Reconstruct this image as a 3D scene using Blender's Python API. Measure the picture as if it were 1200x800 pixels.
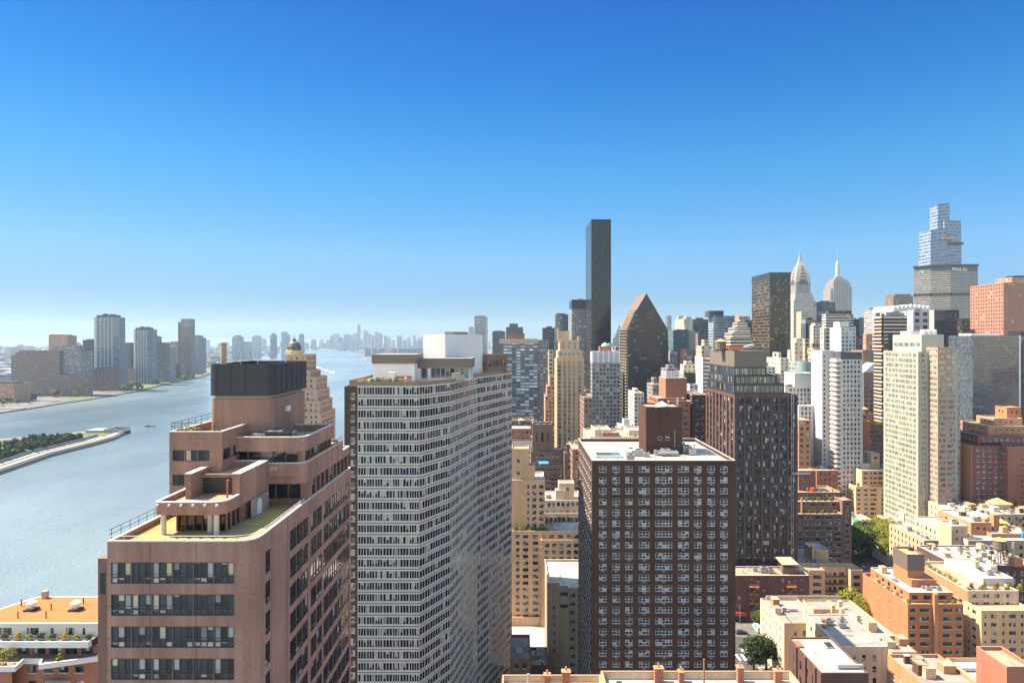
import bpy, math, random
from math import radians as R, sin, cos, pi, atan2, hypot, floor
from mathutils import Vector, Matrix
random.seed(7)
SC = bpy.context.scene
for o in list(bpy.data.objects): bpy.data.objects.remove(o)
# ---------------------------------------------------------------- camera, sky, sun, exposure
CAMH, F, U0, V0 = 115.0, 760.0, 605.0, 398.0
cd = bpy.data.cameras.new('camera'); cam = bpy.data.objects.new('camera', cd); SC.collection.objects.link(cam)
cam.location = (0, 0, CAMH); cam.rotation_euler = (pi/2, 0, 0)
cd.sensor_fit = 'HORIZONTAL'; cd.sensor_width = 36; cd.lens = F/1200*36
cd.shift_x = -5/1200; cd.shift_y = -2/1200; cd.clip_start = 0.5; cd.clip_end = 60000
SC.camera = cam
SUN_EL, SUN_AZ = R(54), atan2(-0.975, 0.2)       # azimuth measured from +Y (down the avenues) towards +X
sdir = Vector((sin(SUN_AZ)*cos(SUN_EL), cos(SUN_AZ)*cos(SUN_EL), sin(SUN_EL)))
W = bpy.data.worlds.new('World'); SC.world = W; W.use_nodes = True
nt = W.node_tree; nt.nodes.clear()
sky = nt.nodes.new('ShaderNodeTexSky'); sky.sky_type = 'NISHITA'; sky.sun_disc = False
sky.sun_elevation = SUN_EL; sky.sun_rotation = SUN_AZ; sky.altitude = 100
sky.air_density = 1.0; sky.dust_density = 0.3; sky.ozone_density = 1.5
hs = nt.nodes.new('ShaderNodeHueSaturation'); hs.inputs['Saturation'].default_value = 1.1
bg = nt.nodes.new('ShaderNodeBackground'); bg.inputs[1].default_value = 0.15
wo = nt.nodes.new('ShaderNodeOutputWorld')
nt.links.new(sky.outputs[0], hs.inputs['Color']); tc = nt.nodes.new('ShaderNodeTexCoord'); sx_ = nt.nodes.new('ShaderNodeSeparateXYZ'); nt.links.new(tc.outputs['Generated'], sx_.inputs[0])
rp = nt.nodes.new('ShaderNodeValToRGB'); els = [(0.0, (.078, .108, .16)), (.064, (.072, .116, .175)), (.127, (.098, .162, .212)), (.25, (.046, .175, .238)), (.36, (.008, .138, .24)), (.46, (.0, .105, .23)), (.58, (.5, .5, .45)), (.72, (1.3, 1.1, .82))]  # overhead stops, out of view, raised and warmed as added fill light
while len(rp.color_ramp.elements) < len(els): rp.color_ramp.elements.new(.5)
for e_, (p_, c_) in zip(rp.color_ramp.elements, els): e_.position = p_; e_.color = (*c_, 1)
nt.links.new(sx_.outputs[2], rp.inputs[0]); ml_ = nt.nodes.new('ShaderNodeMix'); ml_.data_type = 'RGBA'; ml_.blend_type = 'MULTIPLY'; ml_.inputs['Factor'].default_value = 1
nt.links.new(hs.outputs[0], ml_.inputs[6]); # unseen sky behind the viewer, brightened as added fill for shaded fronts
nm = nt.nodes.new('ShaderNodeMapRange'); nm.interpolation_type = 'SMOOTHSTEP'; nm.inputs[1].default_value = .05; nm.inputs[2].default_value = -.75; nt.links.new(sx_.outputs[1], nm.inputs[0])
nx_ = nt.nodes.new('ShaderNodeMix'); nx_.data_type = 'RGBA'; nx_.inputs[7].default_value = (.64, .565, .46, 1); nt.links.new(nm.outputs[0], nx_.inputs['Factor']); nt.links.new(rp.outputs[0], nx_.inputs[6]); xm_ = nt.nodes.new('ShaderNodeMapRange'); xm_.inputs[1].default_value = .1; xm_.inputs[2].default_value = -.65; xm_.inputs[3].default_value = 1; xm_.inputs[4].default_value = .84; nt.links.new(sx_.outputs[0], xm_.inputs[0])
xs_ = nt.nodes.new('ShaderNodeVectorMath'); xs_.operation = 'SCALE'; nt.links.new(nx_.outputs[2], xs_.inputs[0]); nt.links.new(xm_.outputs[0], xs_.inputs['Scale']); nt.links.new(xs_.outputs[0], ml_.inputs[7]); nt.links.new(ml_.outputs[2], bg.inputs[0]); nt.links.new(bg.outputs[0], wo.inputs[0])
sd = bpy.data.lights.new('sun', 'SUN'); sd.energy = 3.5; sd.angle = R(0.53); sd.color = (1, 0.82, 0.64)
sun = bpy.data.objects.new('sun', sd); SC.collection.objects.link(sun); sun.rotation_euler = sdir.to_track_quat('Z', 'Y').to_euler()
SC.view_settings.view_transform = 'Standard'; SC.view_settings.look = 'None'; SC.view_settings.exposure = 2.25; SC.view_settings.gamma = 1
SC.view_settings.use_curve_mapping = False
SC.render.engine = 'CYCLES'; SC.cycles.use_denoising = True
SC.cycles.max_bounces = 6; SC.cycles.diffuse_bounces = 3; SC.cycles.glossy_bounces = 3; SC.cycles.volume_bounces = 0; SC.cycles.transmission_bounces = 2
HAZE = 5.2e-5
# ---------------------------------------------------------------- helpers
def px(u, Y): return (u-U0)*Y/F
def pz(v, Y): return CAMH-(v-V0)*Y/F
def gy(v, z=0.0): return (CAMH-z)*F/(v-V0)          # depth at which a point of height z shows at row v
def gp(u, v, z=0.0):
    Y = gy(v, z); return (px(u, Y), Y)
COL = SC.collection
def srgb(r, g, b):
    f = lambda c: (c/255/12.92) if c/255 <= 0.04045 else ((c/255+0.055)/1.055)**2.4
    return (f(r), f(g), f(b))
def tag(o, label=None, cat=None, group=None, kind=None):
    for k, v in (('label', label), ('category', cat), ('group', group), ('kind', kind)):
        if v: o[k] = v
    return o
def text_obj(name, fc):
    tmp = bpy.data.objects.new('tmp', fc); COL.objects.link(tmp); dg = bpy.context.evaluated_depsgraph_get()
    me = bpy.data.meshes.new_from_object(tmp.evaluated_get(dg)); bpy.data.objects.remove(tmp); me.materials.clear()
    o = bpy.data.objects.new(name, me); COL.objects.link(o); return o
class MB:
    def __init__(s): s.v = []; s.f = []; s.m = []; s.uv = []
    def quad(s, a, b, c, d, m=0, uv=None):
        i = len(s.v); s.v += [a, b, c, d]; s.f.append((i, i+1, i+2, i+3)); s.m.append(m)
        s.uv += uv if uv else [(0, 0), (1, 0), (1, 1), (0, 1)]
    def ngon(s, pts, m=0):
        i = len(s.v); s.v += pts; s.f.append(tuple(range(i, i+len(pts)))); s.m.append(m); s.uv += [(p[0], p[1]) for p in pts]
    def box(s, x0, x1, y0, y1, z0, z1, m=0, bottom=True):
        s.quad((x0,y0,z0),(x1,y0,z0),(x1,y0,z1),(x0,y0,z1),m); s.quad((x1,y0,z0),(x1,y1,z0),(x1,y1,z1),(x1,y0,z1),m)
        s.quad((x1,y1,z0),(x0,y1,z0),(x0,y1,z1),(x1,y1,z1),m); s.quad((x0,y1,z0),(x0,y0,z0),(x0,y0,z1),(x0,y1,z1),m)
        s.quad((x0,y0,z1),(x1,y0,z1),(x1,y1,z1),(x0,y1,z1),m)
        if bottom: s.quad((x0,y1,z0),(x1,y1,z0),(x1,y0,z0),(x0,y0,z0),m)
    def prism(s, poly, z0, z1, m=0, top=True, mt=None):
        n = len(poly)
        for i in range(n):
            a, b = poly[i], poly[(i+1) % n]
            s.quad((a[0],a[1],z0),(b[0],b[1],z0),(b[0],b[1],z1),(a[0],a[1],z1), m)
        if top: s.ngon([(p[0],p[1],z1) for p in poly], m if mt is None else mt)
    def tube(s, a, b, r0, r1=None, n=8, m=0, cap=True):
        r1 = r0 if r1 is None else r1
        a = Vector(a); b = Vector(b); d = (b-a).normalized()
        e = d.orthogonal().normalized(); g = d.cross(e)
        A = [tuple(a+(e*cos(2*pi*i/n)+g*sin(2*pi*i/n))*r0) for i in range(n)]
        B = [tuple(b+(e*cos(2*pi*i/n)+g*sin(2*pi*i/n))*r1) for i in range(n)]
        for i in range(n): s.quad(A[i], A[(i+1) % n], B[(i+1) % n], B[i], m)
        if cap:
            if r1 > 1e-4: s.ngon(B, m)
            if r0 > 1e-4: s.ngon(A[::-1], m)
    def lathe(s, cx, cy, prof, n=12, m=0):
        for (r0, z0), (r1, z1) in zip(prof, prof[1:]):
            for i in range(n):
                t0, t1 = 2*pi*i/n, 2*pi*(i+1)/n
                s.quad((cx+r0*cos(t0),cy+r0*sin(t0),z0),(cx+r0*cos(t1),cy+r0*sin(t1),z0),(cx+r1*cos(t1),cy+r1*sin(t1),z1),(cx+r1*cos(t0),cy+r1*sin(t0),z1),m)
    def mesh(s, name, mats):
        me = bpy.data.meshes.new(name); me.from_pydata(s.v, [], s.f)
        ul = me.uv_layers.new(name='UVMap')
        flat = [c for p in s.uv for c in p]
        ul.data.foreach_set('uv', flat)
        for mt in mats: me.materials.append(mt)
        if len(mats) > 1: me.polygons.foreach_set('material_index', s.m)
        me.update(); return me
    def build(s, name, mats, parent=None, loc=(0, 0, 0), rz=0):
        if not isinstance(mats, (list, tuple)): mats = [mats]
        o = bpy.data.objects.new(name, s.mesh(name, mats)); COL.objects.link(o)
        o.location = loc; o.rotation_euler = (0, 0, rz)
        if parent: o.parent = parent
        return o
def empty(name, loc, label, cat, group=None):
    o = bpy.data.objects.new(name, None); COL.objects.link(o); o.location = loc; o.empty_display_size = 1
    return tag(o, label, cat, group)
def dup_tree(o, parent=None, kids=None):
    c = o.copy(); COL.objects.link(c)
    if parent: c.parent = parent
    for ch in list(o.children): dup_tree(ch, c)
    return c
# ---------------------------------------------------------------- materials
class NB:
    """tiny node builder"""
    def __init__(s, name):
        s.mat = bpy.data.materials.new(name); s.mat.use_nodes = True; s.t = s.mat.node_tree; s.t.nodes.clear()
        s.out = s.t.nodes.new('ShaderNodeOutputMaterial'); s.b = s.t.nodes.new('ShaderNodeBsdfPrincipled'); s.t.links.new(s.b.outputs[0], s.out.inputs[0])
    def n(s, typ, **kw):
        q = s.t.nodes.new(typ)
        for k, v in kw.items(): setattr(q, k, v)
        return q
    def put(s, sock, val):
        if hasattr(val, 'is_output'): s.t.links.new(val, sock)
        elif isinstance(val, (tuple, list)): sock.default_value = tuple(val)+((1,) if len(val) == 3 and sock.type == 'RGBA' else ())
        else: sock.default_value = val
    def math(s, op, a, b=None, c=None):
        q = s.n('ShaderNodeMath', operation=op); s.put(q.inputs[0], a)
        if b is not None: s.put(q.inputs[1], b)
        if c is not None: s.put(q.inputs[2], c)
        return q.outputs[0]
    def mix(s, fac, a, b):
        q = s.n('ShaderNodeMix', data_type='RGBA'); s.put(q.inputs['Factor'], fac); s.put(q.inputs[6], a); s.put(q.inputs[7], b)
        return q.outputs[2]
    def noise(s, vec, scale, detail=3, rough=0.55, dim='3D'):
        q = s.n('ShaderNodeTexNoise', noise_dimensions=dim); s.put(q.inputs['Vector'], vec); q.inputs['Scale'].default_value = scale
        q.inputs['Detail'].default_value = detail; q.inputs['Roughness'].default_value = rough
        return q.outputs['Fac']
    def ramp(s, fac, lo, hi):
        q = s.n('ShaderNodeMapRange'); s.put(q.inputs[0], fac); q.inputs[1].default_value = lo; q.inputs[2].default_value = hi
        return q.outputs[0]
    def obj(s): return s.n('ShaderNodeTexCoord').outputs['Object']
    def mapping(s, vec, scale):
        q = s.n('ShaderNodeMapping'); s.put(q.inputs[0], vec); q.inputs['Scale'].default_value = scale; return q.outputs[0]
    def set(s, **kw):
        names = dict(base='Base Color', rough='Roughness', metal='Metallic', spec='Specular IOR Level', ior='IOR', normal='Normal', coat='Coat Weight', coat_rough='Coat Roughness', emis='Emission Color')
        for k, v in kw.items(): s.put(s.b.inputs[names[k]], v)
        return s.mat
    def scale_col(s, col, f):
        q = s.n('ShaderNodeMix', data_type='RGBA', blend_type='MULTIPLY'); q.inputs['Factor'].default_value = 1
        s.put(q.inputs[6], col); c = s.n('ShaderNodeCombineColor')
        for i in range(3): s.put(c.inputs[i], f)
        s.t.links.new(c.outputs[0], q.inputs[7]); return q.outputs[2]
_M = {}
def plain(name, col, rough=0.7, metal=0.0, var=0.12, scale=0.8):
    if name in _M: return _M[name]
    k = NB(name); v = k.noise(k.obj(), scale, 4); f = k.math('MULTIPLY_ADD', v, 2*var, 1-var)
    _M[name] = k.set(base=k.scale_col(col, f), rough=rough, metal=metal); return _M[name]
def wallm(name, col, var=0.22, streak=0.25, fine=0.3, rough=0.85):
    """masonry: mottled, rain streaks, brick-scale grain"""
    if name in _M: return _M[name]
    k = NB(name); o = k.obj()
    a = k.noise(o, 0.12, 4); b = k.noise(k.mapping(o, (0.9, 0.9, 0.05)), 1.0, 3); c = k.noise(k.mapping(o, (3.5, 3.5, 8)), 1.0, 3, .65)
    f = k.math('MULTIPLY_ADD', a, 2*var, 1-var)
    f = k.math('MULTIPLY', f, k.math('MULTIPLY_ADD', b, 2*streak, 1-streak))
    f = k.math('MULTIPLY', f, k.math('MULTIPLY_ADD', c, 2*fine, 1-fine))
    _M[name] = k.set(base=k.scale_col(col, f), rough=rough, spec=0.12); return _M[name]
def roofm(name, col, var=0.18, patch=0.25, rough=0.9):
    if name in _M: return _M[name]
    k = NB(name); o = k.obj()
    a = k.noise(o, 0.25, 5, 0.65); b = k.noise(o, 1.6, 4, 0.6)
    vo = k.n('ShaderNodeTexVoronoi'); k.put(vo.inputs['Vector'], o); vo.inputs['Scale'].default_value = 0.13; vo.distance = 'CHEBYCHEV'
    sep = k.n('ShaderNodeSeparateColor'); k.put(sep.inputs[0], vo.outputs['Color'])
    f = k.math('MULTIPLY_ADD', a, 3*var, 1-1.5*var)
    f = k.math('MULTIPLY', f, k.math('MULTIPLY_ADD', b, 1.2*var, 1-.6*var))
    f = k.math('MULTIPLY', f, k.math('MULTIPLY_ADD', sep.outputs[0], patch, 1-patch/2))
    br = k.n('ShaderNodeTexBrick'); k.put(br.inputs['Vector'], o); br.inputs['Scale'].default_value = 1; br.inputs['Brick Width'].default_value = 5.5; br.inputs['Row Height'].default_value = 1.15; br.inputs['Mortar Size'].default_value = .035; br.inputs['Mortar Smooth'].default_value = .6
    f = k.math('MULTIPLY', f, k.math('MULTIPLY_ADD', br.outputs['Fac'], -.28, 1.0))
    pud = k.ramp(k.noise(k.mapping(o, (.32, .32, .32)), 1.0, 3, .5), .56, .64); f = k.math('MULTIPLY', f, k.math('MULTIPLY_ADD', pud, -.22, 1.0))
    _M[name] = k.set(base=k.scale_col(col, f), rough=rough, spec=0.2); return _M[name]
def glassm(name, dark, blind, pblind=0.45, rough=0.04, ior=1.6, var=1.0, metal=0.0):
    """window panes: dark room behind, some with a blind pulled part of the way (per pane)"""
    if name in _M: return _M[name]
    k = NB(name)
    g = k.n('ShaderNodeNewGeometry').outputs['Random Per Island']; oi = k.n('ShaderNodeObjectInfo').outputs['Random']
    r = k.math('FRACT', k.math('MULTIPLY_ADD', oi, 7.31, g))
    r2 = k.math('FRACT', k.math('MULTIPLY', r, 17.77)); r3 = k.math('FRACT', k.math('MULTIPLY', r, 53.13))
    sp = k.n('ShaderNodeSeparateXYZ'); k.put(sp.inputs[0], k.n('ShaderNodeUVMap').outputs[0])
    drop = k.math('SUBTRACT', 1.0, k.math('MULTIPLY', r2, 1.35))
    m = k.math('MULTIPLY', k.math('GREATER_THAN', sp.outputs[1], drop), k.math('LESS_THAN', r, pblind))
    bl = k.scale_col(k.mix(k.math('GREATER_THAN', r3, 0.78), blind, (0.48, 0.39, 0.28)), k.math('MULTIPLY_ADD', r3, 0.7, 0.35))
    dk = k.scale_col(dark, k.math('MULTIPLY_ADD', r3, 2.2*var, 0.3))
    nz = k.noise(k.obj(), 0.35, 2); bp = k.n('ShaderNodeBump'); bp.inputs['Strength'].default_value = 0.06; bp.inputs['Distance'].default_value = 0.4; k.put(bp.inputs['Height'], nz)
    _M[name] = k.set(base=k.mix(m, dk, bl), rough=rough, ior=ior, normal=bp.outputs[0], metal=metal); return _M[name]
def facadem(name, wall, glass, w=0.6, h=0.55, rough=0.08, pblind=0.25, blind=(0.45, 0.43, 0.4), var=0.15, ior=1.7, sub=0, grate=None, metal=0.0):
    """window rows for facades too far off to show single windows as shapes: UV counts bays and floors"""
    if name in _M: return _M[name]
    k = NB(name); sp = k.n('ShaderNodeSeparateXYZ'); k.put(sp.inputs[0], k.n('ShaderNodeUVMap').outputs[0])
    fx, fy = k.math('FRACT', sp.outputs[0]), k.math('FRACT', sp.outputs[1])
    cx = k.math('LESS_THAN', k.math('ABSOLUTE', k.math('SUBTRACT', fx, 0.5)), w/2)
    cy = k.math('LESS_THAN', k.math('ABSOLUTE', k.math('SUBTRACT', fy, 0.5)), h/2)
    m = k.math('MULTIPLY', cx, cy)
    wn = k.n('ShaderNodeTexWhiteNoise', noise_dimensions='3D'); cb = k.n('ShaderNodeCombineXYZ')
    k.put(cb.inputs[0], k.math('FLOOR', sp.outputs[0])); k.put(cb.inputs[1], k.math('FLOOR', sp.outputs[1])); k.put(cb.inputs[2], k.math('MULTIPLY', k.n('ShaderNodeObjectInfo').outputs['Random'], 50))
    k.put(wn.inputs['Vector'], cb.outputs[0]); r = wn.outputs[0]
    sc = k.n('ShaderNodeSeparateColor'); k.put(sc.inputs[0], wn.outputs['Color'])
    bl = k.math('LESS_THAN', r, pblind)
    gc = k.mix(bl, k.scale_col(glass, k.math('MULTIPLY_ADD', sc.outputs[1], 1.1, 0.45)), k.scale_col(blind, k.math('MULTIPLY_ADD', sc.outputs[2], 0.9, 0.3)))
    f = k.math('MULTIPLY_ADD', k.noise(k.obj(), 0.05, 5), 2*var, 1-var)
    f = k.math('MULTIPLY', f, k.math('MULTIPLY_ADD', k.noise(k.mapping(k.obj(), (.3, .3, .02)), 1, 3), 2*var, 1-var))
    _M[name] = k.set(base=k.mix(m, k.scale_col(wall, f), gc), rough=k.math('MULTIPLY_ADD', m, rough-0.8, 0.8), ior=ior, metal=k.math('MULTIPLY', m, metal)); return _M[name]
def leafm(name, col, col2, trans=0.35):
    if name in _M: return _M[name]
    k = NB(name); g = k.n('ShaderNodeNewGeometry').outputs['Random Per Island']
    c = k.mix(g, col, col2); k.set(base=c, rough=0.6, spec=0.25)
    tr = k.n('ShaderNodeBsdfTranslucent'); k.put(tr.inputs[0], c); mx = k.n('ShaderNodeMixShader'); mx.inputs[0].default_value = trans
    k.t.links.new(k.b.outputs[0], mx.inputs[1]); k.t.links.new(tr.outputs[0], mx.inputs[2]); k.t.links.new(mx.outputs[0], k.out.inputs[0])
    _M[name] = k.mat; return k.mat
BLIND = (0.55, 0.55, 0.55)
G_DARK = glassm('dark_glass', (0.012, 0.014, 0.017), (0.35, 0.34, 0.32), 0.18, ior=1.55)
G_HOME = glassm('window_glass', (0.018, 0.022, 0.03), (0.62, 0.63, 0.66), 0.5, ior=1.6)
G_CURT = glassm('curtained_glass', (0.02, 0.026, 0.036), (0.5, 0.53, 0.6), 0.42, ior=1.6)
G_TEAL = glassm('pale_green_glass', (0.09, 0.145, 0.14), (0.36, 0.42, 0.39), 0.45, ior=1.8, var=.6)
G_BLUE = glassm('blue_glass', (0.035, 0.06, 0.075), (0.3, 0.36, 0.38), 0.3, ior=1.8)
FR_W = plain('white_frame', (0.7, 0.7, 0.7), 0.5); FR_D = plain('dark_frame', (0.035, 0.035, 0.04), 0.5); FR_G = plain('grey_frame', (0.3, 0.3, 0.31), 0.5)
ACM = plain('air_conditioner_grille', (0.2, 0.19, 0.18), .7, var=.3); STONE = plain('pale_stone', (0.5, 0.47, 0.42), 0.8); METAL = plain('galvanised_metal', (0.42, 0.43, 0.45), 0.4, 0.6); BLACK = plain('black_metal', (0.02, 0.02, 0.022), 0.5)
WHITE = plain('white_paint', (0.64, 0.63, 0.61), 0.6); CONC = plain('concrete', (0.38, 0.36, 0.33), 0.85, var=.2); RUST = plain('rust', (0.3, 0.12, 0.05), 0.8)
WOOD = plain('weathered_wood', (0.16, 0.12, 0.09), 0.8, var=.25, scale=2.0)
R_WHITE = roofm('white_membrane', (0.33, 0.305, 0.27), .26, .4); R_GREY = roofm('grey_felt', (0.22, 0.205, 0.185), .25, .3); R_TAN = roofm('gravel_roof', (0.30, 0.235, 0.16), .25, .3); R_DARK = roofm('dark_felt', (0.1, 0.1, 0.1)); R_PALE = roofm('silver_coat', (0.27, 0.26, 0.255), .24, .4)
# ---------------------------------------------------------------- buildings
def spec(bw=3.2, ww=1.8, fh=3.0, wh=1.6, top=1.9, nx=2, ny=1, frame=FR_W, glass=G_HOME, sill=None, ac=0.0, margin=1.0, bays=None, recess=0.15, bot=1.0, bar=0.07, rows=None, skip=0.0, panel=False):
    return dict(bw=bw, ww=ww, fh=fh, wh=wh, top=top, nx=nx, ny=ny, frame=frame, glass=glass, sill=sill, ac=ac, margin=margin, bays=bays, recess=recess, bot=bot, bar=bar, rows=rows, skip=skip, panel=panel)
def grid(bay=3.0, fh=3.2): return dict(grid=True, bay=bay, fh=fh)
def roundpoly(poly, rad, seg=5):
    out = []; n = len(poly)
    for i, p in enumerate(poly):
        r = rad.get(i, 0)
        if not r: out.append(p); continue
        a, b = Vector(poly[i-1]), Vector(poly[(i+1) % n]); c = Vector(p)
        d0, d1 = (a-c).normalized(), (b-c).normalized()
        s, e = c+d0*r, c+d1*r
        for t in range(seg+1):
            t /= seg; q = (s*(1-t)+c*t)*(1-t)+(c*(1-t)+e*t)*t; out.append((q.x, q.y))
    return out
def inset(poly, d):
    n = len(poly); out = []
    for i in range(n):
        a, b, c = Vector(poly[i-1]), Vector(poly[i]), Vector(poly[(i+1) % n])
        e0, e1 = (b-a).normalized(), (c-b).normalized()
        n0, n1 = Vector((-e0.y, e0.x)), Vector((-e1.y, e1.x))
        m = n0+n1; q = m.length_squared
        m = m*(2/q) if q > 1e-6 else n0
        out.append((b.x+m.x*d, b.y+m.y*d))
    return out
def rect(x0, x1, y0, y1): return [(x0, y0), (x1, y0), (x1, y1), (x0, y1)]
class Bld:
    def __init__(s, name, label, cat='building', at=(0, 0), group=None, z=0):
        s.o = empty(name, (at[0], at[1], z), label, cat, group); s.ox, s.oy, s.oz = at[0], at[1], z
        s.parts = {}; s.wins = []; s.proto = {}
    def L(s, p): return (p[0]-s.ox, p[1]-s.oy, p[2]-s.oz)
    def mb(s, part, mats):
        mats = mats if isinstance(mats, (list, tuple)) else [mats]
        k = (part, tuple(m.name for m in mats))
        if k not in s.parts: s.parts[k] = (MB(), mats)
        return s.parts[k][0]
    def one(s, part, mats):
        """a separate mesh for one countable part"""
        mats = mats if isinstance(mats, (list, tuple)) else [mats]
        m = MB(); s.parts[(part, len(s.parts))] = (m, mats); return m
    def block(s, poly, z0, z1, mat, specs=None, roof=R_GREY, par=0.9, part='wall', roofpart='roof', cope=None, pw=0.3):
        """a storey block: walls with openings, roof, parapet. specs: one for all sides or {edge: spec}"""
        if isinstance(poly[0], (int, float)): poly = rect(*poly)
        m = s.mb(part, mat); n = len(poly)
        for i in range(n):
            sp = specs.get(i) if (isinstance(specs, dict) and 'fh' not in specs) else specs
            s.face(m, poly[i], poly[(i+1) % n], z0, z1, sp)
        if par > 0:
            q = inset(poly, pw); c = s.mb('coping', cope) if cope else m
            zz = z1+(0.1 if cope else 0)
            for i in range(n):
                a, b, d, e = poly[i], poly[(i+1) % n], q[(i+1) % n], q[i]
                c.quad((*a, zz), (*b, zz), (*d, zz), (*e, zz)); m.quad((*d, z1-par), (*e, z1-par), (*e, z1), (*d, z1))
                if cope: c.quad((*a, z1), (*b, z1), (*b, zz), (*a, zz)); c.quad((*d, z1), (*e, z1), (*e, zz), (*d, zz))
            s.mb(roofpart, roof).ngon([(*p, z1-par) for p in q])
        else: s.mb(roofpart, roof).ngon([(*p, z1) for p in poly])
    def face(s, m, p0, p1, z0, z1, sp):
        L = hypot(p1[0]-p0[0], p1[1]-p0[1])
        if L < 1e-4: return
        r = ((p1[0]-p0[0])/L, (p1[1]-p0[1])/L); n = (r[1], -r[0])
        P = lambda a, z, d=0.0: (p0[0]+r[0]*a-n[0]*d, p0[1]+r[1]*a-n[1]*d, z)
        Q = lambda a, b, z, w: m.quad(P(a, z), P(b, z), P(b, w), P(a, w), 0, [(a, z), (b, z), (b, w), (a, w)])
        if sp is None: Q(0, L, z0, z1); return
        if sp.get('grid'):
            nb = max(1, round(L/sp['bay'])); h = (z1-z0)/sp['fh']; hb = random.randint(0, 40)
            m.quad(P(0, z0), P(L, z0), P(L, z1), P(0, z1), 0, [(hb, 200-h), (hb+nb, 200-h), (hb+nb, 200), (hb, 200)]); return
        if sp['bays']: bays = [b for b in sp['bays'] if b[1] < L-0.02]
        else:
            k = max(1, int((L-2*sp['margin'])/sp['bw']+0.02)); off = (L-k*sp['bw'])/2
            bays = [(off+i*sp['bw']+(sp['bw']-sp['ww'])/2, off+i*sp['bw']+(sp['bw']+sp['ww'])/2) for i in range(k)]
            bays = [b for b in bays if b[0] > 0.02 and b[1] < L-0.02]
        if not bays: Q(0, L, z0, z1); return
        z = z1; k = 0; d = sp['recess']
        while True:
            t = z1-sp['top']-k*sp['fh']; b = t-sp['wh']
            if b < z0+sp['bot'] or (sp['rows'] and k >= sp['rows']): break
            Q(0, L, t, z); a = 0
            for (w0, w1) in bays:
                if w0 > a+1e-4: Q(a, w0, b, t)
                a = w1
                if sp['skip'] and random.random() < sp['skip']: Q(w0, w1, b, t); continue
                m.quad(P(w0, b), P(w1, b), P(w1, b, d), P(w0, b, d)); m.quad(P(w0, t, d), P(w1, t, d), P(w1, t), P(w0, t))
                m.quad(P(w0, b), P(w0, b, d), P(w0, t, d), P(w0, t)); m.quad(P(w1, b, d), P(w1, b), P(w1, t), P(w1, t, d))
                s.win(P(w0, b), r, n, w1-w0, t-b, sp)
            if a < L: Q(a, L, b, t)
            z = b; k += 1
        Q(0, L, z0, z)
    def win(s, pos, r, n, w, h, sp):
        ac = sp['ac'] and random.random() < sp['ac']
        nx = sp['nx'] if not isinstance(sp['nx'], float) else max(1, round(w/sp['nx']))
        key = (sp['panel'], round(w, 2), round(h, 2), nx, str(sp['ny']), bool(ac), sp['glass'].name, sp['frame'].name, sp['sill'].name if sp['sill'] else '', sp['recess'], sp['bar'])
        if key not in s.proto:
            m = MB(); d = sp['recess']; t = sp['bar']
            nyl = sp['ny'] if isinstance(sp['ny'], (list, tuple)) else [i/sp['ny'] for i in range(1, sp['ny'])]
            xs = [i*w/nx for i in range(nx+1)]; zs = [0]+[f*h for f in nyl]+[h]
            for i in range(nx):
                for j in range(len(zs)-1): m.quad((xs[i], d, zs[j]), (xs[i+1], d, zs[j]), (xs[i+1], d, zs[j+1]), (xs[i], d, zs[j+1]), 1 if sp['panel'] and j == 0 else 0)
            f = d-0.06
            def bar(x0, x1, z0, z1):
                m.quad((x0,f,z0),(x1,f,z0),(x1,f,z1),(x0,f,z1),1)
                if z1-z0 > x1-x0: m.quad((x0,d,z0),(x0,f,z0),(x0,f,z1),(x0,d,z1),1); m.quad((x1,f,z0),(x1,d,z0),(x1,d,z1),(x1,f,z1),1)
                else: m.quad((x0,f,z1),(x1,f,z1),(x1,d,z1),(x0,d,z1),1)
            bar(0, w, 0, t); bar(0, w, h-t, h)
            for i, x in enumerate(xs):
                x0 = min(max(x-t/2, 0), w-t); bar(x0, x0+t, t, h-t)
            for q in zs[1:-1]: bar(t, w-t, q-t/2, q+t/2)
            if sp['sill']: m.box(-0.08, w+0.08, -0.12, d-0.005, -0.14, 0.012, 2)
            if ac: m.box(w/2-0.42, w/2+0.42, -0.22, 0.0, -0.58, -0.17, 3 if sp['sill'] else 2)
            s.proto[key] = (m, [sp['glass'], sp['frame']]+([sp['sill']] if sp['sill'] else [])+([ACM] if ac else []))
        s.wins.append((key, pos, r, n, w*h))
    def finish(s, limit=100):
        for (part, _), (m, mats) in s.parts.items():
            m.v = [s.L(p) for p in m.v]; q = m.build(part.replace('_stuff', ''), mats, s.o)
            if part.endswith('_stuff'): tag(q, kind='stuff')
        if not s.wins: return s.o
        sc = []
        for i, (key, p, r, n, a) in enumerate(s.wins):
            d = Vector((-p[0], -p[1], CAMH-p[2])); l = d.length
            f = (n[0]*d.x+n[1]*d.y)/l; y = max(p[1], 1)
            u = U0+p[0]*F/y; v = V0+(CAMH-p[2])*F/y
            vis = f > 0.02 and p[1] > 20 and -10 < u < 1210 and v < 805
            sc.append((a*f/l/l if vis else -1, i))
        sc.sort(reverse=True); meshes = {}; pick = set()
        for q, i in sc[:limit]:
            if q <= 0: break
            key, p, r, n, a = s.wins[i]; pick.add(i)
            if key not in meshes: meshes[key] = s.proto[key][0].mesh('window', s.proto[key][1])
            o = bpy.data.objects.new('window', meshes[key]); COL.objects.link(o); o.parent = s.o
            o.location = s.L(p); o.rotation_euler = (0, 0, atan2(r[1], r[0]))
        groups = {}
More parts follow.
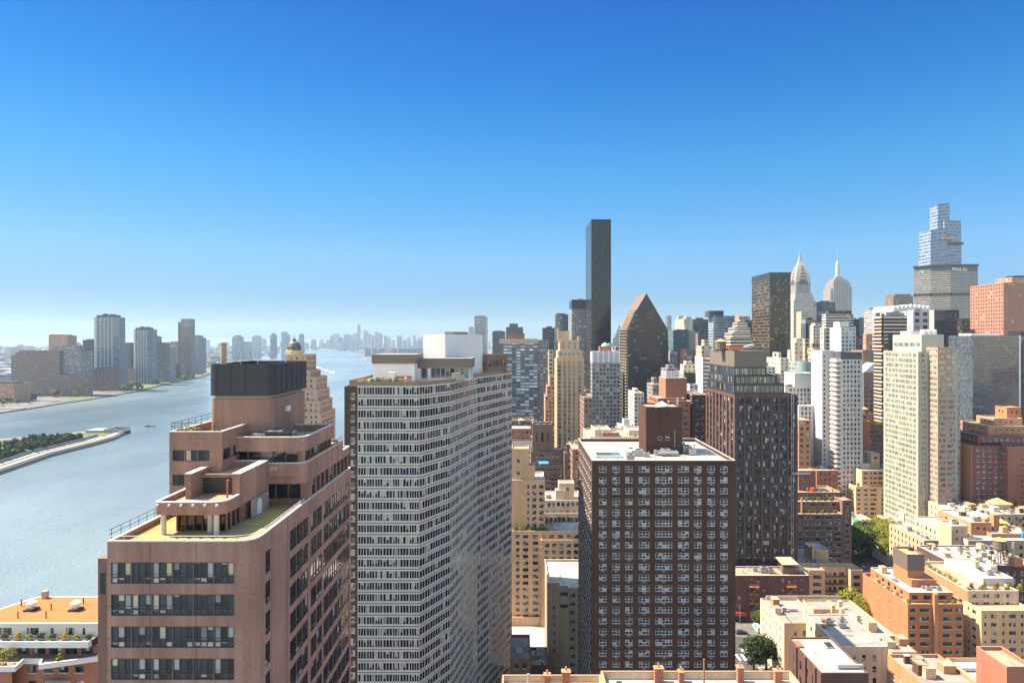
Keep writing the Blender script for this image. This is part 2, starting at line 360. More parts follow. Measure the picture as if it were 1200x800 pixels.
        for i, (key, p, r, n, a) in enumerate(s.wins):
            if i in pick: continue
            m0, mats = s.proto[key]; g = groups.setdefault(0, (MB(), [])); M, ml = g
            idx = []
            for mt in mats:
                if mt not in ml: ml.append(mt)
                idx.append(ml.index(mt))
            q = s.L(p); k = len(M.v)
            M.v += [(q[0]+r[0]*x-n[0]*y, q[1]+r[1]*x-n[1]*y, q[2]+z) for x, y, z in m0.v]
            M.f += [tuple(k+j for j in f) for f in m0.f]; M.m += [idx[j] for j in m0.m]; M.uv += m0.uv
        for M, ml in groups.values(): tag(M.build('window', ml, s.o), kind='stuff')
        return s.o
_AC = None
def ac_units(b, pts, z):
    """fan units bolted to a roof, one part each, sharing a mesh"""
    global _AC
    if _AC is None:
        m = MB(); m.box(-.9, .9, -.7, .7, .25, 1.5, 0); m.lathe(0, 0, [(.55, 1.5), (.55, 1.66), (.45, 1.66), (.45, 1.58), (0, 1.58)], 12, 1)
        for x in (-.8, .8):
            for y in (-.6, .6): m.box(x-.06, x+.06, y-.06, y+.06, 0, .25, 1)
        for q in range(4): m.box(-.92, .92, -.72, .72, .45+q*.25, .5+q*.25, 1)
        _AC = m.mesh('air_conditioner', [METAL, FR_D])
    for (x, y, *k) in pts:
        o = bpy.data.objects.new('air_conditioner', _AC); COL.objects.link(o); o.parent = b.o; o.location = b.L((x, y, z))
        o.rotation_euler = (0, 0, (k[1] if len(k) > 1 else 0)); sc = k[0] if k else 1; o.scale = (sc, sc, sc)
_VP = None
def vents(b, pts, z):
    global _VP
    if _VP is None:
        m = MB(); m.tube((0,0,0), (0,0,1.0), .14, n=8); m.lathe(0, 0, [(.3, 1.0), (.3, 1.12), (0, 1.3)], 10); _VP = m.mesh('roof_vent', [METAL])
    for (x, y, *k) in pts:
        o = bpy.data.objects.new('roof_vent', _VP); COL.objects.link(o); o.parent = b.o; o.location = b.L((x, y, z)); sc = k[0] if k else 1; o.scale = (sc, sc, sc)
def clutter(b, x0, x1, y0, y1, z, n=4, seed=0):
    g = random.Random(seed)
    P = lambda: (g.uniform(x0, x1), g.uniform(y0, y1), g.uniform(.7, 1.2), g.choice((0, pi/2)))
    ac_units(b, [P() for _ in range(n)], z); vents(b, [P()[:3] for _ in range(n+1)], z)
    p = P(); m = b.one('roof_hatch', [CONC, R_GREY]); m.box(p[0]-1.2, p[0]+1.2, p[1]-1, p[1]+1, z, z+1.9, 0); m.box(p[0]-1.35, p[0]+1.35, p[1]-1.15, p[1]+1.15, z+1.9, z+2.05, 1)
def busy(b, x0, x1, y0, y1, z, n, seed):
    """the odds and ends of an old roof, each its own part"""
    g = random.Random(seed)
    for i in range(n):
        x, y, t = g.uniform(x0, x1), g.uniform(y0, y1), g.randrange(6)
        if t == 0:
            w, d, h = g.uniform(1.6, 3), g.uniform(1.6, 3), g.uniform(1.6, 2.6); m = b.one('stair_house', [g.choice((BR_CREAM, BR_OR, BR_RED, BR_WHITE, BR_TAN)), R_TAN]); m.box(x-w/2, x+w/2, y-d/2, y+d/2, z, z+h, 0); m.box(x-w/2-.1, x+w/2+.1, y-d/2-.1, y+d/2+.1, z+h+.002, z+h+.14, 1)
        elif t == 1: L = g.uniform(3, 7); m = b.one('duct', METAL); m.box(x-L/2, x+L/2, y-.35, y+.35, z+.3, z+.95); m.box(x+L/2-.7, x+L/2, y-.34, y+.34, z, z+.3)
        elif t == 2: m = b.one('pipe', FR_D); L = g.uniform(2, 6); m.tube((x, y-L/2, z+.25), (x, y+L/2, z+.25), .1, n=6); m.tube((x, y+L/2, z), (x, y+L/2, z+1.1), .1, n=6)
        elif t == 3: m = b.one('skylight', [FR_G, G_BLUE]); m.box(x-.9, x+.9, y-1.2, y+1.2, z, z+.4, 0); m.quad((x-.8, y-1.1, z+.41), (x+.8, y-1.1, z+.41), (x+.8, y+1.1, z+.6), (x-.8, y+1.1, z+.6), 1)
        elif t == 4: w = g.uniform(.5, .9); h = g.uniform(1.2, 2.4); m = b.one('chimney', [g.choice((BR_OR, BR_RED, BR_TAN)), STONE]); m.box(x-w, x+w, y-.4, y+.4, z, z+h, 0); m.box(x-w-.08, x+w+.08, y-.48, y+.48, z+h+.002, z+h+.12, 1)
        else: ac_units(b, [(x, y, g.uniform(.7, 1.2), g.choice((0, 1.57)))], z)
def railing(b, pts, z, h=1.05, step=1.6, mat=BLACK, r=0.03, part='railing'):
    m = b.one(part, mat)
    for p, q in zip(pts, pts[1:]):
        L = hypot(q[0]-p[0], q[1]-p[1])
        for zz in (z+h, z+h*.55): m.tube((*p, zz), (*q, zz), r, n=5)
        for i in range(int(L/step)+1):
            t = i*step/L; x, y = p[0]+(q[0]-p[0])*t, p[1]+(q[1]-p[1])*t; m.tube((x, y, z), (x, y, z+h), r, n=5)
def water_tank(x, y, z, label, r=1.9, h=3.4, legs=3.0, cap=(0.5, 0.33, 0.12)):
    o = empty('water_tank', (x, y, z), label, 'water tank')
    m = MB(); n = 16
    m.lathe(0, 0, [(r, legs+.3), (r*.97, legs+.3+h)], n)
    for q in range(5): zz = legs+.5+q*h/5; m.lathe(0, 0, [(r+.03, zz), (r+.03, zz+.08)], n)
    m.build('barrel', WOOD, o)
    m = MB(); m.lathe(0, 0, [(r*1.06, legs+.25+h), (r*1.06, legs+.35+h), (.12, legs+h+1.5), (0, legs+h+1.5)], n); m.build('lid', plain('lid_%d' % (cap[0]*100), cap, .8), o)
    m = MB(); w = r*.8
    m.box(-w-.3, w+.3, -w-.3, w+.3, legs, legs+.28)
    for sx in (-1, 1):
        m.tube((sx*w, -w, 0.2), (sx*w, w, legs), .06, n=5); m.tube((sx*w, w, 0.2), (sx*w, -w, legs), .06, n=5); m.tube((-sx*w, -w, 0.2), (sx*w, -w, legs), .06, n=5); m.tube((-sx*w, w, 0.2), (sx*w, w, legs), .06, n=5)
    m.build('platform', BLACK, o)
    for sx in (-1, 1):
        for sy in (-1, 1):
            m = MB(); m.box(sx*w-.1, sx*w+.1, sy*w-.1, sy*w+.1, 0, legs); m.build('leg', BLACK, o)
    return o
def leaves(m, c, rad, n, size, g, flat=1.0, mi=0, upper=False):
    """leaf-sized faces in the shell and volume of one clump"""
    for _ in range(n):
        while True:
            v = Vector((g.uniform(-1, 1), g.uniform(-1, 1), g.uniform(-1, 1)))
            if .15 < v.length <= 1: break
        v = v.normalized()*(v.length**.45)
        p = Vector(c)+Vector((v.x*rad, v.y*rad, v.z*rad*flat))
        nn = (v+Vector((g.uniform(-.8, .8), g.uniform(-.8, .8), g.uniform(-.2, 1.0)))).normalized()
        e = nn.orthogonal().normalized(); f = nn.cross(e); a = g.uniform(0, pi); e, f = e*cos(a)+f*sin(a), f*cos(a)-e*sin(a)
        s1, s2 = size*g.uniform(.6, 1.2), size*g.uniform(.4, .8)
        m.quad(tuple(p-e*s1), tuple(p-f*s2), tuple(p+e*s1), tuple(p+f*s2), mi)
def tree_meshes(h, w, n, size, seed, leafmat, clumps=14, base=0.3):
    clumps = int(clumps*1.6)
    g = random.Random(seed); t = MB(); cr = MB()
    t.tube((0, 0, 0), (0, 0, h*.45), w*.035+.12, w*.02+.08, 7)
    cs = []
    for i in range(clumps):
        a = g.uniform(0, 2*pi); rr = w/2*g.uniform(.15, .78); z = h*g.uniform(base+.12, .86)
        k = 1-abs(z/h-.55)*.9; c = (cos(a)*rr*k, sin(a)*rr*k, z); cs.append(c)
        t.tube((0, 0, h*g.uniform(.25, .45)), (c[0]*.9, c[1]*.9, c[2]), w*.014+.05, .03, 5)
        leaves(cr, c, w*g.choice((.08, .12, .16, .2, .24)), n//clumps, size*g.uniform(.8, 1.3), g, .8)
    return t.mesh('trunk', [plain('bark', (0.07, 0.05, 0.035), .9)]), cr.mesh('crown', [leafmat])
def plant_tree(x, y, z, meshes, label, sc=1, group=None, rz=0, name='tree', cat='tree', szz=1):
    o = empty(name, (x, y, z), label, cat, group); o.rotation_euler = (0, 0, rz); o.scale = (sc, sc, sc*szz)
    for nm, me in zip(('trunk', 'crown'), meshes):
        q = bpy.data.objects.new(nm, me); COL.objects.link(q); q.parent = o
    return o
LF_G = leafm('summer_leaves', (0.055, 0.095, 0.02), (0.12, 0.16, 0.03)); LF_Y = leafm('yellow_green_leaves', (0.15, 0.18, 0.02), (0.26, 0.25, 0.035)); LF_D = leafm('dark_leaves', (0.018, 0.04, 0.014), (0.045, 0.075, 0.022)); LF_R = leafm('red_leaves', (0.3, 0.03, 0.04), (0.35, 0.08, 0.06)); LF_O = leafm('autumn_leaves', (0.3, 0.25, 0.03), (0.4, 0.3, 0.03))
_SH = {}
def shrub(x, y, z, label, h=1.5, w=1.4, mat=None, group=None, cat='shrub', pot=True, name='potted_shrub'):
    """a potted roof plant: planter > , foliage"""
    mat = mat or LF_G; k = (mat.name, round(h, 1), round(w, 1), pot)
    if k not in _SH:
        g = random.Random(len(_SH)); f = MB()
        for _ in range(7): leaves(f, (g.uniform(-.3, .3)*w, g.uniform(-.3, .3)*w, .45+g.uniform(.2, .85)*h), w*.3, 34, .17, g)
        st = MB(); st.tube((0, 0, .4 if pot else 0), (0, 0, .45+h*.6), .05, .02, 5)
        p = MB(); p.prism([(-.45, -.35), (.45, -.35), (.45, .35), (-.45, .35)], 0, .5)
        _SH[k] = (f.mesh('foliage', [mat]), st.mesh('stem', [plain('bark', (0.07, 0.05, 0.035), .9)]), p.mesh('planter', [plain('terracotta', (0.25, 0.12, 0.07), .8)]))
    o = empty(name, (x, y, z), label, cat, group)
    o.rotation_euler = (0, 0, random.uniform(-.3, .3)); s = random.uniform(.85, 1.15); o.scale = (s, s, s)
    for nm, me in list(zip(('foliage', 'stem', 'planter'), _SH[k]))[:3 if pot else 2]:
        q = bpy.data.objects.new(nm, me); COL.objects.link(q); q.parent = o
    return o
# ================================================================ SETTING
def sheet(name, poly, z, mat, depth=0, kind='structure'):
    m = MB(); m.ngon([(*p, z) for p in poly])
    if depth:
        n = len(poly)
        for i in range(n):
            a, b = poly[i], poly[(i+1) % n]; m.quad((*a, z-depth), (*b, z-depth), (*b, z), (*a, z))
    return tag(m.build(name, mat), kind=kind)
k = NB('river_water'); o_ = k.obj()
w1 = k.noise(k.mapping(o_, (1, .55, 1)), 0.09, 6, .62); w2 = k.noise(k.mapping(o_, (1, .8, 1)), 0.6, 3, .6)
hgt = k.math('MULTIPLY_ADD', w2, .45, w1); bp = k.n('ShaderNodeBump'); bp.inputs['Strength'].default_value = 0.7; bp.inputs['Distance'].default_value = 1.8; k.put(bp.inputs['Height'], hgt)
big = k.ramp(k.noise(k.mapping(o_, (.004, .0016, 1)), 1.0, 4), .35, .7)
M_WATER = k.set(base=k.mix(big, (0.085, 0.125, 0.145), (0.15, 0.20, 0.215)), rough=k.math('MULTIPLY_ADD', big, .2, .12), ior=1.33, normal=bp.outputs[0])
M_LAND = roofm('city_ground', (0.12, 0.12, 0.115)); M_ASPH = roofm('asphalt', (0.06, 0.06, 0.062), .1, .1); M_WALK = roofm('pavement_slabs', (0.32, 0.31, 0.29), .1, .12)
M_PARK = roofm('park_ground', (0.10, 0.12, 0.05)); M_QUAY = plain('quay_stone', (0.21, 0.195, 0.175), .9, var=.3)
sheet('water', [(-16000, -800), (16000, -800), (16000, 13800), (-16000, 13800)], -2.0, M_WATER)
# Manhattan: everything on the near side of the river
sheet('ground', [(-108, -700), (9000, -700), (9000, 13500), (-1700, 13500), (-1500, 6500), gp(430, 415.5), gp(419, 415.8), gp(424, 419), (-620, 3000), (-330, 1900), (-150, 1000), (-112, 700)], 0, M_LAND, 4)
QS = [(0, 483), (38, 477.5), (75, 471.5), (110, 466.5), (155, 458.5), (190, 450), (215, 445), (245, 438.5), (262, 433), (246, 427), (250, 423), (285, 417.5), (310, 414), (345, 411), (414, 410.2)]
sheet('far_shore', [(-16000, 950), (-1600, 900)]+[gp(*q) for q in QS]+[(-2600, 13500), (-16000, 13500)], 0, M_LAND, 4)
g = random.Random(3); m = MB()
xs = [-16000+i*420 for i in range(77)]
hz = [70+45*abs(sin(i*.31+1))+g.uniform(-18, 18)+(40 if i < 36 else 0) for i in range(77)]
for i in range(76): m.quad((xs[i], 12900, 0), (xs[i+1], 12900, 0), (xs[i+1], 13400, hz[i+1]), (xs[i], 13400, hz[i])); m.quad((xs[i], 13400, hz[i]), (xs[i+1], 13400, hz[i+1]), (xs[i+1], 13700, 0), (xs[i], 13700, 0))
tag(m.build('hills', plain('hills', (0.09, 0.12, 0.09), .9)), kind='structure')
# air
m = MB(); m.box(-16400, 16400, -1000, 14200, -8, 440)
hz_ = bpy.data.materials.new('air'); hz_.use_nodes = True; t = hz_.node_tree; t.nodes.clear(); ou = t.nodes.new('ShaderNodeOutputMaterial'); pv = t.nodes.new('ShaderNodeVolumePrincipled')
pv.inputs['Color'].default_value = (0.56, 0.79, 1.0, 1); pv.inputs['Density'].default_value = HAZE; pv.inputs['Anisotropy'].default_value = 0.2; t.links.new(pv.outputs[0], ou.inputs['Volume'])
hz_.volume_intersection_method = 'FAST' if hasattr(hz_, 'volume_intersection_method') else None
tag(m.build('haze', hz_), kind='stuff')
# streets that show between the blocks
def road(name, x0, x1, y0, y1, z=0.004, mat=None): sheet(name, rect(x0, x1, y0, y1), z, mat or M_ASPH)
def walk(x0, x1, y0, y1):
    m = MB(); m.box(x0, x1, y0, y1, 0, .14, bottom=False); tag(m.build('pavement', M_WALK), kind='structure')
road('road', 64, 84.5, 120, 296, .008); walk(84.7, 89.5, 120, 228); walk(57.9, 63.8, 196, 262)
road('cross_street', -20, 420, 240, 251); walk(66, 84, 251.5, 263)
m = MB()
for y in range(150, 238, 7): m.box(73.9, 74.1, y, y+3.2, .016, .018, bottom=False)
for x in range(66, 84, 2): m.box(x, x+.9, 233, 237.5, .016, .018, bottom=False)
tag(m.build('road_markings', WHITE), kind='structure')
road('avenue', 150, 205, 326, 352, .012); walk(205, 240, 330, 334); road('plaza', -14, 18, 224, 261.5, .01, M_WALK)
# foam behind boats
k = NB('foam'); WK = k.set(base=(0.75, 0.78, 0.8), rough=.5)
def wake(u, v, L, wd, ang, seed, k=1.0):
    x, y = gp(u, v, -1.9); g = random.Random(seed); m = MB()
    for i in range(60):
        t = g.random()**1.4; s = g.uniform(-1, 1)*wd*(.25+t); l = k*g.uniform(1.5, 6)*(1+t); b = k*g.uniform(.3, 1.1)
        cx, cy = x-cos(ang)*t*L-sin(ang)*s, y-sin(ang)*t*L+cos(ang)*s; zz = -1.93+i*.0008
        m.ngon([(cx+cos(ang)*p*l-sin(ang)*q*b, cy+sin(ang)*p*l+cos(ang)*q*b, zz) for p, q in ((-1, 0), (-.5, -.8), (.4, -1), (1, 0), (.5, .9), (-.5, .8))])
    tag(m.build('wake', WK), kind='structure')
wake(391, 436.5, 640, 15, -1.15, 1, 4); wake(354, 420.5, 500, 20, 2.9, 2, 4); wake(376, 419.5, 420, 12, .1, 3, 4); wake(300, 424, 300, 12, .3, 4, 3)

# ================================================================ NEAR BUILDINGS
BR_PINK = wallm('pink_brown_brick', (0.30, 0.172, 0.132), .4, .5, .5); BR_DARK = wallm('dark_brown_brick', (0.076, 0.044, 0.033), .35); BR_RED = wallm('red_brown_brick', (0.105, 0.063, 0.052))
BR_OR = wallm('orange_brick', (0.45, 0.215, 0.11)); BR_TAN = wallm('tan_brick', (0.62, 0.395, 0.225)); BR_CREAM = wallm('cream_brick', (0.58, 0.45, 0.31)); BR_GREY = wallm('grey_brown_brick', (0.42, 0.325, 0.225))
BR_BROWN = wallm('brown_brick', (0.2, 0.12, 0.09)); BR_WHITE = wallm('whitewashed_wall', (0.54, 0.52, 0.49), .12, .15, .1); BR_RUST = wallm('rust_red_brick', (0.32, 0.14, 0.09)); BR_TAUPE = wallm('taupe_spandrel', (0.27, 0.195, 0.135), .15, .15, .1)
ORANGE_EDGE = plain('orange_coping', (0.36, 0.185, 0.095), .8); PALE_EDGE = plain('pale_coping', (0.55, 0.51, 0.45), .8)

# ---- pink brown stepped apartment block with the black screen
b = Bld('apartment_block', 'pinkish brown brick block with ribbon windows, stepped terraces and a black rooftop screen', at=(-32, 80))
ZP = 95.7
kk = NB('mossy_terrace'); oo = kk.obj(); mm_ = kk.ramp(kk.noise(oo, .35, 6, .7), .38, .62); fi = kk.noise(oo, 5, 4, .7)
MOSS = kk.set(base=kk.scale_col(kk.mix(mm_, (0.25, 0.19, 0.11), (0.42, 0.29, 0.055)), kk.math('MULTIPLY_ADD', fi, 1.1, .42)), rough=.95)
fr = spec(fh=3.06, wh=2.05, top=1.95, bays=[(.35+i*1.97, .35+i*1.97+1.94) for i in range(6)], nx=3, ny=[.28], frame=FR_D, glass=glassm('ribbon_glass', (0.014, 0.015, 0.018), (0.42, 0.42, 0.44), .45), recess=.1, bar=.09)
sd_ = spec(fh=3.06, wh=2.25, top=1.85, bays=[(1.2, 2.6), (2.65, 3.9)]+[(9.7+i*2.06, 9.7+i*2.06+1.98) for i in range(3)]+[(16.9+i*2.3, 16.9+i*2.3+2.2) for i in range(2)]+[(22.1+i*2.18, 22.1+i*2.18+2.1) for i in range(6)], nx=2, ny=[.25], frame=FR_D, glass=G_DARK, recess=.07)
poly = [(-39.1, 62), (-25.0, 62), (-25.0, 98), (-39.1, 98)]
pr = roundpoly(poly, {1: 1.9}, 5)
L0 = 62+1.9
sdl = dict(sd_); sdl['bays'] = [(a-1.9, c-1.9) for a, c in sd_['bays'] if a > 2.6]
b.block(pr, 0, ZP, BR_PINK, {0: fr, 6: sdl, 8: spec(fh=3.06, wh=2.05, top=1.95, bw=2.2, ww=2.1, frame=FR_D, glass=G_DARK)}, roof=MOSS, par=.55, roofpart='terrace', cope=PALE_EDGE)
b.mb('terrace_joint', plain('joint', (0.08, 0.05, 0.045), .9))
for q in range(1, 28):
    z = ZP-q*3.06-.05
    b.parts[('terrace_joint', ('joint',))][0].box(-39.12, -26.95, 61.985, 61.999, z-.02, z+.02)
m = b.mb('terrace_joint', plain('joint', (0.08, 0.05, 0.045), .9))
for x in (-35.0, -30.6): m.box(x-.02, x+.02, 61.984, 61.998, 0, ZP-.1)
for y in (66.3, 70.9): m.box(-24.998, -24.984, y-.02, y+.02, 0, ZP-.1)
WGL = spec(fh=9, wh=1.35, top=1.55, bays=[(.3+i*1.5, 1.75+i*1.5) for i in range(9)], nx=1, frame=FR_D, glass=G_DARK, bot=.2, recess=.1)
def wing(x0, x1, y0, y1, z0, z1, part='wall', f=WGL, rad=1.6, pz_=.9):
    p = roundpoly(rect(x0, x1, y0, y1), {1: rad}, 5)
    s2 = dict(f); s2['bays'] = [(.2+i*1.9, 2.07+i*1.9) for i in range(20)]
    b.block(p, z0, z1, BR_PINK, {0: f, 6: s2}, roof=R_TAN, par=pz_, part=part, roofpart='terrace', cope=PALE_EDGE)
deep = spec(fh=9, wh=3.0, top=.55, bays=[(.3+i*1.55, 1.8+i*1.55) for i in range(9)], nx=1, frame=FR_D, glass=G_DARK, bot=.0, recess=.3)
wing(-38.9, -25.1, 78.9, 96.9, ZP-.6, 98.75, f=dict(deep, wh=2.9, top=.15), rad=.6, pz_=.2)
wing(-38.4, -25.02, 77, 97.5, 97.9, 99.0, f=None or dict(WGL, bays=[]), pz_=1.0)
b.block(rect(-38.2, -25.06, 78.2, 93.6), 98.0, 100.6, BR_PINK, {0: dict(WGL, wh=1.5, top=.4), 1: dict(WGL, wh=1.5, top=.4, bays=[(.2+i*1.9, 2.0+i*1.9) for i in range(8)])}, roof=R_TAN, par=.3, roofpart='terrace')
wing(-38.2, -25.03, 77, 93.4, 100.55, 102.0, f=dict(WGL, bays=[]), pz_=.9) if False else None
b.block(roundpoly(rect(-37.0, -25.04, 76.9, 88.8), {1: 1.6}), 101.75, 103.4, BR_PINK, None, roof=R_TAN, par=.9, roofpart='terrace', cope=PALE_EDGE)
b.block(rect(-36.9, -25.3, 77.6, 88.5), 100.3, 101.76, BR_PINK, {0: dict(WGL, wh=1.3, top=.05, bot=.0), 1: dict(WGL, wh=1.3, top=.05, bot=0, bays=[(.15+i*1.78, 1.85+i*1.78) for i in range(6)])}, par=0)
b.block(roundpoly(rect(-37.2, -25.01, 76.8, 93.6), {1: 1.6}), 98.74, 100.35, BR_PINK, None, roof=R_TAN, par=.8, roofpart='terrace', cope=PALE_EDGE)
# tower with louvred screen
tw = roundpoly(rect(-37.9, -30.3, 80, 92.9), {0: 1.0, 1: 1.4})
b.block(tw, 95, 107.7, BR_PINK, None, par=0, part='tower_wall')
b.block(inset(tw, .35), 107.7, 108.1, plain('tan_upstand', (.4, .33, .2), .9), None, par=0, part='tower_gap')
kk = NB('black_screen'); oo = kk.obj(); gx = kk.noise(oo, 14, 2)
SCR = kk.set(base=kk.scale_col((0.028, 0.028, 0.034), kk.math('MULTIPLY_ADD', gx, 1.4, .3)), rough=.55)
b.block(inset(tw, -.12), 108.1, 112.0, SCR, None, roof=R_TAN, par=1.4, part='screen', roofpart='tower_roof', pw=.15)
m = b.one('screen_frame', FR_D)
sp_ = inset(tw, -.15)
for i in range(len(sp_)):
    a, c = sp_[i], sp_[(i+1) % len(sp_)]; Ls = hypot(a[0]-c[0], a[1]-c[1])
    m.tube((*a, 110.05), (*c, 110.05), .05, n=4)
    for j in range(max(1, int(Ls/1.7))):
        t = j/max(1, int(Ls/1.7)); x, y = a[0]+(c[0]-a[0])*t, a[1]+(c[1]-a[1])*t
        if Ls > 1.2: m.tube((x, y, 108.1), (x, y, 112), .04, n=4)
m = b.one('flue', plain('flue_tan', (.36, .27, .18), .8)); m.tube((-37.0, 82.0, 110), (-37.0, 82.0, 114.6), .36, n=14); m.lathe(-37.0, 82, [(.4, 114.4), (.4, 114.65), (.3, 114.65)], 14)
for x, y, h in ((-33.5, 84, 114.5), (-31.3, 88, 114.4), (-37.4, 88, 113.3)):
    m = b.one('antenna', METAL); m.tube((x, y, 110.6), (x, y, h), .035, n=5)
m = b.one('wall_lamp', WHITE); m.box(-30.3, -30.0, 85.2, 86.3, 105.6, 106.3)
# east wing
wing(-39.05, -33.2, 73, 90, ZP-.6, 104.6, f=dict(WGL, fh=2.75, wh=1.25, top=2.0, bays=[(.35+i*1.42, 1.7+i*1.42) for i in range(3)], nx=2), rad=.3)
railing(b, [(-38.9, 85), (-38.9, 73.2), (-33.4, 73.2)], 104.7, .9)
railing(b, [(-39.0, 73), (-39.0, 62.1)], ZP+.1, 1.0, 1.5)
rp = pr[1:8]; 
m = b.one('railing', [plain('yellow_panel', (0.5, 0.42, 0.12), .7), PALE_EDGE])
for p, q in zip([(-39.0, 62.1)]+rp, rp): pass
for i in range(9): x = -38.9+i*1.32; m.tube((x, 62.12, ZP+.08), (x, 62.12, ZP+.5), .03, n=5, m=1)
m.tube((-39, 62.12, ZP+.52), (-26.9, 62.12, ZP+.52), .035, n=6, m=1)
railing(b, [(-26.9, 62.12), (-25.7, 62.5), (-25.12, 63.9), (-25.12, 77)], ZP+.1, .45, 1.4, PALE_EDGE)
railing(b, [(-36.5, 76.95), (-26.6, 76.95), (-25.2, 78.4), (-25.1, 88.7)], 103.5, .8)
railing(b, [(-37, 76.85), (-26.6, 76.85), (-25.2, 78.3), (-25.08, 93.5)], 100.45, .7)
# penthouse on the terrace
PH = [(-36.6, 65.5), (-29.4, 65.5), (-29.4, 77), (-36.6, 77)]
php = roundpoly(PH, {0: .5, 1: 1.6})
b.block(php, 97.3, 98.55, BR_PINK, None, roof=roofm('brown_gravel', (0.27, 0.2, 0.13), .3, .2), par=.5, part='penthouse_fascia', roofpart='penthouse_roof', cope=PALE_EDGE)
m = b.mb('penthouse_soffit', CONC); m.ngon([(*p, 97.3) for p in php][::-1])
b.block((-35.3, -30.0, 67.3, 76.5), ZP-.6, 97.29, BR_PINK, {0: dict(deep, wh=2.1, top=.05, bays=[(.1+i*.86, .93+i*.86) for i in range(6)]), 1: dict(deep, wh=2.1, top=.05, bays=[(.1+i*1.1, 1.15+i*1.1) for i in range(3)])}, par=0, part='penthouse_wall')
for x, y in ((-36.0, 66.2), (-30.6, 66.2), (-31.6, 67.0)):
    m = b.one('column', STONE); m.tube((x, y, ZP-.6), (x, y, 97.3), .27, n=14)
for x0, x1, y0, y1, z0, z1 in ((-35.2, -34.6, 69, 77, 98.05, 100.7), (-30.2, -29.38, 69, 77, 98.05, 100.7), (-34.59, -30.21, 76.4, 77, 98.05, 100.7)):
    m = b.mb('upstand_wall', BR_PINK); m.box(x0, x1, y0, y1, z0, z1)
    m = b.mb('coping', PALE_EDGE); m.box(x0-.05, x1+.05, y0-.05, y1+.05, z1+.001, z1+.1)
b.block((-34.59, -30.21, 71.2, 76.39), 98.05, 100.25, BR_PINK, None, roof=roofm('orange_gravel', (0.42, 0.27, 0.13)), par=.2, part='plant_room', roofpart='plant_room_roof')
m = b.mb('louvre', BLACK); m.box(-34.4, -30.4, 71.15, 71.19, 98.2, 99.9)
m = b.one('vent_pipe', RUST); m.tube((-31.0, 69.6, 98.05), (-31.0, 69.6, 99.9), .1, n=8); m.tube((-31.0, 69.6, 99.9), (-30.75, 69.4, 100.0), .1, n=8)
m = b.one('penthouse_side', wallm('grey_render', (.28, .25, .23))); m.box(-29.39, -29.3, 71.8, 76.8, ZP-.5, 97.25)
m = b.one('arched_panel', WHITE)
for i in range(10):
    a0, a1 = pi*i/10, pi*(i+1)/10
    m.quad((-29.28, 74-.7*cos(a0), 95.2), (-29.28, 74-.7*cos(a1), 95.2), (-29.28, 74-.7*cos(a1), 96.2+.8*sin(a1)), (-29.28, 74-.7*cos(a0), 96.2+.8*sin(a0)))
for i in range(6):
    m = b.one('flood_lamp', STONE); x = -36.2+i*1.2; m.box(x-.12, x+.12, 65.25, 65.5, 98.2, 98.42)
# number fixed to the fascia
fc = bpy.data.curves.new('house_number', 'FONT'); fc.body = '272'; fc.size = .62; fc.extrude = .03; fo = text_obj('house_number', fc); fo.parent = b.o
fo.location = b.L((-26.9-2.35, 76.77, 99.55)); fo.rotation_euler = (pi/2, 0, 0); fo.data.materials.append(WHITE)
ac_units(b, [(-29.2, 79.0, 1), (-27.8, 79.3, .9), (-31.0, 78.6, .8)], 102.5)
m = b.one('tarpaulin_bench', BLACK); m.box(-30.6, -27.2, 78.2, 78.7, 102.5, 103.9)
BA = b; b.finish(100)
for i, (x, y) in enumerate(((-38.4, 74.2), (-37.5, 74.0), (-36.7, 74.1))):
    shrub(x, y, 103.7, 'small leafy shrub in a planter on the east wing roof of the pink block', .9, 1.1, LF_Y, group='shrubs on the east wing roof')

# ---- white ribbon-window slab with the wavy side
b = Bld('apartment_tower', 'tall wavy slab with white framed ribbon windows, taupe bands and a white machine room', at=(-25, 180))
ZT = 104.7
wp = [(-39.2, 160), (-23.8, 160), (-17.4, 171.7), (-11.7, 197), (-1.5, 223.6), (-13.5, 229), (-30, 196), (-43, 193), (-43, 167), (-39.2, 167)]
G_R = glassm('pale_curtain_glass', (0.009, 0.010, 0.013), (0.46, 0.45, 0.46), .3, ior=1.33)
wf = spec(fh=2.83, wh=1.95, top=1.35, bays=[(.15, 2.15), (2.25, 4.2), (4.3, 6.2), (6.3, 8.6), (8.7, 10.4), (10.5, 12.7), (12.8, 15.2)], nx=.68, frame=FR_W, glass=G_R, recess=.12, bar=.085)
def ribb(L, n): return dict(wf, nx=.95, glass=glassm('dark_ribbon_glass', (0.009, 0.010, 0.013), (0.42, 0.41, 0.42), .22, ior=1.2), bays=[(.12+i*(L-.2)/n, .12+(i+1)*(L-.2)/n-.14) for i in range(n)])
Ls = [hypot(wp[i+1][0]-wp[i][0], wp[i+1][1]-wp[i][1]) for i in range(8)]
b.block(wp, 0, ZT, BR_TAUPE, {0: wf, 1: ribb(Ls[1], 6), 2: ribb(Ls[2], 11), 3: ribb(Ls[3], 12), 8: spec(bw=2.9, ww=1.3, fh=2.83, wh=1.5, top=1.6, nx=2)}, roof=R_TAN, par=.8)
m = b.mb('floor_line', plain('floor_line', (.58, .56, .53), .8))
for q in range(37):
    for j in range(4):
        a, c = Vector(wp[j]), Vector(wp[j+1]); n = Vector(((c-a).y, -(c-a).x)).normalized()*.05
        for zz in (ZT-1.35-q*2.83+.02, ZT-1.35-1.95-q*2.83-.26):
            if zz > 2: m.quad((*(a+n), zz), (*(c+n), zz), (*(c+n), zz+.24), (*(a+n), zz+.24)); m.quad((*(a+n), zz+.24), (*(c+n), zz+.24), (*c, zz+.24), (*a, zz+.24))
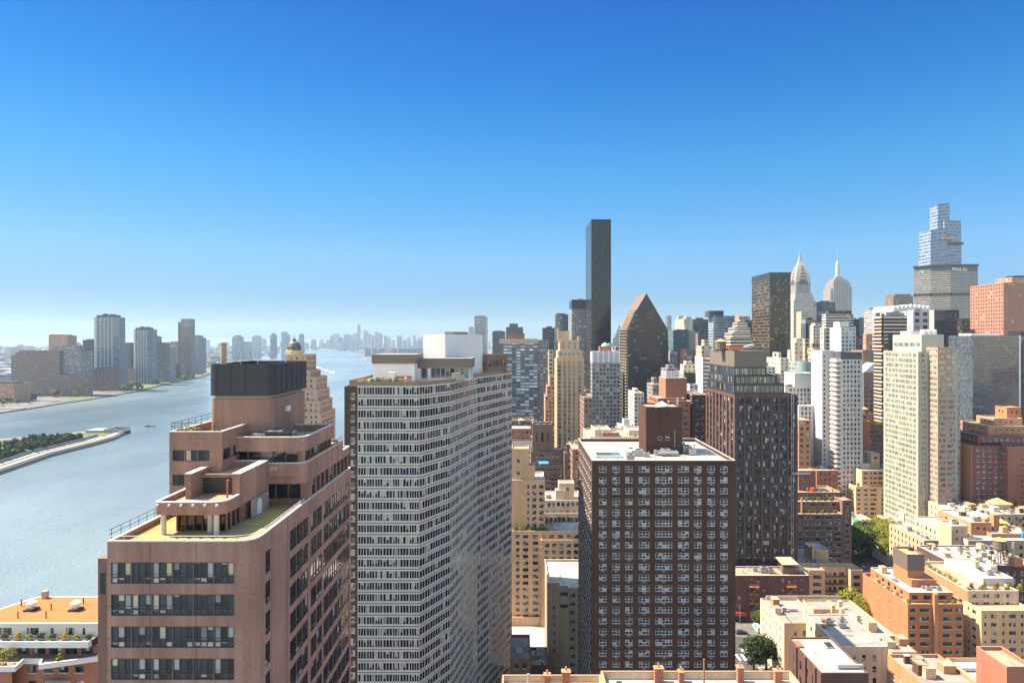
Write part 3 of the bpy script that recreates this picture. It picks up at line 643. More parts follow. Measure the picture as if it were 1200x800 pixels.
b.block((-43.6, -39.3, 164.5, 192), 0, 103.2, wallm('umber_brick', (.085, .06, .045)), spec(bw=1.75, ww=1.1, fh=2.83, wh=1.4, top=1.7, nx=2, ac=.4, sill=STONE), roof=R_TAN, par=.4, part='rear_wall')
zr = ZT-.8
b.block((-38, -27, 172, 186), zr, 108.7, WHITE, None, par=0, part='rooftop_house'); b.block((-38.3, -26.7, 171.7, 186.3), 108.7, 111.1, plain('bronze_fascia', (.16, .13, .105), .6), None, par=0, part='rooftop_fascia')
glz = spec(fh=9, wh=2.7, top=.1, bays=[(.1+i*1.3, 1.3+i*1.3) for i in range(11)], nx=1, frame=FR_D, glass=G_BLUE, bot=0.1)
b.block((-26.1, -12.8, 178.5, 192), zr, 107.2, WHITE, glz, par=0, part='rooftop_house'); b.block((-26.7, -12.3, 177.9, 192.4), 107.2, 109.9, plain('bronze_fascia', (.16, .13, .105), .6), None, par=0, part='rooftop_fascia')
for x in (-26.6, -23.9): m = b.mb('pier', WHITE); m.box(x-.4, x+.4, 177.6, 178.4, zr, 107.2)
d = Vector((.42, .907)); e = Vector((-.907, .42)); c0 = Vector((-20.4, 186))
bx = [tuple(c0+e*7.5), tuple(c0), tuple(c0+d*23), tuple(c0+d*23+e*7.5)]
b.block(bx, zr, 116.6, WHITE, None, roof=R_TAN, par=.5, part='machine_room', roofpart='machine_room_roof')
cc = c0+d*8+e*2; b.block([tuple(cc+e*3), tuple(cc), tuple(cc+d*9), tuple(cc+d*9+e*3)], 116.1, 117.4, plain('bronze_fascia', (.16, .13, .105), .6), None, par=0, part='vent_housing')
q0 = Vector((-9.0, 206)); bx = [tuple(q0+e*6), tuple(q0), tuple(q0+d*14), tuple(q0+d*14+e*6)]
b.block(bx, zr, 110.2, BR_BROWN, dict(glz, bays=[(.5+i*2.6, 2.2+i*2.6) for i in range(5)], wh=2, top=1.8), par=.3, part='rooftop_house')
m = b.one('roof_fence', plain('orange_fence', (.3, .13, .06), .8)); m.box(-31, -26.9, 166.8, 167, zr, zr+1.8); m = b.one('roof_fence', plain('orange_fence', 0)); m.box(-36, -32, 169, 169.2, zr, zr+1.1)
m = b.one('stair_hatch', WHITE); m.box(-33.2, -31.4, 167.5, 169.5, zr, 106.6)
vents(b, [(-36, 163, 1), (-30, 163, .9), (-28, 164.4, 1.3)], zr); clutter(b, -18, -13.5, 176.5, 177.5, zr, 1, 5)
railing(b, [(-39, 160.2), (-23.9, 160.2), (-17.6, 171.9), (-12, 197), (-1.8, 223.4)], ZT+.02, .6, 2.5, METAL)
b.finish(100)
for i in range(7): shrub(-37.5+i*1.5, 161.2+.3*(i % 2), zr, 'low planter shrub behind the front parapet of the white windowed slab', 1.1, 1.3, LF_G if i % 3 else LF_O, group='planters on the white windowed slab')

# ---- dark brown brick slab
Y = 171; x0, x1, y1 = 20.0, 57.8, 209; ZT = pz(539.5, Y)
b = Bld('apartment_block', 'dark brown brick slab with rows of sash windows and a brick bulkhead on its roof', at=(39, 190))
ctr = [706.4, 722, 737, 754.8, 777.9, 800.9, 817.8, 833.4, 848.4]; wd = [1.9, 1.9, 1.9, 2.8, 4.4, 2.8, 1.9, 1.9, 1.9]
bays = [(px(c, Y)-x0-w/2, px(c, Y)-x0+w/2) for c, w in zip(ctr, wd)]
G_R1 = glassm('sash_glass', (0.014, 0.016, 0.022), (0.45, 0.46, 0.5), .4, ior=1.45)
f = spec(fh=2.853, wh=1.5, top=1.5, bays=bays, nx=.92, ny=[.5], frame=FR_W, glass=G_R1, sill=plain('pale_sill', (.24, .22, .2), .7), ac=.6, recess=.16, bar=.08)
b.block((x0, x1, Y, y1), 0, ZT, BR_DARK, {0: f, 3: dict(f, bays=None, bw=3.1, ww=1.6, ac=.5, nx=2), 1: dict(f, bays=None, bw=4, ww=1.8, ac=.2, nx=2)}, roof=R_WHITE, par=.9, cope=PALE_EDGE)
zr = ZT-.9
b.block((37.2, 47.6, 186, 197), zr, pz(476.5, 186), BR_DARK, {0: spec(fh=4.2, wh=1.1, top=8.5, bays=[(3.4, 4.5), (5.6, 6.7)], nx=1, rows=2)}, roof=R_TAN, par=.4, part='bulkhead', roofpart='bulkhead_roof')
m = b.one('bulkhead_dome', WHITE); m.lathe(42.5, 189.5, [(2.2, pz(476.5, 186)-.4), (1.8, pz(476.5, 186)+.3), (.3, pz(476.5, 186)+1.2), (0, pz(476.5, 186)+1.25)], 12)
m = b.one('pipe', plain('verdigris', (.2, .3, .28), .6)); m.tube((45.4, 185.85, zr+2), (45.4, 185.85, zr+7), .12, n=6)
m = b.one('skylight', [WHITE, G_TEAL]); m.box(22, 29.5, 179.5, 184.5, zr, zr+.7, 0); m.box(22.3, 29.2, 179.8, 184.2, zr+.7, zr+.82, 1)
m = b.one('duct', WHITE); m.box(30.4, 32.2, 181, 196, zr, zr+1.6); m.box(32.2, 36, 184, 186, zr, zr+1.4)
ac_units(b, [(31, 176.2, 1.1), (34.4, 183, 1.2), (33, 187, 1), (40, 183.8, 1.0), (42.2, 183.5, 1.3), (44.4, 183.2, 1.0), (49.3, 187.5, 1.4), (50, 184.5, 1.1), (36.4, 181.5, .9), (48.8, 191, 1.2)], zr)
m = b.one('duct', METAL); m.tube((40, 182.3, zr+1), (45.6, 182.3, zr+1), .35, n=8)
m = b.one('antenna', METAL); m.tube((51.6, 176, zr), (51.6, 176, zr+3.4), .05, n=5)
vents(b, [(24, 174.5), (27.5, 176), (53.5, 195), (46, 178), (38, 177.5)], zr); clutter(b, 48, 56, 200, 206, zr, 3, 8)
m = b.one('flue', METAL); m.tube((50.6, 203.5, zr), (50.6, 203.5, pz(466, 203)), .32, n=10)
b.finish(100)

# ---- red-brown tower with glass crown
Y = 280; x0, x1, y1 = px(861, Y), px(935, Y), 323; ZT = pz(462.5, Y)
b = Bld('apartment_tower', 'reddish brown grid-front tower with dark glass crown and a ribbed bronze screen on top', at=(101, 300))
f = spec(bw=3.72, ww=2.75, fh=3.42, wh=3.38, top=1.35, panel=True, nx=3, ny=[.32], frame=FR_D, glass=glassm('tower_glass', (.018, .024, .03), (.36, .42, .44), .4, ior=1.4), margin=.4, recess=.35, bar=.1, bot=18)
b.block((x0, x1, Y, y1), 0, ZT, BR_RED, {0: f, 3: dict(f, bw=5.1, ww=2.9, nx=2, recess=.4), 1: dict(f, bw=5.1, ww=2.9, nx=2)}, roof=R_GREY, par=.6)
for q in (5, 10, 15):
    z = ZT-1.3-q*3.42+.1; mm = b.one('string_course', BR_RED); mm.box(x0-.1, x1+.1, Y-.14, Y-.001, z, z+.9)
sm = spec(bw=1.7, ww=.9, fh=3.3, wh=1.5, top=20, nx=1, frame=FR_D, glass=G_DARK)
gl = spec(bw=1.9, ww=1.75, fh=3.9, wh=3.0, top=.6, nx=2, frame=FR_D, glass=G_BLUE, margin=.2, bar=.09, bot=.05)
DK = plain('charcoal_panel', (.03, .03, .034), .45)
z1 = ZT-.6
b.block((x0+.6, px(919, Y+3), Y+3, y1-1), z1, z1+5.0, DK, gl, roof=R_GREY, par=.5, part='crown_wall'); z1 += 4.5
b.block((x0+1.0, px(911, Y+4), Y+4, y1-1.5), z1, z1+4.3, DK, gl, roof=R_GREY, par=.5, part='crown_wall'); z1 += 3.8
b.block((x0+1.6, px(898, Y+5), Y+5, y1-2), z1, z1+4.2, DK, gl, par=0, part='crown_wall'); z1 += 4.2
kk = NB('ribbed_bronze'); sp = kk.n('ShaderNodeSeparateXYZ'); kk.put(sp.inputs[0], kk.obj()); sm_ = kk.math('SINE', kk.math('MULTIPLY', kk.math('ADD', sp.outputs[0], sp.outputs[1]), 9)); bp = kk.n('ShaderNodeBump'); bp.inputs['Strength'].default_value = .8; bp.inputs['Distance'].default_value = .1; kk.put(bp.inputs['Height'], sm_)
BRZ = kk.set(base=(0.16, .13, .10), rough=.55, normal=bp.outputs[0])
b.block((x0+1.5, px(898, Y+5)+.1, Y+4.9, y1-1.9), z1, pz(411, Y+5), BRZ, None, roof=R_DARK, par=1.0, part='screen', roofpart='crown_roof', pw=.2)
zc = pz(411, Y+5)
m = b.one('window_cleaning_crane', [plain('orange_paint', (.65, .13, .03), .5), METAL]); m.box(x0+2.6, x0+9.5, Y+16, Y+18.5, zc+.4, zc+1.8, 0); m.box(x0+3, x0+4, Y+16.4, Y+18, zc-1, zc+.4, 1); m.box(x0+8, x0+9, Y+16.4, Y+18, zc-1, zc+.4, 1); m.tube((x0+9, Y+17, zc+1.5), (x0+13, Y+14, zc+2.6), .2, n=6, m=1)
m = b.one('hoist', METAL)
for dx in (.2, 1.0):
    m.tube((x1-3.3+dx, Y-.9, 10), (x1-3.3+dx, Y-.9, ZT+2), .09, n=5)
for q in range(26): m.tube((x1-3.1, Y-.9, 12+q*3), (x1-2.3, Y-.9, 13.5+q*3), .05, n=4)
m.box(x1-3.2, x1+4.5, Y-2.2, Y-1.0, pz(554, Y), pz(554, Y)+.35); 
for i in range(6): m.tube((x1-3+i*1.4, Y-1.6, pz(554, Y)+.3), (x1-2.4+i*1.4, Y-1.6, pz(551.5, Y)), .07, n=4)
for (u, v0) in ((881, 630), (903, 630)):
    pass
BT = b; b.finish(100)
water_tank(px(846, 298), 300, zc-1, 'brown wooden water tank with pale cone lid on the roof of the glass-crowned tower', 2.6, 3.6, 1.2)

# ---- roof right below the viewpoint, with skylights
b = Bld('brick_building', 'low brick building directly below with chimneys and framed dark skylights on a pale roof', at=(25, 95))
zt = pz(786, 100)
b.block((px(704, 100), px(926, 100), 70, 100), 0, zt, BR_CREAM, None, roof=R_WHITE, par=1.1, cope=ORANGE_EDGE)
b.block((px(596, 100)-1, px(704, 100)-.01, 70, 100), 0, zt-.6, BR_CREAM, None, roof=R_TAN, par=.9, cope=ORANGE_EDGE, part='lower_wall')
for u0, u1, yy in ((787, 812, 93), (838, 880, 94.5), (893, 920, 95)):
    xx0, xx1 = px(u0, yy), px(u1, yy)
    m = b.one('skylight', [BR_RED, FR_G, G_DARK]); m.box(xx0, xx1, yy-5.5, yy, zt-1.1, zt-.1, 0)
    m.box(xx0+.15, xx1-.15, yy-5.3, yy-.2, zt-.09, zt-.02, 2); nb = int((xx1-xx0)/.9)
    for i in range(nb+1): x = xx0+.12+i*(xx1-xx0-.24)/nb; m.box(x-.05, x+.05, yy-5.3, yy-.2, zt-.05, zt+.04, 1)
    for i in range(4): y = yy-5.3+i*1.7; m.box(xx0+.1, xx1-.1, y-.05, y+.05, zt-.055, zt+.035, 1)
    m.box(xx0-.1, xx1+.1, yy-.15, yy+.1, zt-.1, zt+.12, 0)
for u, v, w in ((641, 784, .9), (663, 780, 1.2), (771, 776, 1.3), (797, 780, .7), (866, 775, .9), (910, 779, 1.1)):
    m = b.one('chimney', [BR_RUST, ORANGE_EDGE]); x = px(u, 99.4); zz = pz(v+4.5, 99.4); m.box(x-w/2, x+w/2, 98.5, 99.4, zt-2, zz, 0); m.box(x-w/2-.1, x+w/2+.1, 98.4, 99.5, zz, zz+.15, 1); m.tube((x, 99, zz+.1), (x, 99, zz+.7), .14, n=8, m=1)
m = b.one('flue', RUST); m.tube((px(825, 98), 98, zt-1), (px(825, 98), 98, pz(772, 98)), .13, n=8)
m = b.one('flue', METAL); m.tube((px(619, 98), 98, zt-1.5), (px(619, 98), 98, pz(789, 98)), .2, n=8)
vents(b, [(4, 96), (9, 95), (18, 96, .7), (28, 94)], zt-1.1); busy(b, 1, 11, 84, 97, zt-1.5, 9, 61); busy(b, 14, 22, 82, 97, zt-1.1, 6, 62); busy(b, 26, 40, 80, 89, zt-1.1, 7, 63)
b.finish(60)
for i, u in enumerate((728, 732, 740)):
    shrub(px(u, 94), 93.5, zt-1.1, 'small cactus-like shrub in a pot beside the roof parapet below', 1.0, .5, LF_Y, group='pots by the parapet below')
# ================================================================ MIDDLE GROUND
S0 = dict(frame=FR_D, glass=G_HOME)
def simple(name, label, u0, u1, vt, Y, dep, mat, sp=None, roof=R_GREY, par=.8, cope=None, z0=0, side=None, limit=100, fin=False, cat='building', xs=None, clut=0, **kw):
    """a rectangular block whose front edge spans u0..u1 at depth Y and whose roof edge shows at row vt"""
    x0, x1 = xs or (px(u0, Y), px(u1, Y)); zt = pz(vt, Y)
    b = Bld(name, label, cat, at=((x0+x1)/2, Y+dep/2))
    b.x0, b.x1, b.Y, b.Y1, b.zt, b.zr = x0, x1, Y, Y+dep, zt, zt-par
    b.block((x0, x1, Y, Y+dep), z0, zt, mat, {0: sp, 1: None if side is False else side or sp, 3: None if side is False else side or sp} if sp else None, roof=roof, par=par, cope=cope, **kw)
    if clut: clutter(b, x0+1.5, x1-1.5, Y+2, Y+dep-2, zt-par, clut, int(u0*7))
    if fin: b.finish(limit)
    return b
def rear(u0, Y, ub): return px(u0, Y)*F/(ub-U0)-Y      # depth of a side whose rear edge shows at ub
TW = spec(bw=2.9, ww=1.7, fh=2.9, wh=1.45, top=1.6, nx=2, ny=[.5], frame=FR_D, glass=G_HOME, sill=STONE, ac=.35, margin=.5)

# tan block with planted terrace
b = simple('apartment_block', 'tan brick block with green planted terrace halfway up, beside the white windowed slab', 600, 683, 622, 262, 16, BR_TAN, dict(TW, bays=[(1.6, 3.1), (4.4, 6.6), (8.4, 10.6), (12.6, 13.4), (15, 17), (18.6, 20.6), (22, 24), (25, 27)], fh=2.68, top=1.5, wh=1.35), roof=R_TAN, cope=PALE_EDGE)
b.block((b.x0, px(638.5, 264), 264, 281), b.zr, pz(562.5, 264), BR_TAN, dict(TW, bays=[(6.2, 7.0), (8.2, 9.9), (11, 12.8)], fh=2.62, top=1.9), roof=R_WHITE, par=.6, part='upper_wall', cope=PALE_EDGE)
zz = pz(562.5, 264)
b.block((b.x0, px(620, 265), 265, 275), zz-.6, pz(526, 265), BR_TAN, dict(TW, bays=[(2.0, 3.2)], fh=5, top=4), roof=R_TAN, par=.5, part='bulkhead', cope=ORANGE_EDGE)
b.block((px(614, 265.2), px(627, 265.2), 264.6, 270), zz-.6, pz(545, 265), BR_TAN, None, par=0, part='stair_house')
b.block((px(661, 261.5), px(682.9, 261.5), 261.0, 270), pz(641, 262), pz(631, 262), BR_TAN, None, par=.2, part='bay')
b.block((px(634, 260), px(682, 260), 259.8, 262), 0, pz(632, 260), BR_TAN, dict(TW, fh=2.68, top=1.5), par=.6, part='front_bay')
m = b.one('roof_deck', R_PALE); m.box(px(648, 268), px(682, 268), 264.5, 277, b.zr, b.zr+.35)
b.finish()
g = random.Random(11)
for i in range(16): shrub(px(602+i*2.7, 262.8), 263, pz(622, 262)-.8, 'bushy green shrub in the planted row on the tan block terrace', g.uniform(1.2, 2.0), 1.6, (LF_Y, LF_G, LF_Y, LF_O)[i % 4], group='planted row on the tan block terrace')
for i in range(8): shrub(px(640+i*5, 278), 277.3, b.zr+.1, 'dark green shrub at the rear edge of the tan block roof deck', 1.8, 1.8, LF_D if i != 6 else LF_Y, group='shrubs behind the tan block roof deck')

b = simple('apartment_block', 'pale cream building with a white roof and flowery terrace behind the tan block', 638, 683, 601, 300, 14, BR_CREAM, dict(TW, fh=2.9, top=2.2), roof=R_TAN, cope=PALE_EDGE)
b.block((b.x0, b.x1, 303, 322), b.zr, pz(586, 303), BR_CREAM, dict(TW, fh=3, wh=1.8, top=.9, bw=2.2, ww=1.4), roof=R_WHITE, par=.6, part='upper_wall', cope=PALE_EDGE)
zz = pz(586, 303)-.6
b.block((px(655, 306), px(673, 306), 306, 313), zz, pz(566, 306), BR_CREAM, dict(TW, bays=[(3.6, 4.6)], rows=1, top=2), par=.3, part='bulkhead', cope=PALE_EDGE)
b.block((px(651, 305), px(662, 305), 304.6, 309), zz, pz(574, 305), BR_CREAM, None, par=.2, part='stair_house')
clutter(b, b.x0+1, b.x1-8, 309, 320, zz, 2, 4); b.finish(60)
for i in range(6): shrub(px(641+i*8, 301.3), 301.2, pz(601, 300)-.7, 'flowering shrub in a pot on the cream building terrace', 1.3, 1.2, (LF_G, LF_Y, LF_R, LF_G)[i % 4], group='pots on the cream building terrace')

# grey-brown block with notch
b = Bld('apartment_block', 'narrow grey brown block with a stained roof and notched corner beside the dark brown slab', at=(16, 226))
Y = 212; zt = pz(688, Y)
p = [(px(666, Y), Y), (px(689, Y), Y), (px(689, Y), 239), (px(642, 216), 239), (px(642, 216), 216), (px(656, 216), 216), (px(656, 216), 213.5), (px(666, Y), 213.5)]
gs = spec(bw=3.1, ww=1.5, fh=2.85, wh=1.35, top=1.9, nx=2, frame=FR_G, glass=G_BLUE, margin=.1)
b.block(p, 0, zt, BR_GREY, {0: dict(gs, bays=[(.5, 2.2), (3.6, 4.6), (5.4, 6.2)]), 4: dict(gs, bays=[(1.6, 2.5)]), 3: dict(gs, bw=4)}, roof=roofm('stained_roof', (.38, .35, .3), .5, .3), par=.7, cope=PALE_EDGE)
for q in range(2): m = b.one('balcony', BLACK); z = zt-3.2-q*4; m.box(px(656.5, 215), px(665.5, 215), 213.4, 215.9, z, z+.15); m.box(px(656.5, 215), px(665.5, 215), 213.4, 213.45, z+.15, z+1.1)
vents(b, [(15, 222), (20, 230)], zt-.7); b.finish(60)

# dark brown apartment house with the castle-like tower
b = simple('apartment_block', 'dark brown apartment house with stepped balconies and a castle-like slit-windowed tower', 616, 662, 562, 345, 20, wallm('umber_castle_brick', (.16, .115, .085)), dict(TW, fh=2.9, glass=G_CURT), roof=R_DARK)
b.block((px(619, 349), px(662, 349), 349, 365), b.zr, pz(545, 349), wallm('umber_castle_brick', 0), dict(TW, fh=2.9, glass=G_CURT), roof=R_DARK, par=.8, part='upper_wall')
b.block((px(622, 352), px(660, 352), 352, 365), b.zr, pz(529, 352), wallm('umber_castle_brick', 0), dict(TW, fh=2.9, glass=G_CURT), roof=R_DARK, par=.8, part='upper_wall')
b.block((px(624, 353), px(648, 353), 353, 364), pz(529, 352)-.8, pz(497, 353), wallm('umber_castle_brick', 0), {0: spec(bays=[(2, 2.7), (4.8, 6.0), (8.1, 8.8)], fh=20, wh=5, top=4.5, nx=1, frame=FR_D, glass=G_DARK)}, roof=R_TAN, par=1.2, part='tower_wall', cope=PALE_EDGE)
for u in (624, 632.5, 640, 646.5): m = b.mb('pinnacle', wallm('umber_castle_brick', 0)); m.box(px(u, 353), px(u, 353)+.8, 352.9, 353.9, pz(497, 353), pz(494.5, 353))
b.block((px(661.5, 344), px(674, 344), 343.5, 365), 0, pz(530, 344), wallm('umber_castle_brick', 0), dict(TW, bays=[(1.6, 3.6)], fh=2.9, glass=G_CURT), roof=R_DARK, par=.6, part='wing_wall')
b.block((px(664, 346), px(672, 346), 348, 354), pz(530, 344), pz(521, 346), wallm('umber_castle_brick', 0), None, par=.2, part='bulkhead')
for q, (v, a, c) in enumerate(((563, 617, 628), (563, 643, 661), (546, 634, 646))): m = b.one('balcony', [CONC, BLACK]); z = pz(v, 344); m.box(px(a, 344), px(c, 344), 342.8, 345, z, z+.2, 0); m.box(px(a, 344), px(c, 344), 342.8, 342.9, z+.2, z+1.1, 1)
b.finish(80)
o = empty('awning', (px(637, 347), 347, pz(545, 349)-.8), 'bright blue awning standing on a dark brown terrace', 'awning')
m = MB(); m.quad((-2.6, -1.2, 2.3), (2.6, -1.2, 2.3), (2.6, 1.2, 3.2), (-2.6, 1.2, 3.2)); m.quad((-2.6, -1.2, 1.7), (2.6, -1.2, 1.7), (2.6, -1.2, 2.3), (-2.6, -1.2, 2.3)); m.build('canopy', plain('blue_canvas', (.02, .22, .62), .7), o)
for x in (-2.5, 2.5): m = MB(); m.tube((x, -1.15, 0), (x, -1.15, 2.3), .05, n=5); m.build('pole', METAL, o)
for i, (u, v) in enumerate(((627, 546), (630, 546), (634, 529.5), (642, 529.5), (658, 546), (620, 563))): shrub(px(u, 346 if v > 540 else 351), 346.3 if v > 562 else (350.2 if v > 540 else 352.8), pz(v, 346 if v > 540 else 352)-.75, 'shrub on a terrace of the dark castle-towered apartment house', 1.5, 1.5, (LF_Y, LF_G, LF_R)[i % 3], group='terrace plants of the castle-towered house')
simple('apartment_block', 'plain dark brown block with a flat pale-edged top right behind the dark slab', 671, 690, 526, 330, 24, BR_BROWN, dict(TW, fh=3, bw=3.6), roof=R_TAN, cope=PALE_EDGE, limit=30, fin=True, clut=1)
b = simple('low_building', 'low pinkish building with white roof water tanks beside the castle-towered house', 597, 624, 517, 430, 25, BR_WHITE, dict(TW, fh=3.2, bw=3.4, top=3.6, glass=G_CURT), roof=R_WHITE, cope=PALE_EDGE, clut=2, limit=20)
b.block((px(598, 436), px(622, 436), 436, 452), b.zr, pz(502, 436), BR_RUST, dict(TW, fh=4, top=2), roof=R_WHITE, par=.5, part='upper_wall'); b.finish(20)
for i in range(6): shrub(px(600+i*3.5, 434), 433, b.zr, 'yellow green shrub on the low pinkish building roof', 1.5, 1.6, LF_Y, group='shrubs on the low pinkish building')
water_tank(px(610.5, 470), 470, pz(493, 470)-4.2, 'small white domed water tank above the shrubby roof beside the grid tower', 2.0, 3.0, 1.6, (.6, .6, .58))
b = simple('low_building', 'low dark building topped by a yellow planted roof before the blue banded slab', 597, 626, 493, 470, 22, BR_BROWN, dict(TW, fh=3.2), roof=R_DARK, fin=True, limit=12)
for i in range(9): shrub(px(600+i*2.6, 473), 473+(i % 2)*4, b.zr, 'yellow leaved shrub on the dark low building', 2.4, 2.2, LF_Y if i % 3 else LF_O, group='shrubs on the dark low building')
# roofs between the dark slab and the yellow tower
b = simple('low_building', 'cream terraced roofs crowded with vents behind the dark brown slab', 691, 762, 512, 300, 30, BR_CREAM, dict(TW, fh=3.1), roof=R_TAN, cope=PALE_EDGE, clut=3, limit=20)
b.block((px(697, 306), px(716, 306), 306, 322), b.zr, pz(503.5, 306), BR_CREAM, dict(TW, fh=3), roof=R_TAN, par=.5, part='upper_wall', cope=PALE_EDGE)
b.block((px(706, 303), px(726, 303), 303, 312), b.zr, pz(510.5, 303)+1.5, BR_RUST, dict(TW, fh=3), roof=R_TAN, par=.5, part='upper_wall', cope=PALE_EDGE)
b.block((px(737, 310), px(756, 310), 310, 325), b.zr, pz(504, 310), BR_CREAM, None, roof=R_WHITE, par=.5, part='bulkhead', cope=PALE_EDGE); vents(b, [(px(702, 308), 308, 2), (px(722, 306), 306, 2)], pz(505, 306)); b.finish(20)
b = simple('low_building', 'white low building with tanks and vents below the pointed tower', 728, 744, 499, 420, 18, BR_WHITE, dict(TW, fh=3.2), roof=R_WHITE, clut=2, limit=12)
b.block((px(731, 424), px(738, 424), 424, 430), b.zr, pz(491, 424), BR_WHITE, None, par=.2, part='bulkhead'); b.finish(12)

# small roofs and plaza edge left of the grey-brown block
b = simple('low_building', 'low soot dark building with a grey patched roof between white slab and grey brown block', 598, 622, 771, 196, 16, BR_BROWN, dict(TW, fh=3.2, bw=2.4, ww=1.1, glass=G_DARK), roof=R_GREY, clut=1, limit=20, fin=True)
b = simple('low_building', 'low rubble-strewn brown roof at the foot of the grey brown block', 622, 643, 779, 200, 12, BR_RED, None, roof=roofm('rubble_roof', (.3, .2, .14), .5, .6), clut=2, fin=True)
m = MB(); m.box(-14, 11.5, 260.9, 261.2, 0, 3.6); tag(m.build('garden_wall', BR_TAN), 'long tan garden wall at the foot of the tan block', 'wall')

# ornate red-brown house right of the bulkhead
b = simple('apartment_block', 'ornate red brown brick block with setback crown under a white lattice', 784, 809, 470, 330, 26, BR_RUST, dict(TW, fh=3.1), roof=R_TAN, cope=PALE_EDGE)
b.block((px(770, 335), px(801, 335), 333, 356), b.zr-8, pz(466, 335), BR_RUST, dict(TW, fh=3.1, bw=2.1, ww=1.0, wh=1.8, top=.9), roof=R_TAN, par=.7, part='terrace_wall', cope=PALE_EDGE)
b.block((px(780, 338), px(805, 338), 338, 354), b.zr, pz(443, 338), BR_RUST, spec(bw=2.3, ww=.9, fh=40, wh=9, top=2.2, nx=1, frame=FR_D, glass=G_DARK, margin=.6), roof=R_TAN, par=.5, part='crown_wall', cope=PALE_EDGE)
m = b.mb('lattice', WHITE); x0, x1 = px(781, 340), px(801, 340); z0, z1 = pz(443, 338), pz(435.5, 340)
for i in range(8): x = x0+i*(x1-x0)/7; m.box(x-.18, x+.18, 339.9, 340.2, z0, z1); m.box(x-.18, x+.18, 349.9, 350.2, z0, z1)
for z in (z0+.2, (z0+z1)/2, z1-.3): m.box(x0-.2, x1+.2, 339.85, 340.25, z, z+.3); m.box(x0-.2, x1+.2, 349.85, 350.25, z, z+.3); m.box(x0-.2, x0+.1, 340.26, 349.84, z, z+.3); m.box(x1-.1, x1+.2, 340.26, 349.84, z, z+.3)
b.block((px(809, 335), px(827, 335), 332, 358), 0, pz(462, 335), BR_RED, dict(TW, fh=3.1), roof=R_TAN, par=.7, part='wing_wall', cope=PALE_EDGE)
b.finish(60)

# ---------------------------------------------------------------- right-hand streets
# tenements with fire escapes
b = simple('tenement', 'dark red tenement with orange zigzag fire escapes and a shed on its pale roof', 858, 948, 674, 265, 10.5, wallm('dark_red_brick', (.16, .075, .06)), spec(bw=2.55, ww=1.0, fh=3.5, wh=1.7, top=1.3, nx=1, ny=[.5], frame=FR_G, glass=G_CURT, margin=.5), roof=R_TAN, par=.5, cope=PALE_EDGE)
m_or = plain('orange_iron', (.5, .23, .12), .7)
for uu in (884, 928):
    m = b.one('fire_escape', m_or); xc = px(uu, 264)
    for q in range(4):
        z = b.zt-4.4-q*3.5
        m.box(xc-2, xc+2, 263.9, 264.95, z, z+.08); 
        for zz in (z+.5, z+1.0): m.tube((xc-2, 263.95, zz), (xc+2, 263.95, zz), .04, n=4)
        for i in range(9): m.tube((xc-2+i*.5, 263.95, z), (xc-2+i*.5, 263.95, z+1), .025, n=4)
        if q < 3: m.tube((xc+1.4, 264.3, z), (xc-1.2, 264.3, z-3.5), .1, n=4); m.tube((xc+1.4, 264.7, z), (xc-1.2, 264.7, z-3.5), .1, n=4)
m = b.one('roof_shed', [WOOD, plain('tan_sheet', (.5, .36, .2), .7)]); xa, xb = px(917, 268), px(935, 268)
for x in (xa, xb):
    for y in (268, 272): m.box(x-.12, x+.12, y-.12, y+.12, b.zr, b.zr+4.2, 0)
m.quad((xa-.4, 267.6, b.zr+4.0), (xb+.4, 267.6, b.zr+4.0), (xb-1, 272.5, b.zr+5.6), (xa-1.2, 272.5, b.zr+5.6), 1); m.box(xa+.3, xb-.3, 268.2, 271.8, b.zr+.1, b.zr+2.4, 0)
ac_units(b, [(px(896, 269), 270, 1.6), (px(903, 269), 269, 1.3), (px(940, 269), 270, 1.4), (px(887, 269), 271, 1)], b.zr); vents(b, [(px(872, 268), 269, 1.4), (px(909, 268), 268, 1.4), (px(880, 268), 272, 1.2)], b.zr)
m = b.one('shop_front', [plain('red_paint', (.5, .05, .04), .5), G_DARK]); m.box(px(859, 264.9), px(874, 264.9), 264.5, 264.95, .2, 3.6, 1); m.box(px(859, 264.4), px(874.3, 264.4), 263.9, 264.6, 2.6, 4.0, 0)
b.finish()
b = Bld('tenement', 'tan tenement with recessed middle bay and black fire escapes', at=(px(980, 272), 280))
Y = 269; zt = pz(668, Y); x = [px(u, Y) for u in (948.3, 967, 997, 1011.5)]
p = [(x[0], Y), (x[1], Y), (x[1], Y+3.5), (x[2], Y+3.5), (x[2], Y), (x[3], Y), (x[3], Y+9), (x[0]-1.5, Y+9), (x[0]-1.5, Y+.5), (x[0], Y+.5)]
ws = spec(fh=3.05, wh=1.5, top=2.0, bays=[(1.5, 5.0)], nx=4, frame=FR_D, glass=G_DARK, sill=STONE)
b.block(p, 0, zt, BR_TAN, {0: ws, 2: dict(ws, bays=[(.8, 2.2), (3.2, 4.2), (5.2, 6.2), (7.4, 9.6)], nx=1.0), 4: dict(ws, bays=[(1.1, 3.9)]), 6: dict(ws, bays=None, bw=3, ww=1.2)}, roof=R_TAN, par=.6, cope=ORANGE_EDGE)
m = b.one('fire_escape', BLACK)
for q in range(5):
    z = zt-3.7-q*3.05; m.box(x[1]+.6, x[2]-.6, Y+2.4, Y+3.45, z, z+.08)
    for zz in (z+.5, z+1): m.tube((x[1]+.6, Y+2.45, zz), (x[2]-.6, Y+2.45, zz), .035, n=4)
    for i in range(20): xx = x[1]+.6+i*(x[2]-x[1]-1.2)/19; m.tube((xx, Y+2.45, z), (xx, Y+2.45, z+1), .025, n=4)
    m.tube((x[1]+4, Y+2.8, z), (x[1]+6.5, Y+2.8, z-3.05), .08, n=4)
b.finish()
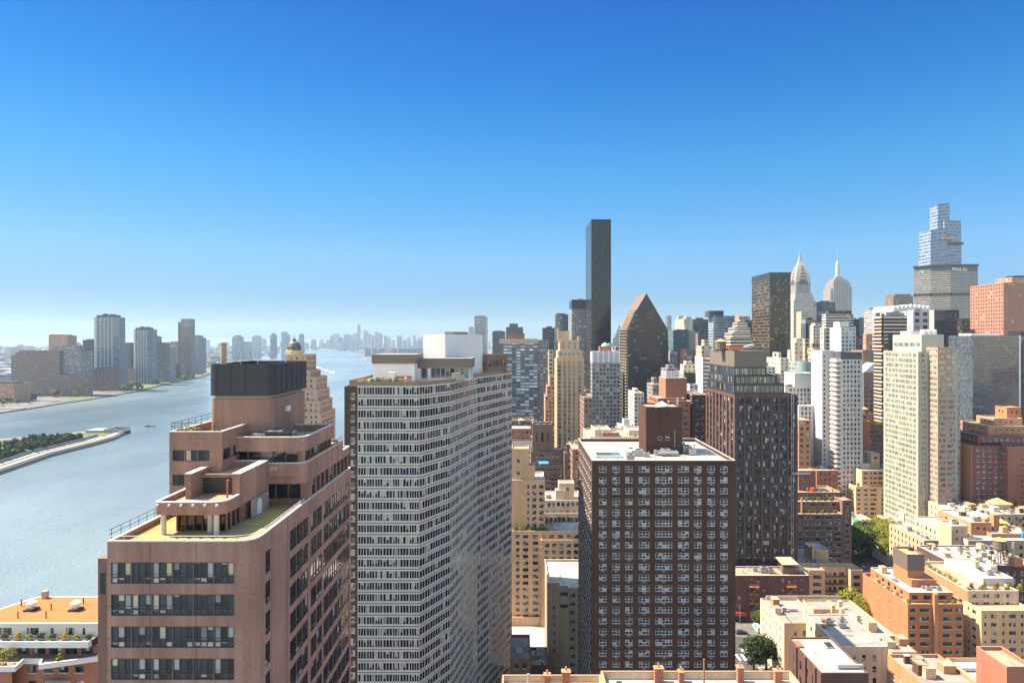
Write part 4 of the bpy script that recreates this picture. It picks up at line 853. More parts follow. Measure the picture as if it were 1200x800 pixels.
# grey roof with round bulkhead behind
b = simple('low_building', 'low building with grey felt roof, thin parapets and a tan rounded bulkhead', 936, 985, 661, 286, 25, BR_BROWN, dict(TW, fh=3.3), roof=R_GREY, cope=PALE_EDGE)
b.block(roundpoly(rect(px(954, 292), px(971, 292), 291, 302), {0: 1.5, 1: 1.5}), b.zr, pz(644, 292), BR_TAN, None, par=.4, part='bulkhead', roof=R_PALE, cope=PALE_EDGE)
m = b.one('chimney', BR_TAN); m.box(px(950.5, 291), px(953.5, 291), 290, 291.2, b.zr, pz(638, 291)); m.box(px(967, 292), px(971, 292), 303, 304.4, b.zr, pz(637, 304))
clutter(b, b.x0+2, b.x1-2, 288, 290, b.zr, 1, 3); b.finish(20)
# long orange-edged roofs
LB_ = spec(bw=3.0, ww=1.1, fh=3.3, wh=1.7, top=2.4, nx=1, ny=[.5], frame=FR_W, glass=G_CURT, sill=STONE, margin=1)
b = simple('low_building', 'long cream walk-up with a broad felt roof and orange coping beside the street trees', 919, 966, 730, 218, rear(919, 218, 891), BR_CREAM, LB_, roof=R_GREY, par=.5, cope=ORANGE_EDGE)
b.block((b.x0+2, b.x1+16, b.Y1-.6, b.Y1-.1), b.zr-6, b.zt+1.0, BR_CREAM, None, par=0, part='rear_parapet')
busy(b, b.x0+1, b.x1-1, 221, 236, b.zr, 5, 73); vents(b, [(b.x0+5, 227, 1), (b.x0+9, 222, .8), (b.x0+3, 232, .8)], b.zr); b.finish(60)
b = simple('low_building', 'narrow deep cream building with stepped lightwells, chimneys and orange-edged roof', 1045, 1075, 764, 184, rear(1045, 184, 971), BR_CREAM, spec(bw=3, ww=1.3, fh=3.6, wh=1.8, top=2.6, nx=2, frame=FR_D, glass=G_DARK, margin=.6), roof=R_GREY, par=.4, cope=ORANGE_EDGE)
for (y0, y1, w) in ((197, 203, 4.5), (207, 211, 5.5), (214, 222, 8.5)):
    b.block((b.x0-w, b.x0-.02, y0, y1), 0, b.zt-.3, BR_CREAM, {0: dict(LB_, bw=2.4), 3: dict(LB_, bw=2.4)}, roof=R_GREY, par=.4, part='wing_wall', cope=ORANGE_EDGE)
for (x, y) in ((b.x0-1.5, 209), (b.x0+1, 204), (b.x0+.8, 215), (b.x0-3, 212)):
    m = b.one('chimney', BR_CREAM); m.box(x-.6, x+.6, y-.5, y+.5, b.zr, b.zt+2.2)
b.block((b.x0+.8, b.x0+3.4, 197.5, 201), b.zr, b.zt+2.6, BR_TAN, None, par=.2, part='stair_house')
busy(b, b.x0+1, b.x1-1, 187, 220, b.zr, 6, 31); vents(b, [(b.x0+4, 189, 1), (b.x0+3, 193, .8), (b.x0+4.5, 206, 1)], b.zr); b.finish(50)
b = simple('low_building', 'building with a bright white roof, red hatch and brown brick pilasters nearest the street corner', 962, 1018, 788, 140, rear(962, 140, 923.5), BR_RED, spec(bw=3.2, ww=1.0, fh=3.6, wh=2.0, top=2.4, nx=1, ny=[.5], frame=FR_D, glass=G_DARK, margin=.8), roof=R_WHITE, par=.35)
for i in range(3): m = b.mb('pilaster', BR_RED); yy = 142+i*4.8; m.box(b.x0-.35, b.x0-.001, yy, yy+1.0, 0, b.zt)
m = b.one('roof_hatch', plain('red_hatch', (.35, .1, .06), .7)); m.box(px(931, 154), px(938, 154), 152, 155, b.zr, b.zr+.4)
vents(b, [(b.x0+7, 143, .6), (b.x0+3, 149, .7)], b.zr); busy(b, b.x0+2, b.x1-1, 142, 155, b.zr, 2, 6); b.finish(50)
b = simple('low_building', 'low flat-roofed annex with grey ducts and red vents between the white and grey felt roofs', 985, 1040, 757, 186, 22, BR_CREAM, dict(LB_, frame=FR_D), roof=R_GREY, par=.3)
for i, (x, y) in enumerate(((b.x0+3, 203), (b.x0+6, 204), (b.x0+1.5, 199))): m = b.one('roof_vent', plain('red_hatch', 0)); m.lathe(x, y, [(.5, b.zr), (.5, b.zr+.7), (.8, b.zr+.8), (0, b.zr+1.1)], 10)
ac_units(b, [(b.x0+4, 201, 1.1), (b.x0+7, 199, 1.1), (b.x0+9, 203, .9)], b.zr); b.finish(20)
b = simple('low_building', 'flat roofed building with orange coping and scaffold pipes, between white roof and orange block', 1080, 1145, 800, 152, rear(1080, 152, 1040), BR_OR, dict(LB_, top=3.4), roof=R_GREY, par=.7, cope=ORANGE_EDGE)
busy(b, b.x0+1.5, b.x1-1.5, 154, 165, b.zr, 6, 71); vents(b, [(b.x0+3, 160, .8), (b.x0+8, 163, .8)], b.zr); b.finish(20)
b = simple('low_building', 'sharp-edged building with a smooth pale roof and stone panelled parapet near the bottom corner', 1148, 1215, 800, 163.4, 13, BR_CREAM, dict(LB_, top=3.4), roof=R_PALE, par=.9, cope=ORANGE_EDGE, xs=(px(1109.5, 176), px(1184, 176)), limit=20)
busy(b, b.x0+1.5, b.x1-5, 165, 175, b.zr, 4, 72); b.finish(20)
b = simple('bulkhead_house', 'small brick stair house with orange trim on the roof corner near the frame edge', 1180, 1212, 781, 150, 10, BR_RUST, None, roof=R_TAN, cope=ORANGE_EDGE, fin=True)

# orange brick block with dark bulkhead
OB = spec(bw=2.55, ww=1.7, fh=2.98, wh=1.35, top=1.5, bays=[(.6, 2.5), (4.2, 7.4), (8.7, 9.3), (12.4, 15.6), (16.9, 19.0)], nx=.85, frame=FR_D, glass=G_DARK, sill=STONE, ac=.25)
b = simple('apartment_block', 'vivid orange brick block with a light corner pier and a dark metal clad bulkhead', 1064, 1129, 707.6, 230, 30, wallm('rust_orange_brick', (.40, .17, .085)), OB, roof=R_TAN, par=.8, side=spec(bw=7, ww=.8, fh=5.9, wh=.8, top=3.5, nx=1, frame=FR_W, glass=G_DARK, margin=5), cope=ORANGE_EDGE)
zr = b.zr
b.block((b.x0+2.6, b.x1-1.5, 233.5, 259), zr, zr+3.6, wallm('rust_orange_brick', 0), {0: dict(OB, bays=[(1, 3), (5.2, 7.6), (10.5, 13.6)], top=1, wh=1.6), 3: dict(OB, bays=None, bw=4, ww=1.4, top=1, wh=1.5)}, roof=R_WHITE, par=.4, part='penthouse_wall', cope=PALE_EDGE)
zz = zr+3.2; xa, xb, yb = px(1063.5, 242), px(1083, 242), 242
b.block((xa-.1, xb+3, yb-2.6, yb+9), zz, pz(679, yb-2.6), wallm('rust_orange_brick', 0), None, par=.3, part='stair_house')
b.block((xa, xb, yb, yb+9), zz, pz(668, yb), wallm('rust_orange_brick', 0), None, par=0, part='bulkhead')
b.block((xa-.15, xb+.15, yb-.15, yb+9.2), pz(668, yb), pz(649, yb), plain('grey_cladding', (.13, .105, .09), .6), None, roof=plain('tan_lid', (.5, .33, .13), .8), par=.8, part='bulkhead_cladding', roofpart='bulkhead_roof')
m = b.one('chimney', FR_D); m.box(xb-1.8, xb-.4, yb+6, yb+7.4, zz, pz(641.5, yb+6))
m = b.one('corner_pier', BR_OR); m.box(px(1095, 229), px(1099.5, 229), 228.9, 229.99, 0, pz(695.5, 229))
busy(b, b.x0+5, b.x1-3, 236, 241, zr+3.2, 3, 48); busy(b, b.x0+4, b.x1-3, 252.5, 257, zr+3.2, 3, 49); m = b.one('roof_fan', METAL); m.lathe(xa-3, 246, [(1.3, zz), (1.3, zz+1.2), (.6, zz+1.6), (0, zz+1.6)], 12)
b.finish()
for i, (x, y, c) in enumerate(((0.9, 231.2, 0), (1.6, 232, 1), (10, 231.2, 1), (9.2, 231.3, 0), (17, 231.2, 1), (14, 231.2, 0), (.9, 238, 1), (1, 244, 1), (.9, 250, 1), (1.2, 258, 3))): shrub(b.x0+x, y, zr, 'planter shrub behind the parapet of the vivid orange brick block', 1.3, 1.5, (LF_G, LF_Y, LF_G, LF_R)[c], group='planters on the vivid orange brick block')
# tan block with white penthouse garden
TB = spec(bw=2.8, ww=1.3, fh=2.95, wh=1.4, top=1.3, bays=[(1.0, 1.8), (3.4, 5.3), (7.4, 8.2), (9.7, 12.2), (14, 14.8), (16.3, 17.4), (19, 20.4), (22, 23.5)], nx=.8, frame=FR_G, glass=G_CURT, sill=STONE)
b = simple('apartment_block', 'tan setback block with an orange side wall and a white penthouse amid bright garden shrubs', 1150, 1212, 715, 228, 8, BR_TAN, TB, roof=R_TAN, par=.7, cope=PALE_EDGE)
b.block((b.x0+.3, b.x1, 235, 266), 0, pz(692, 235), BR_CREAM, {0: dict(TB, bays=[(1.4, 3.6), (5.4, 7.6), (9.4, 11.4), (13.8, 14.8), (17, 19)], top=1.1), 3: dict(TB, bays=None, bw=4.6, ww=1.9, top=1.6)}, roof=R_TAN, par=.8, part='upper_wall', cope=PALE_EDGE)
m = b.one('side_wall', BR_OR); m.box(b.x0+.16, b.x0+.29, 235.1, 266, pz(706, 235), pz(692.4, 235))
m.box(b.x0+.3, b.x0+.31, 235, 235.01, 20, 20.01)
zr = pz(692, 235)-.8
b.block((px(1141, 247), px(1188, 242), 242, 264), zr, pz(677, 242), BR_WHITE, {0: dict(TB, bays=[(2, 8), (10, 13)], top=.9, wh=1.9, nx=1.0), 3: None}, roof=R_WHITE, par=.3, part='penthouse_wall')
busy(b, px(1146, 246), px(1184, 243), 245, 262, pz(677, 242)-.3, 7, 46); vents(b, [(px(1165, 250), 252, 1), (px(1175, 250), 255, 1.5), (px(1150, 255), 258, 1)], pz(677, 242)-.3); b.finish()
for i in range(14):
    c = (LF_G, LF_R, LF_G, LF_Y, LF_G, LF_Y, LF_O)[i % 7]; shrub(b.x0+1.5+i*1.55, 236.8+(i % 3)*1.1, zr, 'bright shrub of the rooftop garden in front of the white penthouse', 1.3+.5*(i % 3), 1.5, c, group='rooftop garden before the white penthouse')
for i in range(7): shrub(b.x0+1.4, 244+i*3, zr, 'lush shrub along the orange side wall of the tan setback block', 1.9, 1.9, LF_Y if i % 2 else LF_O, group='shrubs along the orange side wall')
# buildings stepping up behind
b = simple('apartment_block', 'cream corner building with a blank peach side wall and narrow windows', 1115, 1134, 616, 300, rear(1115, 300, 1100), BR_CREAM, spec(bw=2.6, ww=.9, fh=3.6, wh=1.6, top=1.6, nx=1, frame=FR_D, glass=G_DARK, margin=.2), side=False, roof=R_TAN, par=.6, cope=PALE_EDGE, clut=1)
m = b.one('side_wall', wallm('peach_render', (.55, .37, .25))); m.box(b.x0-.05, b.x0-.001, b.Y, b.Y1, 0, b.zt); b.finish(40)
b = simple('apartment_block', 'cream and orange building with bay fronts and a white roof under the glazed roof shed', 1134.5, 1215, 633, 296, 40, BR_CREAM, spec(bw=3.4, ww=1.2, fh=3.6, wh=1.8, top=2.2, nx=1, frame=FR_D, glass=G_DARK), roof=R_WHITE, par=.5, cope=PALE_EDGE)
b.block((px(1138, 306), px(1162, 306), 306, 330), b.zr, pz(612, 306), BR_OR, spec(bw=3, ww=1.6, fh=4, wh=1.6, top=2, nx=1, frame=FR_W, glass=G_CURT), roof=R_WHITE, par=.5, part='upper_wall', cope=PALE_EDGE)
b.block((px(1162.2, 302), px(1215, 302), 302, 330), b.zr, pz(625, 302), BR_OR, spec(bw=5, ww=.5, fh=4, wh=1.6, top=1, nx=1, frame=FR_W, glass=G_CURT), roof=R_WHITE, par=.4, part='upper_wall')
m = b.one('glazed_shed', [G_TEAL, WHITE]); m.box(px(1152, 312), px(1163, 312), 312, 322, pz(618, 312), pz(607, 312), 0); m.box(px(1151.5, 312), px(1163.5, 312), 311.7, 322.3, pz(607, 312), pz(605.5, 312), 1)
m = b.one('chimney', BR_OR); m.box(px(1164.5, 308), px(1171.5, 308), 308, 311, b.zr, pz(603, 308))
m = b.one('blue_tarpaulin', plain('blue_canvas', 0)); m.box(px(1198, 301), px(1206, 301), 300.5, 301.8, pz(629, 301), pz(624, 301))
busy(b, b.x0+1, b.x0+10, 298, 304, b.zr, 5, 41); busy(b, px(1140, 310), px(1160, 310), 308, 328, pz(612, 306)-.5, 8, 42); busy(b, px(1166, 310), px(1205, 310), 304, 328, pz(625, 302)-.4, 14, 43); clutter(b, px(1176, 310), px(1200, 310), 306, 326, pz(625, 302)-.4, 3, 21); b.finish(50)
water_tank(px(1171, 268), 268, pz(661, 268)-1, 'weathered wooden water tank raised on an open black steel frame', 2.3, 3.6, 7.2)
water_tank(px(1172, 318), 318, pz(625, 318)-1, 'dark water tank with a yellow cone lid beside the orange chimney', 2.9, 4.4, 2.2, (.62, .4, .08))
b = simple('low_building', 'low brick row roofs with skylights under the steel framed water tank', 1120, 1215, 662, 266, 26, BR_RED, LB_, roof=R_PALE, par=.5, cope=PALE_EDGE, clut=3)
busy(b, b.x0+2, b.x1-2, 268, 290, b.zr, 24, 44); m = b.one('flue', METAL); m.tube((px(1194, 264), 267, b.zr), (px(1194, 264), 267, pz(636, 266)), .5, n=12)
b.block((px(1190, 265), px(1200, 265), 265.5, 269), b.zr, pz(654, 266), BR_OR, None, par=.1, part='stair_house')
m = b.one('fence', BLACK)
for i in range(40): m.tube((b.x0+i*.7, 266.5, b.zr), (b.x0+i*.7, 266.5, b.zr+1.1), .03, n=4)
b.finish(20)
shrub(px(1145, 268), 268, b.zr, 'cone shaped evergreen in a pot on the pale roof below the water tank', 2.2, 1.1, LF_G)
# whitewashed low houses
WH = spec(bw=2.4, ww=.9, fh=3.3, wh=1.7, top=1.4, nx=1, ny=[.5], frame=FR_D, glass=G_DARK, margin=.3)
for i, (a, c, v, lab, mt) in enumerate(((1090, 1101, 591, 'pale blue painted row house with three rows of dark windows', wallm('pale_blue_paint', (.55, .6, .68), .1, .1, .1)), (1101.2, 1113, 588, 'row house with dark cornice and fire balconies beside the pale blue one', BR_CREAM), (1113.2, 1126, 590.5, 'tan row house with wide dark balconies and a planted roof', BR_TAN))):
    b = simple('row_house', lab, a, c, v, 352, 16, mt, dict(WH), roof=R_WHITE, par=.5, cope=FR_D if i == 1 else PALE_EDGE, clut=1)
    if i: 
        for q in range(3): m = b.one('balcony', BLACK); z = b.zt-3.4-q*3.3; m.box(b.x0+2, b.x1-.6, 351, 351.99, z, z+.1); m.box(b.x0+2, b.x1-.6, 351, 351.04, z+.1, z+1)
    b.finish(20)
b = simple('low_building', 'whitewashed low building with stepped bright roofs at the foot of the pale glass tower', 1082, 1092, 582, 372, 24, BR_WHITE, None, roof=R_WHITE, xs=(px(1071, 360), px(1098, 360)), clut=2)
busy(b, b.x0+1, b.x0+6, 374, 394, b.zr, 5, 47); b.block((b.x0+5, b.x1-1, 380, 392), b.zr, b.zt+3.2, BR_WHITE, WH, roof=R_WHITE, par=.4, part='upper_wall'); b.finish(20)
b = simple('low_building', 'long whitewashed wall of a low building beside the tan stepped block', 1063, 1070, 585, 378, 40, BR_WHITE, None, roof=R_WHITE, xs=(px(1062, 378), px(1072, 370)), fin=True)
b = simple('low_building', 'broad low building with a flat bright roof before the red brick block', 1106, 1157, 590, 362, 26, BR_RED, dict(WH, bw=4), roof=R_WHITE, par=.4, xs=(px(1108, 372), px(1157, 362)), clut=2, fin=True, limit=20)
b = simple('low_building', 'windowless brown podium wall at the foot of the pale glass tower', 1114, 1143, 568, 385, 14, wallm('brown_render', (.36, .25, .17)), None, roof=R_DARK, fin=True)
b = simple('low_building', 'cluster of low bright roofs with tan cabins in front of the red brick block', 1127, 1215, 602, 322, 26, BR_CREAM, dict(WH, bw=3.4), roof=R_WHITE, par=.4, clut=4)
busy(b, b.x0+2, b.x1-1, 324, 346, b.zr, 26, 45); m = b.one('tent_roof', plain('tan_lid', 0)); x = px(1171, 335); z = b.zr+2.5; zt = z+2.6
for p, q in (((-5, -4), (5, -4)), ((5, -4), (5, 4)), ((5, 4), (-5, 4)), ((-5, 4), (-5, -4))): m.ngon([(x+p[0], 336+p[1], z), (x+q[0], 336+q[1], z), (x, 336, zt)])
m = b.one('cabin', BR_CREAM); m.box(x-4.5, x+4.5, 332.5, 339.5, b.zr, z)
for i in range(5): m = b.one('stair_house', (BR_CREAM, BR_OR, BR_WHITE)[i % 3]); xx = b.x0+5+i*7.3; m.box(xx, xx+3, 327+i % 2*6, 330+i % 2*6, b.zr, b.zr+2.4)
b.finish(30)
b = simple('low_building', 'low cream building with arched windows and a square rooftop stack behind the bright trees', 1067, 1081, 622, 345, rear(1067, 345, 1028), BR_CREAM, spec(bw=2.6, ww=1.2, fh=3.8, wh=2.0, top=1.6, nx=1, frame=FR_D, glass=G_CURT, margin=.2), side=None, roof=R_WHITE, par=.5, cope=PALE_EDGE, clut=1)
m = b.one('rooftop_stack', BR_CREAM); m.box(px(1059, 362), px(1069, 362), 362, 367, b.zr, pz(601, 362)); b.finish(20)
b = simple('low_building', 'low cream houses with green awning behind the shaded trees', 1000, 1027, 611, 372, 24, BR_CREAM, dict(WH, bw=4), roof=R_WHITE, par=.5, clut=1)
m = b.one('green_awning', plain('green_canvas', (.05, .4, .08), .7)); m.box(px(1002, 374), px(1008, 374), 374, 379, b.zr, b.zr+.8); b.finish(12)
b = simple('low_building', 'dark skylit low building squeezed beside the peach walled corner house', 1083, 1100, 633, 300, 28, BR_GREY, dict(WH, bw=3), roof=R_GREY, par=.4, clut=2, fin=True, limit=12)
b = simple('low_building', 'small two storey white house in shade beside parked cars', 1041, 1050, 647, 330, rear(1041, 330, 1022), BR_WHITE, dict(WH, bw=3), side=spec(bw=3, ww=.8, fh=3, wh=1.0, top=1.2, nx=1, frame=FR_D, glass=G_DARK), roof=R_PALE, par=.4)
m = b.one('solar_panel', [G_BLUE]); m.box(b.x0+.6, b.x1-.6, 333, 338, b.zr+.3, b.zr+.4); b.finish(12)
# dark stepped apartment house
DA = spec(bw=2.5, ww=1.9, fh=2.75, wh=1.35, top=1.2, nx=3, frame=FR_D, glass=G_CURT, sill=STONE, ac=.3, bays=[(.4, 2.1), (3, 5.4), (6.4, 7.3), (8.6, 11.2), (12.3, 13.1), (14.3, 17.2), (18.3, 21.5)])
b = simple('apartment_block', 'dark brown apartment house with three planted terraces and long window rows', 935, 987, 602, 325, 26, BR_BROWN, DA, roof=R_TAN, par=.7, cope=PALE_EDGE)
b.block((b.x0, px(985.5, 330), 330, 351), b.zr, pz(587.5, 330), BR_BROWN, dict(DA, top=.9), roof=R_TAN, par=.7, part='upper_wall', cope=PALE_EDGE)
b.block((b.x0, px(985, 336), 336, 351), b.zr, pz(576.5, 336), BR_BROWN, dict(DA, top=1.0), roof=R_TAN, par=.7, part='upper_wall', cope=PALE_EDGE)
b.block((px(936, 342), px(956, 342), 342, 350), b.zr, pz(551.5, 342), BR_BROWN, dict(DA, bays=[(2, 3.6)], fh=6, top=4), roof=R_TAN, par=.4, part='bulkhead', cope=ORANGE_EDGE)
b.block((px(987.2, 327), px(998, 327), 327, 346), 0, pz(586, 327), BR_BROWN, dict(DA, bays=[(1.5, 3.5)]), roof=R_TAN, par=.6, part='wing_wall', cope=ORANGE_EDGE)
m = b.one('orange_stack', plain('orange_iron', 0)); m.tube((px(939.5, 328.5), 328.5, b.zr), (px(939.5, 328.5), 328.5, pz(583, 328.5)), .45, n=10)
m = b.one('red_tank', plain('red_paint', 0)); m.tube((px(952, 340), 340, pz(577, 336)-.6), (px(952, 340), 340, pz(571, 340)), 1.1, n=12); b.finish()
for i in range(18):
    k = i % 3; u = (942+i*2.4); Yk, vk = ((328.4, 602), (334.4, 587.5), (339.5, 576.5))[k]
    shrub(px(u, Yk), Yk, pz(vk, (325, 330, 336)[k])-.7, 'planter shrub on a terrace of the dark brown terraced apartment house', 1.6, 1.6, (LF_G, LF_Y, LF_O)[i % 3 if k == 2 else i % 2], group='terrace planters of the dark apartment house')
# tan church-like stepped block
CB = spec(fh=2.78, wh=1.25, top=1.5, bays=[(.6, 2.6), (4.8, 7.0), (8.8, 12.4), (15.5, 19.5), (22.3, 24.5), (26.4, 28.8)], nx=.7, frame=FR_D, glass=G_CURT, sill=STONE)
b = simple('apartment_block', 'tan stepped block with dark window rows, corner terraces and a square tower bulkhead', 1003, 1060, 570, 390, 30, BR_TAN, CB, roof=R_TAN, par=.7, side=spec(bw=3.4, ww=1.3, fh=2.78, wh=1.2, top=2, nx=1, frame=FR_D, glass=G_DARK), cope=PALE_EDGE)
b.block((px(1010, 391), px(1048, 391), 391, 420), b.zr, pz(551, 391), BR_TAN, dict(CB, bays=[(1, 3.4), (5, 6.2), (7, 9), (10, 12.4), (13.4, 15), (16, 18.4)], fh=2.9, top=1.1), roof=R_WHITE, par=.6, part='upper_wall', cope=PALE_EDGE)
b.block((px(1048, 392), px(1055, 392), 394, 418), b.zr, pz(560, 392), BR_TAN, CB, roof=R_TAN, par=.5, part='upper_wall')
b.block((px(1021, 401), px(1031, 401), 401, 410), pz(551, 391)-.6, pz(531, 401), BR_CREAM, dict(CB, bays=[(1.6, 3.8)], rows=1, top=2.2), roof=R_WHITE, par=.3, part='bulkhead', cope=PALE_EDGE)
b.block((px(1010, 399), px(1020, 399), 399, 408), pz(551, 391)-.6, pz(543, 399), BR_CREAM, None, par=.2, part='stair_house'); clutter(b, px(1032, 396), px(1046, 396), 395, 415, pz(551, 391)-.6, 2, 9)
b.finish()
for i in range(5): shrub(px(1005+i*1.6, 395+i*4), 394+i*5, b.zr, 'leafy shrub on the corner terrace of the tan stepped block', 1.8, 2.0, LF_D if i % 2 else LF_G, group='corner terrace shrubs of the tan stepped block')
# grey-brown, orange stepped and red-brick blocks
b = simple('apartment_block', 'grey brown apartment house with even rows of small pale windows behind the garden roofs', 943, 972, 524, 470, 26, BR_GREY, spec(bw=2.7, ww=1.5, fh=2.9, wh=1.3, top=1.6, nx=2, frame=FR_G, glass=G_CURT), roof=R_DARK, par=.6, clut=1)
b.block((px(936, 474), px(943, 474), 474, 492), 0, pz(522, 474), BR_TAN, spec(bw=3, ww=1.3, fh=2.9, wh=1.3, top=1.6, nx=1, frame=FR_D, glass=G_DARK), par=.5, part='wing_wall')
b.block((px(941, 476), px(966, 476), 476, 494), b.zr, pz(515, 476), BR_GREY, None, par=.4, part='upper_wall'); b.finish(50)
simple('low_building', 'small dark red house with white trimmed windows before the grey brown apartment house', 957, 982, 551, 395, 16, BR_RUST, dict(WH, bw=2.6), roof=R_WHITE, clut=1, fin=True, limit=20)
OS = spec(bw=2.9, ww=1.3, fh=2.9, wh=1.4, top=1.5, nx=2, frame=FR_D, glass=G_CURT, sill=STONE)
b = simple('apartment_block', 'orange and dark brick stepped apartment house with a small yellow capped tank house', 1009, 1037, 497, 430, 22, BR_BROWN, OS, roof=R_DARK, par=.7)
OO = wallm('rust_orange_brick', 0)
for i, (u0, dv, y0, y1) in enumerate(((1009, 493, 429.6, 440), (1009, 500, 440.01, 447), (1009, 513, 447.01, 453))):
    b.block((b.x0-.4, b.x0+6, y0, y1), 0, pz(dv, 430), OO, {0: None, 3: spec(bw=3.2, ww=.9, fh=2.9, wh=1.2, top=1.5, nx=1, frame=FR_D, glass=G_DARK, margin=.2)}, roof=R_DARK, par=.4, part='stepped_wall')
b.block((px(1007.5, 434), px(1024, 434), 433.5, 443), b.zr, pz(485, 434), OO, dict(OS, fh=6), roof=R_DARK, par=.4, part='tower_wall')
m = b.one('tank_house', [BR_BROWN, plain('lid_50', (.5, .33, .12), .8)]); xx = px(1014, 436); m.lathe(xx, 437, [(2.2, pz(485, 434)), (2.2, pz(479, 436))], 12, 0); m.lathe(xx, 437, [(2.4, pz(479, 436)), (.1, pz(477, 436))], 12, 1); b.finish(80)
for i in range(4): shrub(px(1027+i*2.5, 432), 432, b.zr, 'shrub on the roof edge of the orange and dark stepped house', 2, 2, LF_Y, group='roof shrubs of the stepped house')
RB = spec(bw=3.1, ww=1.75, fh=2.85, wh=1.5, top=1.4, nx=2, ny=[.5], frame=FR_G, glass=glassm('greenish_sash', (.03, .05, .05), (.4, .48, .46), .5), sill=STONE, ac=.3)
b = simple('apartment_block', 'big dark red brick block with a bright orange end wall and stepped upper terraces', 1139, 1215, 522, 345, 36, wallm('wine_brick', (.21, .085, .07)), RB, roof=R_DARK, par=.8)
m = b.one('end_wall', BR_OR); m.box(b.x0-.4, b.x0-.001, 345.1, 357, 0, b.zt)
b.block((px(1146, 349), px(1215, 349), 349, 380), b.zr, pz(510, 349), wallm('wine_brick', 0), RB, roof=R_DARK, par=.7, part='upper_wall')
b.block((px(1158, 354), px(1215, 354), 354, 378), b.zr, pz(499, 354), BR_OR, RB, roof=R_TAN, par=.7, part='upper_wall', cope=PALE_EDGE)
b.block((px(1165, 362), px(1198, 362), 362, 376), b.zr, pz(490, 362), BR_OR, RB, roof=R_TAN, par=.6, part='upper_wall', cope=PALE_EDGE)
b.block((px(1180, 366), px(1197, 366), 366, 375), b.zr, pz(477, 366), OO, spec(bw=2.6, ww=1, fh=4, wh=1.3, top=2, nx=1, frame=FR_D, glass=G_DARK), roof=R_TAN, par=.4, part='tower_wall')
b.block((px(1181, 341), px(1215, 341), 341, 344.99), 0, pz(524, 341), BR_RUST, spec(bw=6, ww=.7, fh=2.85, wh=.9, top=6, nx=1, frame=FR_D, glass=G_DARK, margin=3), par=.4, part='projecting_bay')
m = b.one('balcony', [BLACK, METAL]); m.box(px(1172, 344), px(1186, 344), 342.6, 345, pz(531, 344), pz(530, 344), 1); m.box(px(1172, 344), px(1186, 344), 342.6, 342.7, pz(530, 344), pz(527.5, 344), 0); b.finish()
for i in range(5): shrub(px(1152+i*5, 347), 347, b.zr, 'dark shrub on the parapet terrace of the big red brick block', 1.6, 2.0, LF_D, group='terrace shrubs of the red brick block')
simple('narrow_house', 'narrow white building glimpsed between pale glass tower and red brick block', 1124, 1132, 526, 420, 12, BR_WHITE, spec(bw=3.2, ww=1.2, fh=5, wh=1.6, top=2.6, nx=1, frame=FR_D, glass=G_DARK, margin=.2), roof=R_WHITE, fin=True, limit=12)

# pale glass and tan tower
PG = spec(fh=2.95, wh=2.3, top=.9, bays=None, bw=3.3, ww=3.1, nx=.8, frame=plain('cream_frame', (.55, .5, .38), .6), glass=G_TEAL, recess=.06, margin=0.1, bar=.1)
CRW = wallm('cream_panel', (.37, .34, .265), .08, .08, .05); PNK = wallm('pinkish_tan_panel', (.40, .255, .17), .08, .08, .05)
Y = 350; xL = px(1076, Y)
b = Bld('glass_tower', 'broad pale green glass and cream residential tower with stepped crown', at=(225, 365))
b.block((xL, px(1088.5, Y), Y, 383), 0, pz(412, Y), CRW, {0: dict(PG, glass=glassm('aqua_glass', (.07, .15, .17), (.2, .3, .32), .3, ior=1.9)), 3: PG}, roof=R_TAN, par=.7)
yy = px(1088.5, Y)*F/(1099-U0)
b.block((px(1088.5, Y)+.01, px(1116, yy), yy, 380), 0, pz(407, yy), PNK, {0: spec(fh=2.95, wh=1.5, top=1.2, bays=[(.8, 4.0), (5.0, 7.4)], nx=1.0, frame=FR_G, glass=glassm('aqua_glass', 0, 0)), 3: spec(fh=2.95, wh=1.6, top=1.2, bw=3.3, ww=3, nx=3, frame=FR_W, glass=G_TEAL, margin=.1)}, roof=R_TAN, par=.6, part='bay_wall')
b.block((px(1116, yy)+.01, px(1122.5, 347), 347, 378), 0, pz(414, 347), CRW, dict(PG, glass=glassm('aqua_glass', 0, 0)), roof=R_TAN, par=.6, part='bay_wall')
b.block((px(1122, 350)+.01, px(1125.5, 350), 350, 376), 0, pz(474, 350), PNK, dict(PG, bw=1.8, ww=1.4, glass=glassm('aqua_glass', 0, 0)), roof=R_TAN, par=.4, part='bay_wall')
b.block((px(1080, 353), px(1106, 353), 353, 380), pz(412, Y)-.7, pz(392, 353), plain('sage_panel', (.34, .36, .30), .5), {0: spec(bays=[(.5, 4)], fh=3, wh=2, top=7, frame=FR_W, glass=G_TEAL), 3: spec(fh=5.2, wh=2.2, top=4.5, bw=5, ww=4.6, nx=4, frame=FR_W, glass=G_TEAL)}, roof=R_TAN, par=.5, part='crown_wall', cope=PALE_EDGE)
for i in range(3): m = b.one('cooling_tower', WHITE); m.lathe(px(1082+i*6, 362), 362, [(1.6, pz(392, 353)-.4), (1.6, pz(387, 358)), (1.2, pz(386, 358)), (0, pz(386, 358))], 12)
m = b.one('machine_room', WHITE); m.box(px(1060, 372), px(1073, 372), 366, 376, pz(392, 353)-.5, pz(388, 372))
b.finish()
